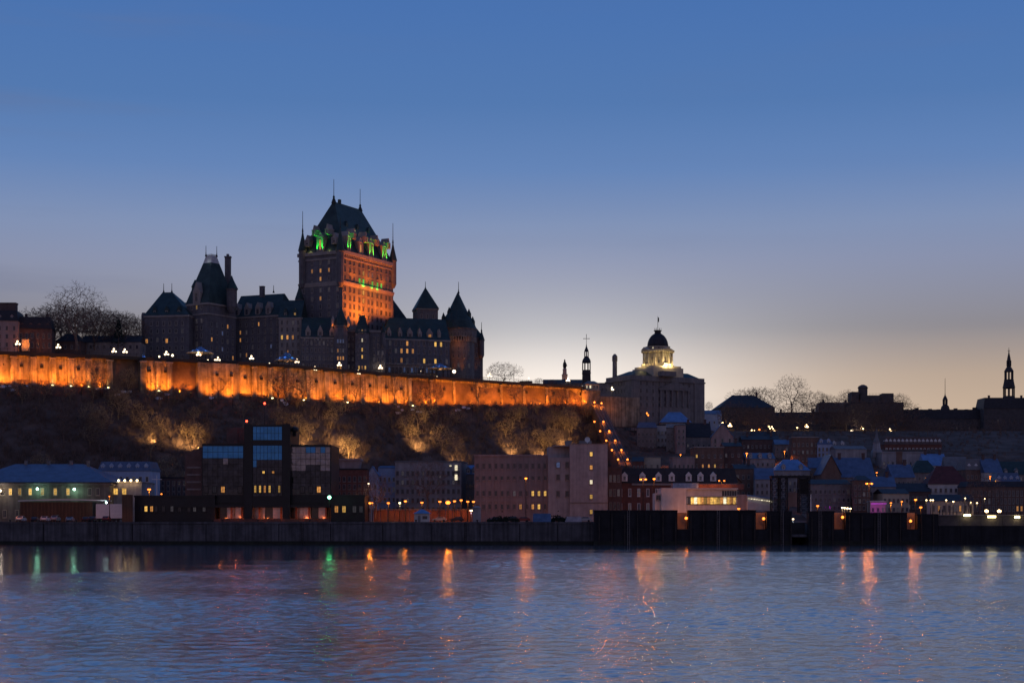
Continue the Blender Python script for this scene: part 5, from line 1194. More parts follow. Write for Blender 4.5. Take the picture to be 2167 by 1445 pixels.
def mf(rows):
    "rows from the bottom up: a letter per row"
    d = {'B': MIRROR, 'G': MIRRORG, 'D': MIRRORD, 'P': PANE}  # blue and grey rows imitate reflected sky and cloud
    def f(i, j):
        r_ = rows[j]; 
        if len(r_) > 1: r_ = r_[int(rnd.random()*len(r_))]
        return d[r_]
    return f
zg = WZ(1060, OY)
bl = [(427, 517, 942, ['P', 'D', 'D', 'D', 'D', 'DDDG', 'B', 'B']), (614, 701, 944, ['P', 'D', 'D', 'D', 'GDG', 'G', 'G', 'GGGB'])]
for a, b, top, rows in bl:
    F = fpx(a, b, OY, 0); F.d = 22; z1 = WZ(top, OY)
    mb = MB(); mb.fbox(F, 0, F.w, 0, F.d, zg-1.2, z1+.5); part(mb, 'block', BLACKP, of)
    panes(F, .3, F.w-.3, WZ(1047, OY), z1-.2, 8, 8, mf(rows))
    for i in range(5):
        if rnd.random() < .62: put_win(of, F, 'front', F.w*(.1+.2*i), WZ(1043, OY), 1.4, 2.1, pick(rnd, 'yayamd'), BLACKP, off=.16)
    mb = MB(); mb.fbox(F, -.2, F.w+.2, -.3, 0, zg-.6, zg+.5); part(mb, 'spandrel', BLACKP, of)
F = fpx(517, 614, OY-2.5, 0); F.d = 20; z1 = WZ(899, OY-2.5)
mb = MB(); mb.fbox(F, 0, F.w, 0, F.d, zg-1.2, z1); mb.fbox(F, 0, 2.4, -.25, .5, QZ, z1+.3); mb.fbox(F, F.w-2.2, F.w, -.25, .5, QZ, z1+.3); mb.fbox(F, 2.4, F.w-2.2, -.2, .3, WZ(942, OY), WZ(934, OY)); part(mb, 'core', BLACKP, of)
a0, a1 = 2.6, F.w-2.4
panes(F, a0, a1, WZ(932, OY), z1-.5, 8, 2, mf(['B', 'B']), tilt=.004); panes(F, a0, a1, WZ(1050, OY), WZ(943, OY), 8, 7, mf(['D', 'D', 'D', 'D', 'DDB', 'B', 'B']))
for i, k in enumerate('yyaydy'): put_win(of, F, 'front', a0+(a1-a0)*(.08+.165*i), WZ(1043, OY), .8, 2.3, k, BLACKP, off=.16)
for i, k in ((1, 'y'), (3, 'a')): put_win(of, F, 'front', a0+(a1-a0)*(.2+.165*i), WZ(1003, OY), .9, 1.0, k, BLACKP, off=.16)
mb = MB(); mb.fbox(F, F.w, F.w+.9, 6, 8, z1-3, z1-.8); part(mb, 'equipment_box', BLACKP, of)
p = F.P(F.w+1.0, 3, WZ(908, OY)); mb = MB(); mb.lathe((p[0], p[1], 0), [(.2, p[2]-1.1), (1.0, p[2]-.6), (1.1, p[2]), (.7, p[2]+.7), (.1, p[2]+.9)], 10); part(mb, 'radome', BLACKP, of)
# sloping dark brick side wing, chimney and roof plant
mb = MB(); F5 = fpx(392, 427, OY+5, -10); za, zb_ = WZ(958, OY), WZ(944, OY); P = F5.P
vs = [P(0, 0, QZ), P(F5.w, 0, QZ), P(F5.w, 12, QZ), P(0, 12, QZ), P(0, 0, za), P(F5.w, 0, zb_), P(F5.w, 12, zb_), P(0, 12, za)]
mb.add(vs, [(0, 1, 5, 4), (1, 2, 6, 5), (2, 3, 7, 6), (3, 0, 4, 7), (4, 5, 6, 7)]); part(mb, 'side_wing', BRICKD, of)
for i in range(7):
    z = QZ+3+i*2.2
    mb = MB(); mb.fbox(F5, .5, F5.w-.3, -.15, 0, z, z+.5); part(mb, 'louvre', GREYD, of)
mb = MB(); F6 = fpx(480, 517, OY+8, 0); mb.fbox(F6, 0, F6.w, 0, 6, WZ(944, OY), WZ(902, OY)); mb.fbox(F6, 2.2, 3.4, -.3, 0, WZ(944, OY), WZ(905, OY)); part(mb, 'plant_room', BRICKD, of)
mb = MB(); mb.tube((WX(550, OY+4), OY+4, z1), (WX(550, OY+4), OY+4, z1+3), .06); mb.tube((WX(570, OY+4), OY+4, z1), (WX(570, OY+4), OY+4, z1+2), .05); mb.tube((WX(560, OY+6), OY+6, z1), (WX(560, OY+6), OY+6, WZ(858, OY+6)), .08, .05); part(mb, 'antenna', DARKMET, of)
def beacon(px, py, Y, lb):
    p = W(px, py, Y); tt = thing('red_beacon', lb, 'beacon', p, 'red roof beacons'); mb = MB(); mb.ball(p, .34); part(mb, 'globe', LAMPR, tt); mb = MB(); mb.tube((p.x, p.y, p.z-1.2), p, .07); part(mb, 'post', DARKMET, tt); light('POINT', tt, p+Vector((0, -.5, 0)), 40, (1, .05, .02), .3)
beacon(522, 891, OY+5, 'red beacon on the roof edge of the black office core'); beacon(560, 853.5, OY+6, 'red beacon on top of the thin office mast')
# ground floor: lit lobby between piers, low dark wings
F = fpx(455, 700, OY-1, 0)
mb = MB(); mb.fbox(F, 0, F.w, 5, 6, QZ, zg-1.2); part(mb, 'lobby_wall', NICHE, of)
mb = MB(); mb.fbox(F, -12, F.w, -1.5, 21, zg-1.9, zg-1.2); part(mb, 'soffit', BLACKP, of)
mb = MB(); mb.fbox(F, 0, F.w, -1.8, -1.2, QZ, QZ+.9); part(mb, 'plinth', BRICKR, of)
for px in (490, 512, 549, 595, 627, 654, 690):
    mb = MB(); x = WX(px, OY-.4); mb.box(x-.28, x+.28, OY-.6, OY-.1, QZ, zg-1.2); part(mb, 'pier', BRICKR, of)
panes(Frame(WX(464, OY+2), OY+2, 0), 0, WX(690, OY+2)-WX(464, OY+2), QZ+1, zg-1.4, 14, 1, lambda i, j: glass('lobby glass', (.45, .40, .42), .25, .55, .3) if i % 3 else PANE, b=0)
for px, e in ((470, 90), (505, 120), (560, 170), (600, 110), (645, 140), (680, 90)): light('POINT', of, (WX(px, OY+.6), OY-2.6, QZ+.9), e*3, (1, .22, .05), .3)
mb = MB(); F7 = fpx(285, 455, OY-2, 0); mb.fbox(F7, 0, F7.w, 0, 10, QZ, WZ(1050, OY)); mb.fbox(F7, -.2, F7.w, -.25, 10.2, WZ(1052, OY), WZ(1048, OY)); part(mb, 'low_wing', BLACKP, of)
for px, k in ((297, 'd'), (309, 'y'), (321, 'a'), (330, 'd'), (346, 'd'), (364, 'm'), (380, 'd'), (400, 'd'), (412, 'm'), (432, 'm')): put_win(of, F7, 'front', WX(px, OY-2)-F7.o[0], WZ(1083, OY-2), 1.1, 1.9, k, BLACKP)
mb = MB(); F8 = fpx(700, 772, OY-2, 0); mb.fbox(F8, 0, F8.w, 0, 10, QZ, WZ(1049, OY)); mb.fbox(F8, -.2, F8.w+.2, -.25, 10.2, WZ(1051, OY), WZ(1047, OY)); part(mb, 'low_wing', BLACKP, of)
for px, k in ((712, 'a'), (728, 'y'), (750, 'm'), (764, 'm')): put_win(of, F8, 'front', WX(px, OY-2)-F8.o[0], WZ(1085, OY-2), 1.3, 2.2, k, BLACKP)
tt = thing('green_signal_lamp', 'bright green white signal lamp at the office corner over the water', 'signal lamp', W(697, 1052, 461)); p = W(697, 1052, 461); mb = MB(); mb.ball(p, .5); part(mb, 'globe', LAMPG, tt); mb = MB(); mb.tube((p.x, p.y, QZ), p, .08); part(mb, 'post', DARKMET, tt); light('POINT', tt, p+Vector((0, -.7, 0)), 260, (.06, 1, .25), .4)

# ---- row behind the quay road
t, F, zb, ze, zr = house('brick_warehouse', 'pinkish brick warehouse with a gabled roof block behind the black office', 'warehouse', 690, 778, 1100, 994, 984, 525, BRICKR, RDARK, 'flat', 0, 16, 5, 8, 1.0, 1.8, 'ddddd', GREYD)
mb = MB(); G = fpx(716, 762, 530, 0); mb.hip(G, .8, G.w-.8, 0, 8, ze-.5, WZ(974, 530), -.8, -.8, 0, 0); mb.fbox(G, -.3, G.w+.3, -.4, 8.4, WZ(974, 530), WZ(970, 530)); part(mb, 'hopper', PINK, t)
house('blue_gable_cottage', 'small bright blue gabled house beside the pinkish brick warehouse', 'house', 776, 800, 1100, 1006, 988, 530, PALEB, RLBLUE, 'front', 0, 9, 3, 2, 1.0, 1.7, 'dd', WHITEW, 1, drop=4)
house('blue_flat_house', 'dull blue house squeezed between the gabled cottage and long grey building', 'house', 800, 838, 1100, 990, 985, 540, PALEB, RBLUE, 'mansard', 0, 9, 4, 4, .9, 1.6, 'dddm', WHITEW, 0)
t, F, zb, ze, zr = house('long_grey_building', 'long grey five storey building with two lit stair windows on the right', 'building', 836, 976, 1100, 978, 974, 535, GREYW, RGREY, 'flat', -6, 16, 5, 13, 1.0, 1.7, 'dddddddm', GREYD)
for q, k in ((990, 'w'), (1010, 'w')): put_win(t, F, 'front', F.w*.925, WZ(q+7, 535), 1.2, 2.2, k, GREYD, off=.2)
put_win(t, F, 'front', F.w*.84, WZ(988, 535), 1.0, .7, 'w', GREYD, off=.2); put_win(t, F, 'front', F.w*.68, WZ(1012, 535), 1.0, 1.2, 'm', GREYD, off=.2)
mb = MB()
for i in range(9): mb.fbox(F, F.w*(.42+.012*i*1.3), F.w*(.42+.012*i*1.3)+.1, .2, .3, ze+.3, ze+1.6+.5*(i % 2))
part(mb, 'roof_vent', GREYD, t)
house('blue_roof_link', 'narrow house with a bright blue metal roof left of the pilastered building', 'house', 974, 1008, 1100, 1003, 984, 545, GREYW, RLBLUE, 'gable', 0, 9, 3, 4, .9, 1.6, 'dddd', GREYD, 0, dorm=3)
# pilastered pinkish building
pb = thing('pilastered_building', 'pale pinkish six bay office building with vertical pilasters', 'office building', (WX(1085, 520), 520, QZ)); F = fpx(1004, 1160, 520, 0); F.d = 24; ze = WZ(965, 520)
mb = MB(); mb.fbox(F, 0, F.w, 0, F.d, QZ-1, ze); part(mb, 'wall', PINK, pb)
mb = MB(); mb.fbox(F, -.2, F.w+.2, -.45, F.d+.2, ze, ze+.5); mb.fbox(F, -.1, F.w, -.25, 0, WZ(1062, 520), WZ(1060, 520)); part(mb, 'cornice', PINK, pb)
for i in range(13):
    mb = MB(); a = F.w*i/12; mb.fbox(F, max(a-.22, 0), min(a+.22, F.w), -.38, 0, QZ, ze); part(mb, 'pilaster', PINK, pb)
for r_, q in enumerate((988, 1012, 1046, 1074)):
    for i in range(12):
        k = pick(rnd, 'dddd')
        if r_ == 2 and i in (9, 10, 11): k = 'y'
        if r_ == 2 and i in (6,): k = 'm'
        if r_ == 3 and i in (7, 9, 10): k = 'a' if i != 10 else 'y'
        put_win(pb, F, 'front', F.w*(i+.5)/12, WZ(q+4, 520), 1.05, 1.9 if r_ != 1 else 1.5, k, PINK)
cb = thing('concrete_block', 'grey concrete block with one column of yellow lit stair windows', 'building', (WX(1220, 518), 518, QZ)); F = fpx(1160, 1206, 516, 0); mb = MB(); mb.fbox(F, 0, F.w, 0, 22, QZ-1, WZ(968, 516)); part(mb, 'low_wall', GREYW, cb); G = fpx(1206, 1286, 514, 0); mb = MB(); mb.fbox(G, 0, G.w, 0, 24, QZ-1, WZ(940, 514)); part(mb, 'tower_wall', GREYW, cb)
mb = MB(); mb.fbox(F, 0, F.w, 3, 18, WZ(968, 516), WZ(944, 516)); mb.fbox(F, 1.6, F.w, .4, 18, WZ(944, 516), WZ(942, 516)); part(mb, 'penthouse', GREYW, cb)
mb = MB(); mb.fbox(G, -.1, G.w+.1, -.15, 24.1, WZ(940, 514), WZ(938.5, 514)); mb.fbox(G, -.05, G.w+.05, -.2, 0, WZ(1064, 514), WZ(1062, 514)); part(mb, 'coping', GREYD, cb)
for i, (q, k) in enumerate(((961, 'y'), (989, 'a'), (1020, 'w'), (1051, 'y'), (1083, 'y'))): put_win(cb, G, 'front', WX(1251, 514)-G.o[0], WZ(q+5, 514), 1.1, 1.6, k, GREYD)
for q in (984, 1010, 1045):
    for px, k in ((1181, 'b' if q == 984 else 'd'), (1200, 'd')): put_win(cb, F, 'front', WX(px, 516)-F.o[0], WZ(q+6, 516), 1.3, 2.0, k, GREYD)
for px, w_, h_ in ((1196, 14, 9), (1212, 5, 4), (1226, 26, 9)):
    mb = MB(); H2 = fpx(px, px+w_, 522, 0); mb.fbox(H2, 0, H2.w, 0, 3, WZ(941, 522)-1, WZ(941-h_, 522)); part(mb, 'roof_unit', GREYD, cb)
p = W(1243, 930, 520); mb = MB(); mb.lathe((p.x, p.y, 0), [(.1, p.z-1.2), (.1, p.z-.4)], 6); Fd = Frame(p.x, p.y, 0)
mb.add([(p.x+.9*math.cos(2*math.pi*i/10), p.y-.25, p.z+.9*math.sin(2*math.pi*i/10)) for i in range(10)]+[(p.x, p.y+.15, p.z)], [(i, (i+1) % 10, 10) for i in range(10)]); part(mb, 'satellite_dish', PAINTW, cb)
# brick building with dark mansard and white dormers
t, F, zb, ze, zr = house('mansard_brick_building', 'long red brick building with a dark mansard roof and white dormers', 'building', 1286, 1560, 1100, 1022, 990, 530, BRICKR, RDARK, 'mansard', 0, 16, drop=2)
mb = MB(); mb.fbox(F, 8, F.w, -.4, .2, ze-.7, ze-.1); part(mb, 'cornice', CHATS, t)
for px in (1322, 1360, 1394, 1422, 1458, 1483, 1510):
    G = Frame(WX(px, 529)-1.0, 529.7, 0); mb = MB(); mb.fbox(G, 0, 2.0, 0, 3, WZ(1018, 530), WZ(1006, 530)); mb.gable(G, -.15, 2.15, -.15, 3, WZ(1006, 530), WZ(998, 530), 'b'); dmo = part(mb, 'dormer', PAINTW, t); put_win(dmo, G, 'front', 1.0, WZ(1017, 530), 1.0, 1.6, 'd', PAINTW)
for q in (1044, 1075):
    for i in range(14): put_win(t, F, 'front', F.w*(.03+.07*i), WZ(q+6, 530), 1.0, 2.6, pick(rnd, 'dddm'), PAINTW)
mb = MB(); F9 = fpx(1286, 1316, 526, 0); mb.fbox(F9, 0, F9.w, 0, 3.5, QZ-1, WZ(992, 526)); mb.fbox(F9, -.2, F9.w+.4, -.3, 3.5, WZ(992, 526), WZ(988, 526)); part(mb, 'side_wing', BRICKD, t)
for q in (1020, 1050, 1078):
    for i in range(3): put_win(t, F9, 'front', F9.w*(.2+.28*i), WZ(q, 526), 1.0, 2.4, 'm' if q < 1060 else 'd', GREYD)
# white ferry terminal
ft = thing('ferry_terminal', 'low white ferry terminal with a ribbon of yellow lit windows', 'terminal', (WX(1480, 480), 480, QZ)); F = fpx(1400, 1560, 480, 0); z0, z1 = QZ, WZ(1035, 480)
mb = MB(); mb.fbox(F, 0, F.w, 0, 14, z0, z1); part(mb, 'hall', WHITEW, ft); mb = MB(); G = fpx(1386, 1400, 481, 0); mb.fbox(G, 0, G.w, 0, 8, z0, WZ(1043, 480)); part(mb, 'annex', WHITEW, ft); put_win(ft, G, 'front', 1, WZ(1058, 481), 1.4, 1.6, 'd', GREYD)
mb = MB(); mb.fbox(F, -.15, WX(1452, 480)-F.o[0], -.6, 0, z0, z1+.4); mb.fbox(F, -.15, F.w+.2, -.7, 14, z1, z1+.35); part(mb, 'parapet', WHITEW, ft)
n = 16; a0, a1 = WX(1448, 480)-F.o[0], WX(1560, 480)-F.o[0]-.3
for i in range(n):
    mb = MB(); xa = a0+(a1-a0)*i/n+.07; xb = a0+(a1-a0)*(i+1)/n-.07; mb.fbox(F, xa, xb, -.12, -.02, WZ(1066, 480), WZ(1052, 480)); part(mb, 'ribbon_window', pick(rnd, [LITY, LITY, LITW, LITDIM, LITA]), ft)
mb = MB(); mb.fbox(F, a0-.3, a1+.3, -.2, 0, WZ(1067.5, 480), WZ(1066.2, 480)); mb.fbox(F, a0-.3, a1+.3, -.2, 0, WZ(1051.8, 480), WZ(1050.5, 480)); part(mb, 'window_frame', DARKMET, ft)
for i in range(6):
    mb = MB(); xa = WX(1528, 480)-F.o[0]+i*.75; mb.fbox(F, xa, xa+.6, -.1, -.02, WZ(1049, 480), WZ(1038, 480)); part(mb, 'window', PANE, ft)
mb = MB(); G = fpx(1424, 1478, 486, 0); mb.fbox(G, 0, G.w, 0, 6, z1, WZ(1022, 486)); part(mb, 'roof_room', glass('roof room glass', (.2, .25, .35), .2, .3), ft); mb = MB(); G = fpx(1478, 1575, 487, 0); mb.fbox(G, 0, G.w, 0, .4, z1, WZ(1024, 487)); part(mb, 'roof_screen', BRICKR, ft)
for px in (1485, 1510, 1540): light('POINT', ft, (WX(px, 484), 485, z1+1.0), 120, (1, .3, .06), .3)
# enclosed gangway
gw = thing('gangway', 'sloping glazed boarding gangway with a blue roof beside the lattice tower', 'gangway', (WX(1600, 478), 478, QZ)); F = fpx(1582, 1636, 478, 0)
def sl(F, a0, a1, b0, b1, zl0, zl1, zr0, zr1):
    mb = MB(); P = F.P; mb.add([P(a0, b0, zl0), P(a1, b0, zr0), P(a1, b1, zr0), P(a0, b1, zl0), P(a0, b0, zl1), P(a1, b0, zr1), P(a1, b1, zr1), P(a0, b1, zl1)], [(0, 1, 5, 4), (1, 2, 6, 5), (2, 3, 7, 6), (3, 0, 4, 7), (4, 5, 6, 7), (3, 2, 1, 0)]); return mb
zz = lambda q: WZ(q, 478)
part(sl(F, 0, F.w, 0, 4, zz(1049), zz(1046), zz(1056), zz(1053)), 'roof', RLBLUE, gw); part(sl(F, 0, F.w, .2, 3.8, zz(1060), zz(1049), zz(1070), zz(1056)), 'glazing', glass('gangway glass', (.5, .55, .5), .2, .4), gw); part(sl(F, 0, F.w, 0, 4, zz(1078), zz(1060), zz(1080), zz(1070)), 'base', WHITEW, gw)
for i in range(10):
    mb = MB(); a = F.w*(.03+.1*i); q = 1051+7*(a/F.w); mb.fbox(F, a, a+.55, -.05, .15, zz(q+4), zz(q+2.4)); part(mb, 'tube_light', LITW, gw)
mb = MB(); G = fpx(1560, 1582, 480, 0); mb.fbox(G, 0, G.w, 0, 8, QZ, WZ(1046, 480)); part(mb, 'pier', PINK, gw)
# lattice lift towers
lt = thing('lift_gantry', 'black steel lattice towers of the ferry ramp joined by a beam', 'gantry', (WX(1665, 470), 470, QZ))
def lattice(px0, px1, Y, q0, q1):
    mb = MB(); x0, x1 = WX(px0, Y), WX(px1, Y); z0, z1 = WZ(q0, Y), WZ(q1, Y); d = 3.2; nz = 6; cs = [(x0, Y), (x1, Y), (x1, Y+d), (x0, Y+d)]
    for c in cs: mb.tube((*c, z0), (*c, z1), .16, n=4)
    for k in range(nz+1):
        z = z0+(z1-z0)*k/nz
        for i in range(4): mb.tube((*cs[i], z), (*cs[(i+1) % 4], z), .09, n=4)
        if k < nz:
            zn = z0+(z1-z0)*(k+1)/nz
            for i in range(4): mb.tube((*cs[i], z), (*cs[(i+1) % 4], zn), .08, n=4); mb.tube((*cs[(i+1) % 4], z), (*cs[i], zn), .08, n=4)
    part(mb, 'lattice_tower', STEEL, lt)
lattice(1634, 1650, 470, 1085, 1010); lattice(1652, 1667, 470, 1085, 1010); lattice(1692, 1714, 470, 1085, 1010)
mb = MB(); mb.box(WX(1632, 470), WX(1716, 470), 469.8, 473.4, WZ(1011, 470), WZ(1006, 470)); part(mb, 'cross_beam', STEEL, lt)
mb = MB(); mb.box(WX(1694, 470), WX(1712, 470), 470.4, 472.8, WZ(1045, 470), WZ(1012, 470)); part(mb, 'counterweight', STEEL, lt)
mb = MB(); G = fpx(1667, 1694, 476, 0); mb.fbox(G, 0, G.w, 0, 5, WZ(1072, 476), WZ(1042, 476)); solo(mb, 'white_cabin', PINK, 'pale boxy cabin between the black lattice towers', 'cabin', loc=G.P(1, 0, WZ(1072, 476)))
mb = MB(); x = WX(1716, 468); mb.tube((x, 468, QZ), (x, 468, WZ(1046, 468)), .22, .15); solo(mb, 'white_pole', PAINTW, 'short white pole right of the lattice towers', 'pole', loc=(x, 468, QZ))

# ================================================================== LOWER TOWN ON THE RIGHT
HS = [
 # name, label, cat, px0, px1, pyb, pye, pyr, Y, wall, roof, kind, kw
 ('blue_hip_house', 'house with a big bright blue roof right under the domed building', 'house', 1398, 1462, 915, 893, 872, 772, GREYD, RLBLUE, 'hip', dict(rows=1, cols=6, depth=12)),
 ('flat_blue_house', 'grey house with a flat blue roof edge left of the white gable', 'house', 1348, 1390, 960, 905, 893, 745, GREYD, RBLUE, 'mansard', dict(rows=3, cols=5)),
 ('white_gable_house', 'narrow white house with three tall windows below the domed building', 'house', 1390, 1413, 960, 900, 888, 748, WHITEW, RDARK, 'flat', dict(rows=3, cols=3)),
 ('dark_row_house', 'dark stone house above the brown brick house with the yellow window', 'house', 1410, 1450, 962, 905, 897, 735, GREYD, RGREY, 'gable', dict(rows=3, cols=5)),
 ('white_slot_house', 'slim pale house front between two dark houses above the mansard', 'house', 1432, 1451, 950, 900, 896, 728, PINK, RGREY, 'flat', dict(rows=3, cols=2)),
 ('slate_roof_house', 'house with a large dark slate roof left of the blue gable', 'house', 1450, 1506, 955, 925, 895, 738, GREYD, RDARK, 'gable', dict(rows=1, cols=5, chim=2)),
 ('pale_gable_house', 'tall pale gable fronted house with a blue roof slope above the brick houses', 'house', 1506, 1552, 958, 924, 896, 715, PINK, RLBLUE, 'front', dict(rows=2, cols=3, ww=1.0, wh=2.2)),
 ('brown_brick_house', 'brown brick house with one bright yellow window', 'house', 1468, 1532, 1000, 947, 944, 650, BRICKB, CHATS, 'flat', dict(rows=2, cols=5, lit={(1, 0): 'y', (0, 2): 'a', (0, 3): 'y', (0, 1): 'a', (1, 1): 'd'}, fr=CHATS)),
 ('dark_red_house', 'dark red brick house beside the orange street lamp', 'house', 1530, 1570, 1000, 944, 936, 655, BRICKD, RDARK, 'gable', dict(rows=2, cols=3, chim=1)),
 ('low_pink_house', 'low pinkish house behind the mansard roof', 'house', 1424, 1470, 1000, 968, 962, 640, PINK, GREYD, 'flat', dict(rows=1, cols=5)),
 ('pale_block_house', 'small pale blocky house right of the cable railway foot', 'house', 1360, 1398, 1000, 968, 963, 645, CREAM, RGREY, 'flat', dict(rows=1, cols=3)),
 ('red_cottage', 'small dull red cottage at the foot of the cable railway', 'house', 1338, 1362, 1000, 976, 966, 640, BRICKR, RDARK, 'gable', dict(rows=1, cols=3)),
 ('dark_brick_terrace', 'dark brick terrace above the grey cottages with the orange lamp', 'house', 1570, 1650, 975, 930, 922, 725, BRICKD, RDARK, 'gable', dict(rows=2, cols=9, chim=2)),
 ('grey_cottages', 'grey blue cottages with white trimmed windows below the dark brick terrace', 'house', 1578, 1640, 1010, 970, 958, 660, GREYW, RBLUE, 'gable', dict(rows=2, cols=6, dorm=3)),
 ('brown_side_house', 'plain brown house right of the mansard brick building', 'house', 1555, 1602, 1060, 992, 982, 585, BRICKB, RDARK, 'gable', dict(rows=3, cols=4, chim=1)),
 ('small_blue_roof_house', 'stone house with a small steep blue roof left of the lattice towers', 'house', 1598, 1638, 1070, 1014, 990, 575, GREYW, RBLUE, 'gable', dict(rows=3, cols=4)),
 ('brown_apartment', 'flat roofed brown brick apartment block with dark windows', 'building', 1676, 1732, 985, 926, 923, 700, BRICKB, CHATS, 'flat', dict(rows=3, cols=6)),
 ('blue_white_house', 'blue and white house beside the brown apartment block', 'house', 1730, 1762, 985, 940, 930, 698, PALEB, RBLUE, 'mansard', dict(rows=3, cols=4, dorm=2)),
 ('arched_white_house', 'small pale house with arched dormers on the terrace of roofs', 'house', 1758, 1792, 975, 945, 934, 705, WHITEW, RGREY, 'mansard', dict(rows=2, cols=4, dorm=2)),
 ('grey_long_house', 'grey house with a row of six dark windows above the big blue roof', 'house', 1768, 1834, 985, 950, 943, 690, GREYW, RGREY, 'gable', dict(rows=1, cols=8)),
 ('big_blue_mansard', 'broad house under a big bright blue mansard roof behind the lattice towers', 'house', 1640, 1714, 1050, 995, 972, 610, GREYW, RLBLUE, 'hip', dict(rows=3, cols=8, dorm=2, dk='dm')),
 ('blue_slope_house', 'house with a plain dark blue roof between the mansard and brown gable', 'house', 1712, 1748, 1050, 990, 968, 612, GREYD, RBLUE, 'gable', dict(rows=3, cols=4)),
 ('brown_gable_house', 'brown stone house with a sharply pointed gable front', 'house', 1738, 1780, 1050, 1004, 963, 600, BRICKB, RBLUE, 'front', dict(rows=2, cols=4)),
 ('great_blue_roof_house', 'wide old house with the largest blue roof, small chimney in front', 'house', 1772, 1852, 1055, 1010, 968, 605, GREYD, RBLUE, 'gable', dict(rows=2, cols=9, chim=2, depth=14)),
 ('stone_row', 'grey stone row of shops behind the dock lights', 'building', 1712, 1800, 1090, 1024, 1014, 560, GREYD, RDARK, 'gable', dict(rows=3, cols=9, ww=1.0, spec='dddddm')),
 ('brown_corner_house', 'tall brown corner house beside the tall double lamp', 'house', 1806, 1842, 1090, 1016, 1006, 555, BRICKB, RDARK, 'hip', dict(rows=4, cols=4, fr=CHATS)),
 ('blue_slate_house', 'stone house with a faded blue roof behind the tall double lamp', 'house', 1838, 1896, 1090, 1030, 1008, 565, GREYW, RBLUE, 'gable', dict(rows=3, cols=6, chim=1)),
 ('red_dormer_terrace', 'long dark red brick terrace with a row of white dormers', 'building', 1872, 1993, 975, 940, 924, 740, BRICKR, BRICKD, 'mansard', dict(rows=2, cols=15, dorm=14, fr=PAINTW, spec='mdm')),
 ('pale_wall_house', 'long pale low house under the red brick terrace', 'house', 1866, 1960, 995, 958, 952, 690, GREYW, GREYW, 'flat', dict(rows=1, cols=10)),
 ('blue_roof_corner', 'narrow house with a bright blue steep roof beside the brick chimney', 'house', 1888, 1936, 1050, 1010, 982, 605, GREYD, RBLUE, 'gable', dict(rows=2, cols=5, chim=1)),
 ('green_roof_house', 'house with a dark green hipped roof behind the red roofed house', 'house', 1930, 1984, 1040, 1000, 974, 640, GREYD, RGREEN, 'hip', dict(rows=2, cols=5)),
 ('light_blue_house', 'house with a light blue roof framed by pale end walls', 'house', 1956, 2004, 1010, 985, 960, 665, WHITEW, RLBLUE, 'gable', dict(rows=1, cols=5, chim=2)),
 ('grey_slope_house', 'house with a plain brownish grey roof left of the blue framed gable', 'house', 2002, 2050, 1040, 1000, 966, 650, PINK, RGREY, 'gable', dict(rows=2, cols=5)),
 ('red_hip_house', 'white walled house with a dark red hipped roof above the plaza', 'house', 1964, 2050, 1080, 1024, 986, 575, WHITEW, RRED, 'hip', dict(rows=3, cols=8, depth=14, lit={(0, 3): 'y', (0, 4): 'a'})),
 ('mansard_house', 'grey brown mansard house between the red hipped roof and blue gable', 'house', 2044, 2088, 1040, 994, 970, 635, BRICKB, RGREY, 'mansard', dict(rows=2, cols=5, dorm=3)),
 ('blue_framed_house', 'house with a blue roof between two tall pale gable walls', 'house', 2084, 2122, 1030, 1000, 970, 632, WHITEW, RBLUE, 'gable', dict(rows=2, cols=4, chim=2)),
 ('green_slate_house', 'house under a dark greenish roof near the picture edge', 'house', 2118, 2185, 1035, 1004, 976, 640, GREYD, RGREEN, 'gable', dict(rows=2, cols=7, dorm=3)),
 ('small_slate_house', 'small house with dormers in front of the dark greenish roof', 'house', 2108, 2160, 1050, 1020, 1000, 600, PALEB, RBLUE, 'mansard', dict(rows=1, cols=6, dorm=4)),
 ('shuttered_row', 'reddish row with narrow shuttered windows behind the plaza lamps', 'building', 1886, 1970, 1085, 1040, 1022, 572, BRICKD, RDARK, 'gable', dict(rows=2, cols=10, spec='dddm')),
 ('pale_shop_house', 'pale stone shop house left of the orange lamp cluster', 'house', 1868, 1924, 1092, 1044, 1034, 552, CREAM, RDARK, 'gable', dict(rows=2, cols=6)),
 ('arcade_house', 'tall reddish house with an orange lit arcade at street level', 'building', 2046, 2200, 1092, 1030, 1018, 560, BRICKB, RDARK, 'mansard', dict(rows=3, cols=18, ww=.9, wh=2.0, spec='ddmd', lit={(0, 12): 'a', (0, 13): 'a', (0, 14): 'y', (0, 16): 'a'})),
 ('magenta_shop', 'low shop with a magenta lit awning behind the berth wall', 'shop', 1842, 1874, 1092, 1062, 1058, 540, CREAM, WHITEW, 'flat', dict(rows=1, cols=3)),
 ('market_hall', 'low pale market hall glowing yellow behind the plaza trees', 'hall', 1970, 2060, 1092, 1060, 1046, 535, CREAM, RDARK, 'gable', dict(rows=1, cols=8, wh=2.2, lit={(0, 1): 'a', (0, 5): 'a'})),
 ('timber_kiosk', 'small gabled kiosk roof glowing orange right of the white terminal', 'kiosk', 1540, 1568, 1060, 1020, 1006, 545, BRICKB, WOODO, 'front', dict(rows=1, cols=2)),
 ('upper_brick_house', 'dull brick house high on the slope beside the rampart lamps', 'house', 1590, 1640, 960, 922, 914, 775, BRICKB, RDARK, 'gable', dict(rows=2, cols=6, chim=1)),
 ('rampart_house', 'dark low house below the bright white rampart lamp', 'house', 1770, 1850, 955, 928, 918, 780, BRICKD, RDARK, 'gable', dict(rows=1, cols=8, chim=2)),
 ('mid_slope_house', 'dim stone house between the pale gable and the brown apartment', 'house', 1640, 1680, 975, 940, 930, 715, GREYD, RBLUE, 'gable', dict(rows=2, cols=4, chim=1)),
]
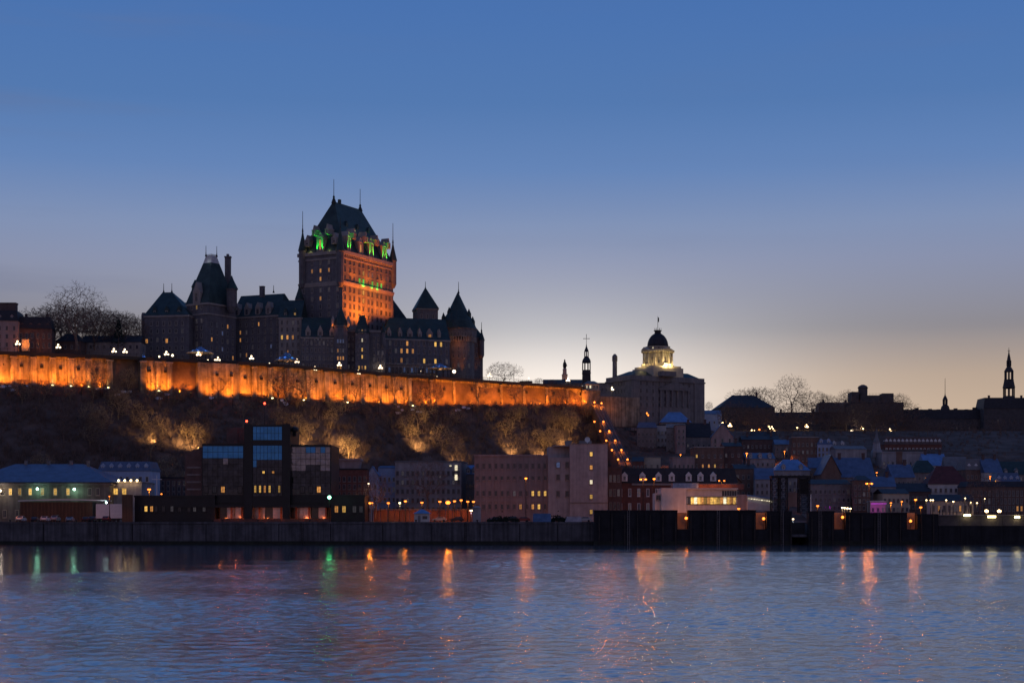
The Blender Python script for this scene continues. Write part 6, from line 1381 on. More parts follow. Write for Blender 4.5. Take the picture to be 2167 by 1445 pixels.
for nm, lb, cat, p0, p1, yb, ye, yr, Y, wm, rm, kind, kw in HS:
    kw = dict(kw); kw.setdefault('deg', rnd.uniform(-7, 7)); kw.setdefault('depth', 10)
    house(nm, lb, cat, p0, p1, yb, ye, yr, Y, wm, rm, kind, drop=9, **kw)
mb = MB(); G = fpx(1898, 1914, 612, 0); mb.fbox(G, 0, G.w*.7, 0, 1.4, WZ(1000, 612), WZ(960, 612)); mb.fbox(G, -.1, G.w*.7+.1, -.1, 1.5, WZ(960, 612), WZ(955, 612)); solo(mb, 'brick_chimney', BRICKB, 'tall pale topped brick chimney rising beside the bright blue steep roof', 'chimney', loc=G.P(0, 0, WZ(1000, 612)))
mb = MB(); G = fpx(1843, 1874, 538, 0); mb.fbox(G, 0, G.w, -1.6, 0, WZ(1066, 538), WZ(1064.5, 538)); solo(mb, 'shop_awning', emit('magenta awning', (.75, .08, .95), .5), 'magenta lit awning over the low shop', 'awning', loc=G.P(1, -1, WZ(1066, 538)))
light('POINT', None, (WX(1852, 536), 535, WZ(1070, 536)), 240, (.8, .03, 1), .3)
# rampart wall along the upper street on the right
mb = MB(); xs = [WX(p, 820) for p in range(1520, 2300, 52)]
rw_ = thing('rampart_wall', 'low dark rampart wall with the row of street lamps on the right', 'wall', (WX(1800, 820), 820, 53))
for a, b in zip(xs, xs[1:]):
    mb = MB(); mb.box(a+.05, b-.05, 820+rnd.uniform(-.1, .1), 822, 46, 52.5+rnd.uniform(-.2, .2)); part(mb, 'stone_block', mat('rampart stone', (.085, .068, .062), .9, .4, .5, .05), rw_)

# ================================================================== LAMPS
def globe_lamp(px, py, Y, label, base=None, n=4, r=.36, col=None, e=70, group=None, emit_m=None):
    p = W(px, py, Y); zb = ground(p.x, Y) if base is None else base; zb = min(zb, p.z-1.0)
    t = thing('globe_lamp', label, 'street lamp', (p.x, Y, zb), group)
    mb = MB(); mb.lathe((p.x, Y, 0), [(.22, zb), (.22, zb+.5), (.10, zb+.7), (.08, p.z-.9), (.12, p.z-.8)], 6)
    k = (n-1)
    for i in range(k):
        a = 2*math.pi*i/k+.5; q = (p.x+.75*math.cos(a), Y+.75*math.sin(a), p.z-.75); mb.tube((p.x, Y, p.z-1.1), q, .05, n=4)
    if n > 1: mb.tube((p.x, Y, p.z-1.0), (p.x, Y, p.z+.1), .05, n=4)
    part(mb, 'post', DARKMET, t)
    pts = [(p.x, Y, p.z+.45 if n > 1 else p.z)]+[(p.x+.75*math.cos(2*math.pi*i/k+.5), Y+.75*math.sin(2*math.pi*i/k+.5), p.z-.5) for i in range(k)]
    for q in pts:
        mb = MB(); mb.ball(q, r, n=8, k=5); part(mb, 'globe', emit_m or LAMPW, t)
    light('POINT', t, (p.x, Y-.2, p.z-.1) if n > 1 else (p.x, Y-r-.35, p.z), e, col or (1, .80, .52), .3); return t
TL = [(37, 725, 600, 'beside the pinkish townhouse'), (123, 732, 610, 'left of the tallest bare tree'), (241, 741, 625, 'left of the dark conifer'), (264, 742, 622, 'right of the dark conifer'),
      (352, 747, 632, 'upper one by the left castle pavilion'), (337, 757, 615, 'near the small blue kiosk'), (333, 764, 608, 'at the wall edge by the small blue kiosk'), (420, 748, 634, 'under the first blue kiosk'),
      (440, 765, 618, 'at the wall edge right of the first blue kiosk'), (455, 764, 622, 'twin cluster right of the first blue kiosk'), (461, 759, 634, 'behind the twin cluster right of the first blue kiosk'), (532, 756, 650, 'alone before the centre wing'),
      (570, 772, 632, 'at the wall edge left of the second blue kiosk'), (628, 763, 655, 'right of the second blue kiosk'), (666, 779, 644, 'at the wall edge before the middle wing'), (718, 770, 668, 'before the octagonal stair tower'),
      (758, 787, 660, 'at the wall edge below the gabled bay'), (805, 776, 690, 'before the left end of the right wing'), (890, 783, 705, 'left of the third blue kiosk'), (1036, 793, 722, 'in front of the round bare tree'),
      (1202, 803, 765, 'right of the stone monument'), (1172, 817, 742, 'small at the end of the terrace wall'), (1283, 817, 775, 'left lamp beside the domed building'), (1295, 822, 770, 'right lamp beside the domed building'), (1269, 815, 790, 'upper lamp between the church spire and domed building')]
for px, py, Y, wh in TL: globe_lamp(px, py, Y, 'globe cluster terrace lamp '+wh, DECK if px < 1180 else None, group='terrace lamps')
for i, (px, py, m, lb) in enumerate(((792, 791, LAMPC, 'greenish'), (810, 793, LAMPW, 'brightest white'), (835, 793, LAMPW, 'dim'), (853, 793, LAMPW, 'pinkish'), (870, 795, LAMPW, 'orange white'), (907, 797, LAMPW, 'pinkish white'), (925, 797, LAMPW, 'orange'), (948, 800, LAMPC, 'green'), (1000, 805, LAMPW, 'white'), (1008, 806, LAMPW, 'cream'), (1016, 807, LAMPW, 'faint'))):
    A = wpt(px); globe_lamp(px, py, A[1]+3, 'small round deck light at the terrace railing, %s of its row' % ('first second third fourth fifth sixth seventh eighth ninth tenth last'.split()[i]), DECK, 1, .26, e=18, group='deck lights at the railing', emit_m=m)
globe_lamp(961, 786, 728, 'glaring white floodlamp at the foot of the round tower', DECK, 1, .8, e=900, col=(1, .75, .6), emit_m=LAMPW)
globe_lamp(1119, 800, 745, 'white lamp on a mast between the round bare tree and shelter', DECK, 1, .3, e=60)
globe_lamp(365, 752, 628, 'white lit kiosk lamp at the wall edge before the left pavilion', DECK, 1, .5, e=60)
for px, py, n, lb in ((1529, 895, 1, 'small lamp above the pale gable'), (1545, 899, 4, 'triple lamp right of the pale gable'), (1591, 910, 1, 'left lamp of the pair under the dark hall'), (1597, 911, 1, 'right lamp of the pair under the dark hall'), (1627, 904, 2, 'first lamp of the slanting trio'), (1634, 905, 2, 'second lamp of the slanting trio'), (1639, 912, 1, 'lowest lamp of the slanting trio'),
                  (1687, 905, 1, 'single lamp below the tallest skyline tree'), (1707, 901, 4, 'cluster lamp below the tallest skyline tree'), (1824, 905, 3, 'cluster lamp below the stepped block'), (1883, 910, 2, 'upper lamp above the red dormer terrace'), (1873, 917, 1, 'lower lamp above the red dormer terrace'), (1967, 919, 3, 'cluster lamp above the right end of the red terrace'), (2067, 924, 2, 'lamp below the long seminary'), (2149, 932, 1, 'smaller lamp of the far right pair'), (2157, 931, 3, 'larger lamp of the far right pair')):
    globe_lamp(px, py, 818, 'rampart street lamp, '+lb, 50, n, .42, e=160, col=WARM, group='rampart street lamps', emit_m=emit('rampart globe', (1, .66, .30), 9))
globe_lamp(1607, 909, 817, 'reddish orange lamp among the rampart lamps under the dark hall', 50, 1, .5, col=SODIUM, e=250, emit_m=LAMPO)
globe_lamp(1803, 912, 816, 'brightest white lamp on the rampart below the stepped block', 50, 1, .8, col=(1, .9, .75), e=1500, emit_m=LAMPW)
globe_lamp(1343, 852, 778, 'tiny yellowish lamp on the front of the domed building', None, 1, .3, e=20)
globe_lamp(1369, 876, 776, 'small lamp in the trees below the domed building', None, 2, .4, e=320, col=SODIUM, emit_m=LAMPO)
# sodium street lamps
def street_lamp(px, py, Y, label, e=500, r=.38, col=SODIUM, m=None, base=QZ, double=False, group=None, open_=False):
    p = W(px, py, Y); t = thing('street_lamp', label, 'street lamp', (p.x, Y, base), group)
    mb = MB(); mb.lathe((p.x, Y, 0), [(.16, base), (.14, base+.6), (.08, p.z+.2)], 6)
    for s in ((-1, 1) if double else (1,)): mb.tube((p.x, Y, p.z+.2), (p.x+s*.9*(1 if double else .01), Y-.3, p.z+.35), .05, n=4)
    part(mb, 'post', DARKMET, t)
    for s in ((-.8, .8) if double else (0,)):
        mb = MB(); c = (p.x+s, Y-.3, p.z); mb.lathe(c, [(.12, p.z+.42), (r*1.1, p.z+.25), (r*1.1, p.z+.18)], 8); hd = part(mb, 'lamp_head', DARKMET, t)
        mb = MB(); mb.ball(c, r, n=8, k=5, zs=.75); part(mb, 'bulb', m or LAMPO, hd)
    if open_: light('POINT', t, (p.x, Y-.65-r, p.z-.1), e*1.1, col, .3)
    else: light('SPOT', t, (p.x, Y-.35, p.z-.25-r*.75), e*1.6, col, .15, (p.x, Y-.6, p.z-6), 158, .35)
    return t
SL = [(783, 1064, 500, 'beside the bare street tree', 900), (822, 1064, 512, 'red glowing, third tree gap from the office', 420), (858, 1060, 510, 'left of the blue roofed kiosk', 620), (893, 1063, 512, 'just above the blue roofed kiosk', 420),
      (931, 1061, 516, 'small one left of the brightest quay lamp', 250), (948, 1063, 500, 'brightest one of the quay road', 1500), (962, 1060, 516, 'first right of the brightest quay lamp', 320), (976, 1058, 520, 'second right of the brightest quay lamp', 320), (990, 1061, 518, 'third right of the brightest quay lamp', 320), (1002, 1061, 514, 'nearest the pilastered building', 420)]
for px, py, Y, wh, e in SL: street_lamp(px, py, min(Y, 503), 'orange sodium lamp on the quay road, '+wh, e*.6, .46 if e < 1000 else .8, group='quay road lamps', open_=e > 600)
street_lamp(780, 1023, 508, 'pinkish white lamp high before the blue gabled cottage', 350, .3, (1, .7, .5), LAMPW)
street_lamp(846, 1064, 500, 'yellow white lamp low over the quay road', 260, .35, (1, .8, .4), LAMPY)
street_lamp(788, 1064, 520, 'second orange lamp hidden behind the bare street tree', 500, .3)
street_lamp(997, 1080, 470, 'violet white lamp on the small quay hut', 260, .42, (1, .7, .9), LAMPW)
street_lamp(1113, 1012, 500, 'tall sodium lamp in front of the pilastered building', 1035, .42, open_=True)
street_lamp(1361, 1014, 505, 'tall double sodium lamp left in front of the mansard dormers', 760, .40, double=True, open_=True)
street_lamp(1384, 1013, 505, 'tall single sodium lamp right in front of the mansard dormers', 675, .42, open_=True)
street_lamp(1527, 1017, 505, 'double sodium lamp above the white ferry terminal', 495, .30, double=True)
street_lamp(1580, 959, 640, 'sodium lamp on the dark red brick house', 1900, .45, base=30)
street_lamp(1839, 1023, 500, 'tall double sodium lamp beside the brown corner house', 1170, .40, double=True, open_=True)
street_lamp(316, 1035, 484, 'glaring orange lamp left of the cross shaped mast', 855, .55, base=QZ)
street_lamp(342, 1045, 486, 'small reddish lamp right of the cross shaped mast', 220, .28)
for px, py, Y, lb, e in ((1937, 1057, 500, 'flaring orange lamp of the plaza cluster', 1300), (1948, 1073, 470, 'low round lamp left on the plaza', 700), (1669, 1063, 500, 'red orange lamp behind the lattice towers', 700), (1730, 1070, 505, 'dim orange lamp right of the lattice towers', 350), (1563, 1076, 476, 'low orange lamp at the gangway foot', 260)):
    street_lamp(px, py, Y, lb, e*.5, .45, open_=e > 900)
for i, px in enumerate((1782, 1787, 1793, 1799)):
    street_lamp(px, 1074+i*.6, 470, 'cream dock light in the tight row, %s from the left' % ('first', 'second', 'third', 'fourth')[i], 160, .3, WARM, emit('cream dock lamp', (1, .75, .38), 9), group='tight row of dock lights')
for i, (px, py) in enumerate(((1960, 1058), (1969, 1058), (1974, 1058), (2002, 1058), (2017, 1061), (2042, 1054), (2054, 1063), (2067, 1064), (2083, 1055))):
    street_lamp(px, py, 515+i*2, 'small warm plaza lamp hung among the bare trees, %s from the left' % 'first second third fourth fifth sixth seventh eighth ninth'.split()[i], 130, .26, WARM, emit('plaza lamp', (1, .72, .34), 8), group='small plaza lamps')
for px, lb in ((2087, 'left'), (2114, 'right')): street_lamp(px, 1081, 470, 'large round orange white plaza lamp, the %s of the pair' % lb, 350, .6, (1, .45, .14), emit('plaza globe', (1, .62, .25), 11), open_=True, group='pair of plaza globes')
for px, py, wd, lb in ((2047, 1090, 14, 'left'), (2099, 1093, 17, 'middle'), (2153, 1094, 11, 'right')):
    t = thing('tube_light', 'horizontal yellow tube light on the plaza wall, the %s one' % lb, 'tube light', W(px, py, 446.6), 'tube lights on the plaza wall'); G = fpx(px-wd/2, px+wd/2, 446.5, 0)
    mb = MB(); mb.fbox(G, 0, G.w, 0, .3, WZ(py+2, 446), WZ(py-2, 446)); part(mb, 'tube', LAMPY, t); mb = MB(); mb.fbox(G, -.1, G.w+.1, .32, .5, WZ(py+3, 446), WZ(py-3, 446)); part(mb, 'bracket', DARKMET, t); light('POINT', t, G.P(G.w/2, -.5, WZ(py, 446)), 70, (1, .85, .45), .4)
for px, py, Y, lb in ((1620, 1062, 540, 'behind the lattice lift tower'), (1762, 1044, 570, 'first of two before the grey stone row'), (1774, 1045, 572, 'second of two before the grey stone row'), (1885, 1064, 530, 'at the pale shop house corner'), (1908, 1061, 528, 'right of the pale shop house'), (1500, 1004, 620, 'added for warm light behind the mansard ridge'), (1665, 1000, 640, 'added for warm light over the big blue mansard'), (1720, 1002, 640, 'added for warm light between two blue roofs'), (1855, 1000, 625, 'added for warm light right of the largest blue roof'), (1440, 962, 690, 'added for warm light below the slim pale house'), (1660, 955, 700, 'added for warm light in the lane by the brown apartment'), (1960, 1012, 610, 'added for warm light in the lane behind the red hipped roof'), (2095, 1008, 600, 'added for warm light in the lane under the blue framed house')):
    street_lamp(px, py, Y, 'small orange lane lamp '+lb, 1700, .34, base=min(ground(WX(px, Y), Y), WZ(py, Y)-3), group='lane lamps among the houses')  # lamps from the mansard ridge on are added to warm the dim houses
street_lamp(1678, 1098, 458, 'cold white lamp at the ferry slip between the dark walls', 120, .3, (.8, .95, 1), LAMPW, base=4)

street_lamp(-18, 1046, 458, 'orange car park lamp at the very edge of the picture', 4200, .4, open_=True)
street_lamp(1413, 1083, 470, 'unseen orange dock lamp added low before the left end of the white terminal', 2300, .3, open_=True)  # hidden behind the berth wall, added to light the terminal end orange
street_lamp(1500, 1086, 471, 'unseen pinkish dock lamp added low before the ribbon window', 700, .25, (1, .5, .4), open_=True)  # second hidden lamp, added to tint the terminal front
street_lamp(232, 1050, 462, 'slim orange lamp beside the white trailer', 300, .22)
qr = thing('road_wall', 'low brick wall glowing orange along the quay road behind the lamps', 'wall', (WX(900, 507), 507, QZ))
for i in range(14):
    mb = MB(); x0 = WX(790+15.3*i, 507); mb.box(x0+.04, x0+2.2, 507+rnd.uniform(-.05, .05), 507.6, QZ-.2, WZ(1079, 507)+rnd.uniform(-.08, .08)); part(mb, 'wall_panel', BRICKR, qr)
mb = MB(); mb.box(WX(790, 507), WX(1004, 507), 506.85, 507.7, WZ(1079, 507)+.1, WZ(1077, 507)); part(mb, 'coping', GREYD, qr)

# ---- wall floodlights
def flood(px, dist, e, label, target_f=.5, col=FLOOD, size=95, m=None, up=.6, big=.13, group='wall floodlights'):
    A = wpt(px); B = wpt(px+2); d = Vector((B[0]-A[0], B[1]-A[1])).normalized(); n = Vector((d.y, -d.x)); x, y = A[0]+n.x*dist, A[1]+n.y*dist; z = max(ground(x, y), zfoot(A[0])-2.2)+up
    t = thing('floodlight', label, 'floodlight', (x, y, z-.5), group)
    mb = MB(); mb.box(x-.3, x+.3, y-.2, y+.25, z-.6, z-.12); mb.tube((x, y, ground(x, y)-.2), (x, y, z-.5), .08); part(mb, 'housing', DARKMET, t)
    mb = MB(); mb.ball((x, y+(.0 if m else .12), z), big, n=6, k=4, zs=.5); part(mb, 'lens', m or emit('orange flood lens', (1, .4, .08), 1.2), t)
    zt = zfoot(A[0])+(WT-zfoot(A[0]))*target_f
    light('SPOT', t, (x, y, z+.2+big*.5), e, col, .15, (A[0], A[1], zt), size, .8)
for i, px in enumerate((8, 49, 90, 130, 168, 208, 318, 344, 436, 478, 518, 553, 589, 628, 668, 707, 745, 782, 816, 848)):
    flood(px, 5.9 if px < 400 or px > 505 else 8.2, rnd.uniform(5200, 10500), 'small floodlight washing an orange bay of the terrace wall', .35)
for i, px in enumerate((375, 398)): flood(px, 3.2, 5200, 'small floodlight in the recess between the two lit bastions', .4)
for i, px in enumerate((882, 905, 930, 955, 980, 1006, 1032, 1058, 1082, 1106, 1130, 1154, 1178, 1200, 1222)):
    flood(px, 6.5, rnd.uniform(5200, 11500), 'small floodlight washing the far plain stretch of the terrace wall', .4, up=1.2)
for px, lb in ((110, 'first'), (149, 'second'), (187, 'third'), (228, 'fourth'), (262, 'fifth, alone on the dark bastion,'), (331, 'sixth'), (569, 'seventh'), (632, 'eighth'), (725, 'ninth'), (864, 'tenth')):
    flood(px, 1.9 if px < 290 and px != 262 else 3.3 if px != 262 else -1.2, 420, 'white hot floodlight at a pilaster foot, %s from the left' % lb, .6, (1, .62, .22), 55, LAMPY, big=.42, group='white floodlights at the pilasters')
A = wpt(1258); light('POINT', tw, (A[0]+8, A[1]-3, 59), 420, SODIUM, .4)
# ---- slope floodlights throwing light up into the scrub
def slope_flood(px, py, Y, tpx, tpy, tY, e, size, lb):
    Y = onslope(px, py)-6; p = W(px, py, Y); p.z = ground(p.x, Y)+4.2; tY = onslope(tpx, tpy); t = thing('slope_floodlight', 'hidden floodlight in the scrub '+lb, 'floodlight', p, 'slope floodlights')
    mb = MB(); mb.box(p.x-.3, p.x+.3, Y-.3, Y+.3, p.z-.8, p.z-.3); part(mb, 'housing', DARKMET, t); light('SPOT', t, p+Vector((0, 0, .4)), e*.75, CLIFFL, .4, W(tpx, tpy, tY)+Vector((0, 0, 2.5)), min(size+35, 150), 1.0)
SLP = [(420, 945, 570, 300, 900, 590, 20000, 50, 'left of the black office, aimed along the slope'), (330, 940, 552, 255, 880, 580, 9000, 46, 'above the blue mansard house'), (420, 948, 566, 385, 915, 590, 10400, 80, 'behind the office side wing'), (655, 950, 580, 635, 905, 610, 16800, 66, 'right of the office core'), (748, 968, 588, 745, 935, 606, 10400, 90, 'on the pinkish brick warehouse'), (720, 955, 590, 705, 885, 625, 16800, 60, 'above the pinkish brick warehouse'),
       (890, 955, 600, 880, 900, 632, 20800, 62, 'above the long grey building'), (968, 980, 590, 966, 955, 600, 6400, 80, 'under the fan shaped pale tree'), (1085, 960, 625, 1080, 900, 652, 16800, 60, 'above the pilastered building'), (1145, 968, 620, 1150, 935, 640, 11200, 80, 'behind the pilastered building roof'), (1195, 945, 640, 1190, 900, 662, 16800, 60, 'left of the cable railway')]
for a in SLP: slope_flood(*a)

# ================================================================== CABLE RAILWAY
fr_ = thing('cable_railway', 'steep twin track cable railway climbing the slope between rows of orange lamps', 'cable railway', W(1296, 915, 690))
def fpt(px, f): # f 0 top .. 1 bottom
    Y = 738-98*f; return W(px, 851+129*f, Y)
for s, nm in ((-6, 'track'), (6, 'track')):
    mb = MB(); A = fpt(1258+s+6, 0); B = fpt(1325+s, 1); A.z -= 1; B.z -= 1; w_ = 1.3
    mb.add([A+Vector((-w_, 0, 0)), A+Vector((w_, 0, 0)), B+Vector((w_, 0, 0)), B+Vector((-w_, 0, 0)), A+Vector((-w_, 0, -6)), A+Vector((w_, 0, -6)), B+Vector((w_, 0, -9)), B+Vector((-w_, 0, -9))], [(0, 3, 2, 1), (4, 5, 6, 7), (0, 1, 5, 4), (2, 3, 7, 6), (1, 2, 6, 5), (3, 0, 4, 7)]); part(mb, 'track_bed', BRICKD, fr_)
    for q in (-.7, .7):
        mb = MB(); mb.tube(A+Vector((q, -.3, .15)), B+Vector((q, -.3, .15)), .12, n=4); part(mb, 'rail', mat('worn rail', (.14, .115, .10), .5, .2, 1, metal=.4), fr_)
    mb = MB(); mb.tube(A+Vector((-w_, 0, .9)), B+Vector((-w_, 0, .9)), .06, n=4); mb.tube(A+Vector((w_, 0, .9)), B+Vector((w_, 0, .9)), .06, n=4); part(mb, 'handrail', DARKMET, fr_)
rows = [((1258, 851), (1273, 853)), ((1258, 892), (1277, 892)), ((1270, 912), (1289, 912)), ((1283, 932), (1302, 932)), ((1295, 952), (1315, 952)), ((1308, 972), (1328, 972))]
nmz = ('top', 'second', 'third', 'fourth', 'fifth', 'lowest')
for i, pr in enumerate(rows):
    for j, (px, py) in enumerate(pr):
        f = (py-851)/129; Y = 738-98*f-2; p = W(px, py, Y); t = thing('track_lamp', 'orange lamp along the cable railway, %s pair, %s side' % (nmz[i], ('left', 'right')[j]), 'lamp', (p.x, Y, p.z-2), 'cable railway lamps')
        mb = MB(); mb.tube((p.x, Y+.3, p.z-2.4), (p.x, Y+.3, p.z+.3), .07, n=5); part(mb, 'post', DARKMET, t); mb = MB(); mb.ball(p, .42); part(mb, 'globe', LAMPO, t); light('POINT', t, p+Vector((0, -.6, -.2)), 260 if i else 900, SODIUM, .35)

# ================================================================== CARS, TRAILER, QUAY BITS
CARM = {}
def car_proto(colr):
    if colr in CARM: return CARM[colr]
    cm = mat('car paint '+colr, {'silver': (.35, .36, .38), 'white': (.6, .6, .6), 'dark': (.03, .03, .035), 'red': (.22, .03, .03), 'blue': (.06, .09, .16)}[colr], .3, .05, 1, metal=.3 if colr != 'white' else 0, spec=.6)
    prof = [(-2.15, .35), (-2.2, .75), (-2.05, 1.0), (-1.85, 1.05), (-1.3, 1.45), (.35, 1.45), (1.05, 1.0), (1.95, .88), (2.15, .65), (2.15, .35)]   # side profile: rear at -y
    mb = MB()
    def ring(x, k): return [(x*(.86 if z > 1.1 else 1), y, z) for y, z in prof]
    vs = ring(-.88, 0)+ring(.88, 0); n = len(prof)
    fs = [(i, (i+1) % n, n+(i+1) % n, n+i) for i in range(n)]+[tuple(range(n-1, -1, -1)), tuple(range(n, 2*n))]
    mb.add(vs, fs); body = mb.mesh('body', cm)
    mb = MB(); mb.add([(-.70, -1.82, 1.10), (.70, -1.82, 1.10), (.62, -1.34, 1.42), (-.62, -1.34, 1.42)], [(0, 1, 2, 3)]); mb.v = [(x, y-.02, z+.01) for x, y, z in mb.v]; rear = mb.mesh('rear_window', PANE)
    mb = MB(); mb.add([(-.70, 1.0, 1.04), (-.62, .40, 1.42), (.62, .40, 1.42), (.70, 1.0, 1.04)], [(0, 1, 2, 3)]); mb.v = [(x, y+.02, z+.02) for x, y, z in mb.v]; front = mb.mesh('windscreen', PANE)
    sides = []
    for s in (-1, 1):
        mb = MB(); mb.add([(s*.87, -1.5, 1.08), (s*.87, .75, 1.08), (s*.79, .3, 1.40), (s*.79, -1.2, 1.40)], [(0, 1, 2, 3) if s > 0 else (3, 2, 1, 0)]); sides.append(mb.mesh('side_window', PANE))
    mb = MB(); F_ = Frame(0, 0, 0)
    def wheel():
        mb = MB(); n = 12; vs = []
        for x in (-.11, .11):
            for i in range(n): vs.append((x, .33*math.cos(6.2832*i/n), .33*math.sin(6.2832*i/n)))
        mb.add(vs, [(i, (i+1) % n, n+(i+1) % n, n+i) for i in range(n)]+[tuple(range(n-1, -1, -1)), tuple(range(n, 2*n))]); return mb.mesh('wheel', DARKMET)
    mb = MB(); mb.box(-.14, .14, -.04, .04, -.07, .07); tail = mb.mesh('tail_light', mat('tail lens', (.35, .02, .02), .3)); mb = MB(); mb.box(-.75, .75, -.06, .06, -.09, .09); bump = mb.mesh('bumper', DARKMET)
    CARM[colr] = (body, rear, front, sides, wheel(), tail, bump); return CARM[colr]
def car(px, Y, colr, label, rz=0, van=1.0, group='cars parked along the quay'):
    x = WX(px, Y); t = thing('parked_car', label, 'car', (x, Y, QZ+.01), group); t.rotation_euler = (0, 0, rz)
    b, r_, f, sd_, wh, tl, bp = car_proto(colr); t.scale = (1.05, 1.05, 1.05*van)
    link('body', b, t); link('rear_window', r_, t); link('windscreen', f, t)
    for m in sd_: link('side_window', m, t)
    for a in (-.8, .8):
        for b_ in (-1.35, 1.35): link('wheel', wh, t, (a, b_, .33))
    for a in (-.68, .68): link('tail_light', tl, t, (a, -2.19, .85))
    link('bumper', bp, t, (0, -2.2, .48))
for px, Y, c, rz, v, lb in ((45, 460, 'white', 0, 1.15, 'pale small van parked at the left end of the quay'), (75, 457, 'dark', .1, 1, 'dark car parked second from the left on the quay'), (96, 464, 'white', .05, 1.1, 'white car with a light roof parked on the quay'), (118, 470, 'silver', 0, 1.25, 'silver van parked behind the other quay cars'), (149, 457, 'silver', .1, 1, 'silver grey car alone before the canopy shed'),
                        (184, 468, 'dark', .0, 1.0, 'black car left of the long white trailer'), (196, 462, 'dark', .15, 1.1, 'dark car in front of the trailer front end'), (226, 458, 'red', .08, 1.15, 'dark red car below the white trailer')):
    car(px, Y, c, lb, rz, v)
for px, Y, c, rz, v, lb in ((1048, 470, 'blue', 1.4, 1, 'blue car parked under the pilastered building'), (1082, 476, 'dark', 1.5, 1.1, 'dark car parked beside the tall sodium lamp'), (1105, 468, 'red', 1.6, 1, 'reddish car parked right of the tall sodium lamp'), (1180, 470, 'dark', 1.5, 1, 'dark car near the grey boat cover'), (1236, 474, 'silver', 1.5, 1, 'silver car under the yellow stair windows'), (967, 500, 'dark', 1.5, 1, 'dark car parked under the brightest quay lamp'), (930, 502, 'silver', 1.5, 1, 'silver car parked right of the quay kiosk')):
    car(px, Y, c, lb, rz, v)
tr = thing('truck_trailer', 'long white box trailer parked before the low stone wing', 'trailer', (WX(232, 476), 476, QZ)); F = fpx(203, 258, 476, 0)
mb = MB(); mb.fbox(F, 0, F.w, 0, 2.5, QZ+1.1, WZ(1066, 476)); part(mb, 'box', PAINTW, tr); mb = MB(); mb.fbox(F, .1, F.w-.1, .2, 2.3, QZ+.8, QZ+1.1); mb.fbox(F, .6, .8, .3, 2.2, QZ, QZ+.8); part(mb, 'chassis', DARKMET, tr)
for a in (F.w-1.2, F.w-2.4):
    mb = MB(); n = 12; c = F.P(a, 0, QZ+.5); vs = [(c[0]+.5*math.cos(6.2832*i/n), c[1]+dy, c[2]+.5*math.sin(6.2832*i/n)) for dy in (0, .5) for i in range(n)]; mb.add(vs, [(i, (i+1) % n, n+(i+1) % n, n+i) for i in range(n)]+[tuple(range(n-1, -1, -1)), tuple(range(n, 2*n))]); part(mb, 'wheel', DARKMET, tr)
kq = thing('quay_kiosk', 'little pink walled quay kiosk with a blue pyramid roof', 'kiosk', (WX(892, 464), 464, QZ)); F = fpx(876, 909, 464, 0)
mb = MB(); mb.fbox(F, .1, F.w-.1, 0, 4.2, QZ, WZ(1086, 464)); part(mb, 'wall', WHITEW, kq); mb = MB(); mb.hip(F, -.3, F.w+.3, -.4, 4.6, WZ(1086, 464), WZ(1077, 464), 2.3, 2.3, 2.3, 2.3); part(mb, 'roof', RLBLUE, kq)
mb = MB(); mb.fbox(F, F.w*.25, F.w*.42, -.05, 0, QZ, QZ+1.9); part(mb, 'door', GREYD, kq); mb = MB(); mb.fbox(F, F.w*.55, F.w*.85, -.05, 0, QZ+.9, QZ+1.8); part(mb, 'window', PANE, kq)
mb = MB(); F = fpx(1000, 1017, 468, 0); mb.fbox(F, 0, F.w, 0, 3, QZ, WZ(1074, 468)); mb.hip(F, -.15, F.w+.15, -.2, 3.2, WZ(1074, 468), WZ(1070, 468), .8, .8, .8, .8); solo(mb, 'quay_hut', GREYW, 'small grey hut with the violet white lamp at the corner of the pilastered building', 'hut', loc=F.P(1, 0, QZ))
mb = MB(); F = fpx(1128, 1166, 462, 0); mb.gable(F, 0, F.w, 0, 4, QZ, WZ(1086, 462), 'a'); mb.hip(F, .3, F.w-.3, .5, 3.5, QZ, QZ+1.0, .2, .2, .2, .2); solo(mb, 'boat_cover', RBLUE, 'blue tarpaulin tent over stored gear left of the dark berth wall', 'tarpaulin', loc=F.P(1, 0, QZ))
mb = MB(); F = fpx(1196, 1232, 464, 6); mb.hip(F, 0, F.w, 0, 3.6, QZ, QZ+1.6, .8, .4, .6, .6); solo(mb, 'pale_tarpaulin', mat('pale tarpaulin', (.4, .34, .36), .7), 'pale pinkish tarpaulin heap beside the berth wall', 'tarpaulin', loc=F.P(1, 0, QZ))
hd = random.Random(3)
for px, w_, lb in ((1065, 34, 'left'), (1178, 30, 'right')):
    mb = MB()
    for i in range(260):
        a = hd.uniform(-1, 1); x = WX(px+a*w_, 466); z = QZ+abs(hd.gauss(0, .7))*(1.3-abs(a)); y = 466+hd.uniform(-1, 1); e = .3
        mb.add([(x-e, y, z), (x+e, y+.1, z+.1), (x+hd.uniform(-.2, .2), y, z+e*1.6), (x, y+.3, z+.1)], [(0, 1, 2), (0, 2, 3), (1, 3, 2)])
    solo(mb, 'hedge', NEEDLE, 'low ragged dark hedge on the quay, the %s of two' % lb, 'hedge', 'quay hedges', loc=(WX(px, 466), 466, QZ))
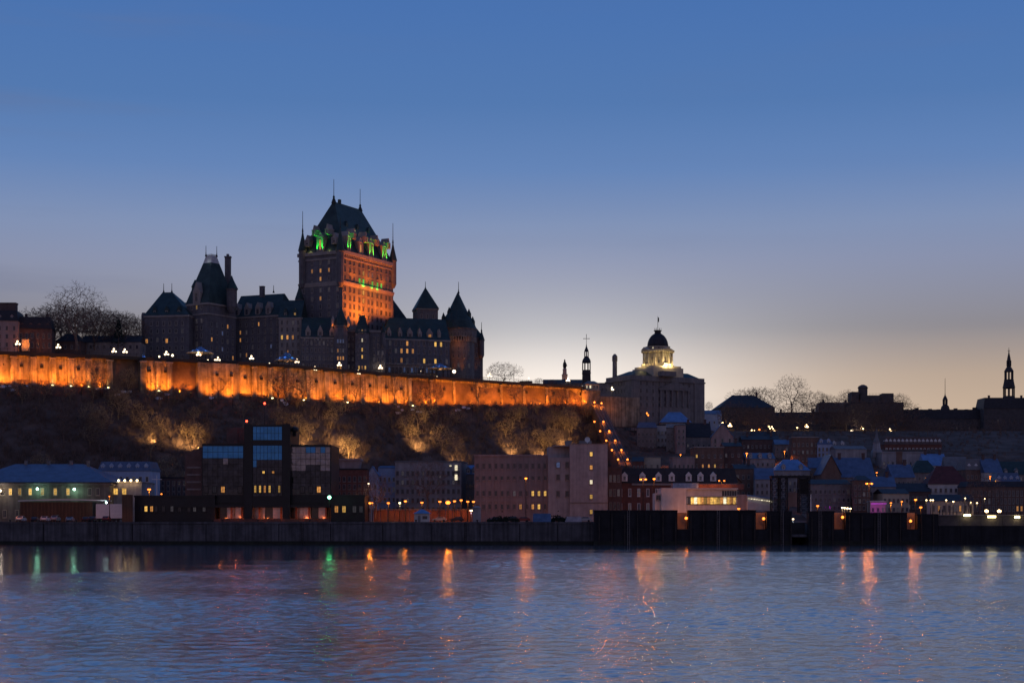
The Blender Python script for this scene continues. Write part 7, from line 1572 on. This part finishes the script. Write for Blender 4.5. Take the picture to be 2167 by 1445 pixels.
# people on the plaza: two small dark figures
def person(px, Y, label, h=1.72, step=.2):
    x = WX(px, Y); z0 = PLZ-.15; me = bpy.data.meshes.new('person')
    P = {'pel': (0, 0, .92), 'ch': (0, .02, 1.30), 'nk': (0, .02, 1.47), 'hd': (0, 0, 1.60), 'ht': (0, 0, 1.70), 'lh': (-.09, 0, .88), 'lk': (-.11, -step*.5, .48), 'lf': (-.11, -step*.4, .06), 'lt': (-.11, -step*.4-.16, .03), 'rh': (.09, 0, .88), 'rk': (.11, step*.3, .48), 'rf': (.11, step*.9, .08), 'rt': (.11, step*.9-.15, .03), 'ls': (-.2, .02, 1.40), 'le': (-.25, .05, 1.12), 'lw': (-.24, -.06, .88), 'rs': (.2, .02, 1.40), 're': (.25, .03, 1.12), 'rw': (.24, -.10, .88)}
    E = [('pel', 'ch'), ('ch', 'nk'), ('nk', 'hd'), ('hd', 'ht'), ('pel', 'lh'), ('lh', 'lk'), ('lk', 'lf'), ('lf', 'lt'), ('pel', 'rh'), ('rh', 'rk'), ('rk', 'rf'), ('rf', 'rt'), ('ch', 'ls'), ('ls', 'le'), ('le', 'lw'), ('ch', 'rs'), ('rs', 're'), ('re', 'rw')]
    RD = {'pel': .15, 'ch': .17, 'nk': .07, 'hd': .11, 'ht': .09, 'lh': .11, 'rh': .11, 'lk': .07, 'rk': .07, 'lf': .05, 'rf': .05, 'lt': .04, 'rt': .04, 'ls': .08, 'rs': .08, 'le': .06, 're': .06, 'lw': .045, 'rw': .045}
    ks = list(P); me.from_pydata([P[k] for k in ks], [(ks.index(a), ks.index(b)) for a, b in E], []); me.materials.append(DARKMET)
    o = link('person', me, None, (x, Y, z0)); s = h/1.72; o.scale = (s, s, s); m = o.modifiers.new('skin', 'SKIN')
    for i, k in enumerate(ks): me.skin_vertices[0].data[i].radius = (RD[k], RD[k])
    me.skin_vertices[0].data[0].use_root = True; o.modifiers.new('sub', 'SUBSURF').levels = 1; o.rotation_euler = (0, 0, rnd.uniform(-1, 1)); return tag(o, label, 'person')
person(1988, 456, 'person in dark clothes standing on the plaza, left of two'); person(1995, 456.6, 'taller person in dark clothes standing on the plaza, right of two', 1.82)
# fence of bollards along the plaza edge
for i in range(11):
    mb = MB(); x = WX(2010+i*15, 449.5); mb.lathe((x, 449.5, 0), [(.12, PLZ), (.1, PLZ+.8), (.14, PLZ+.9), (.05, PLZ+1.0)], 6); solo(mb, 'bollard', DARKMET, 'short dark bollard in the row along the plaza edge', 'bollard', 'bollards along the plaza edge', loc=(x, 449.5, PLZ))
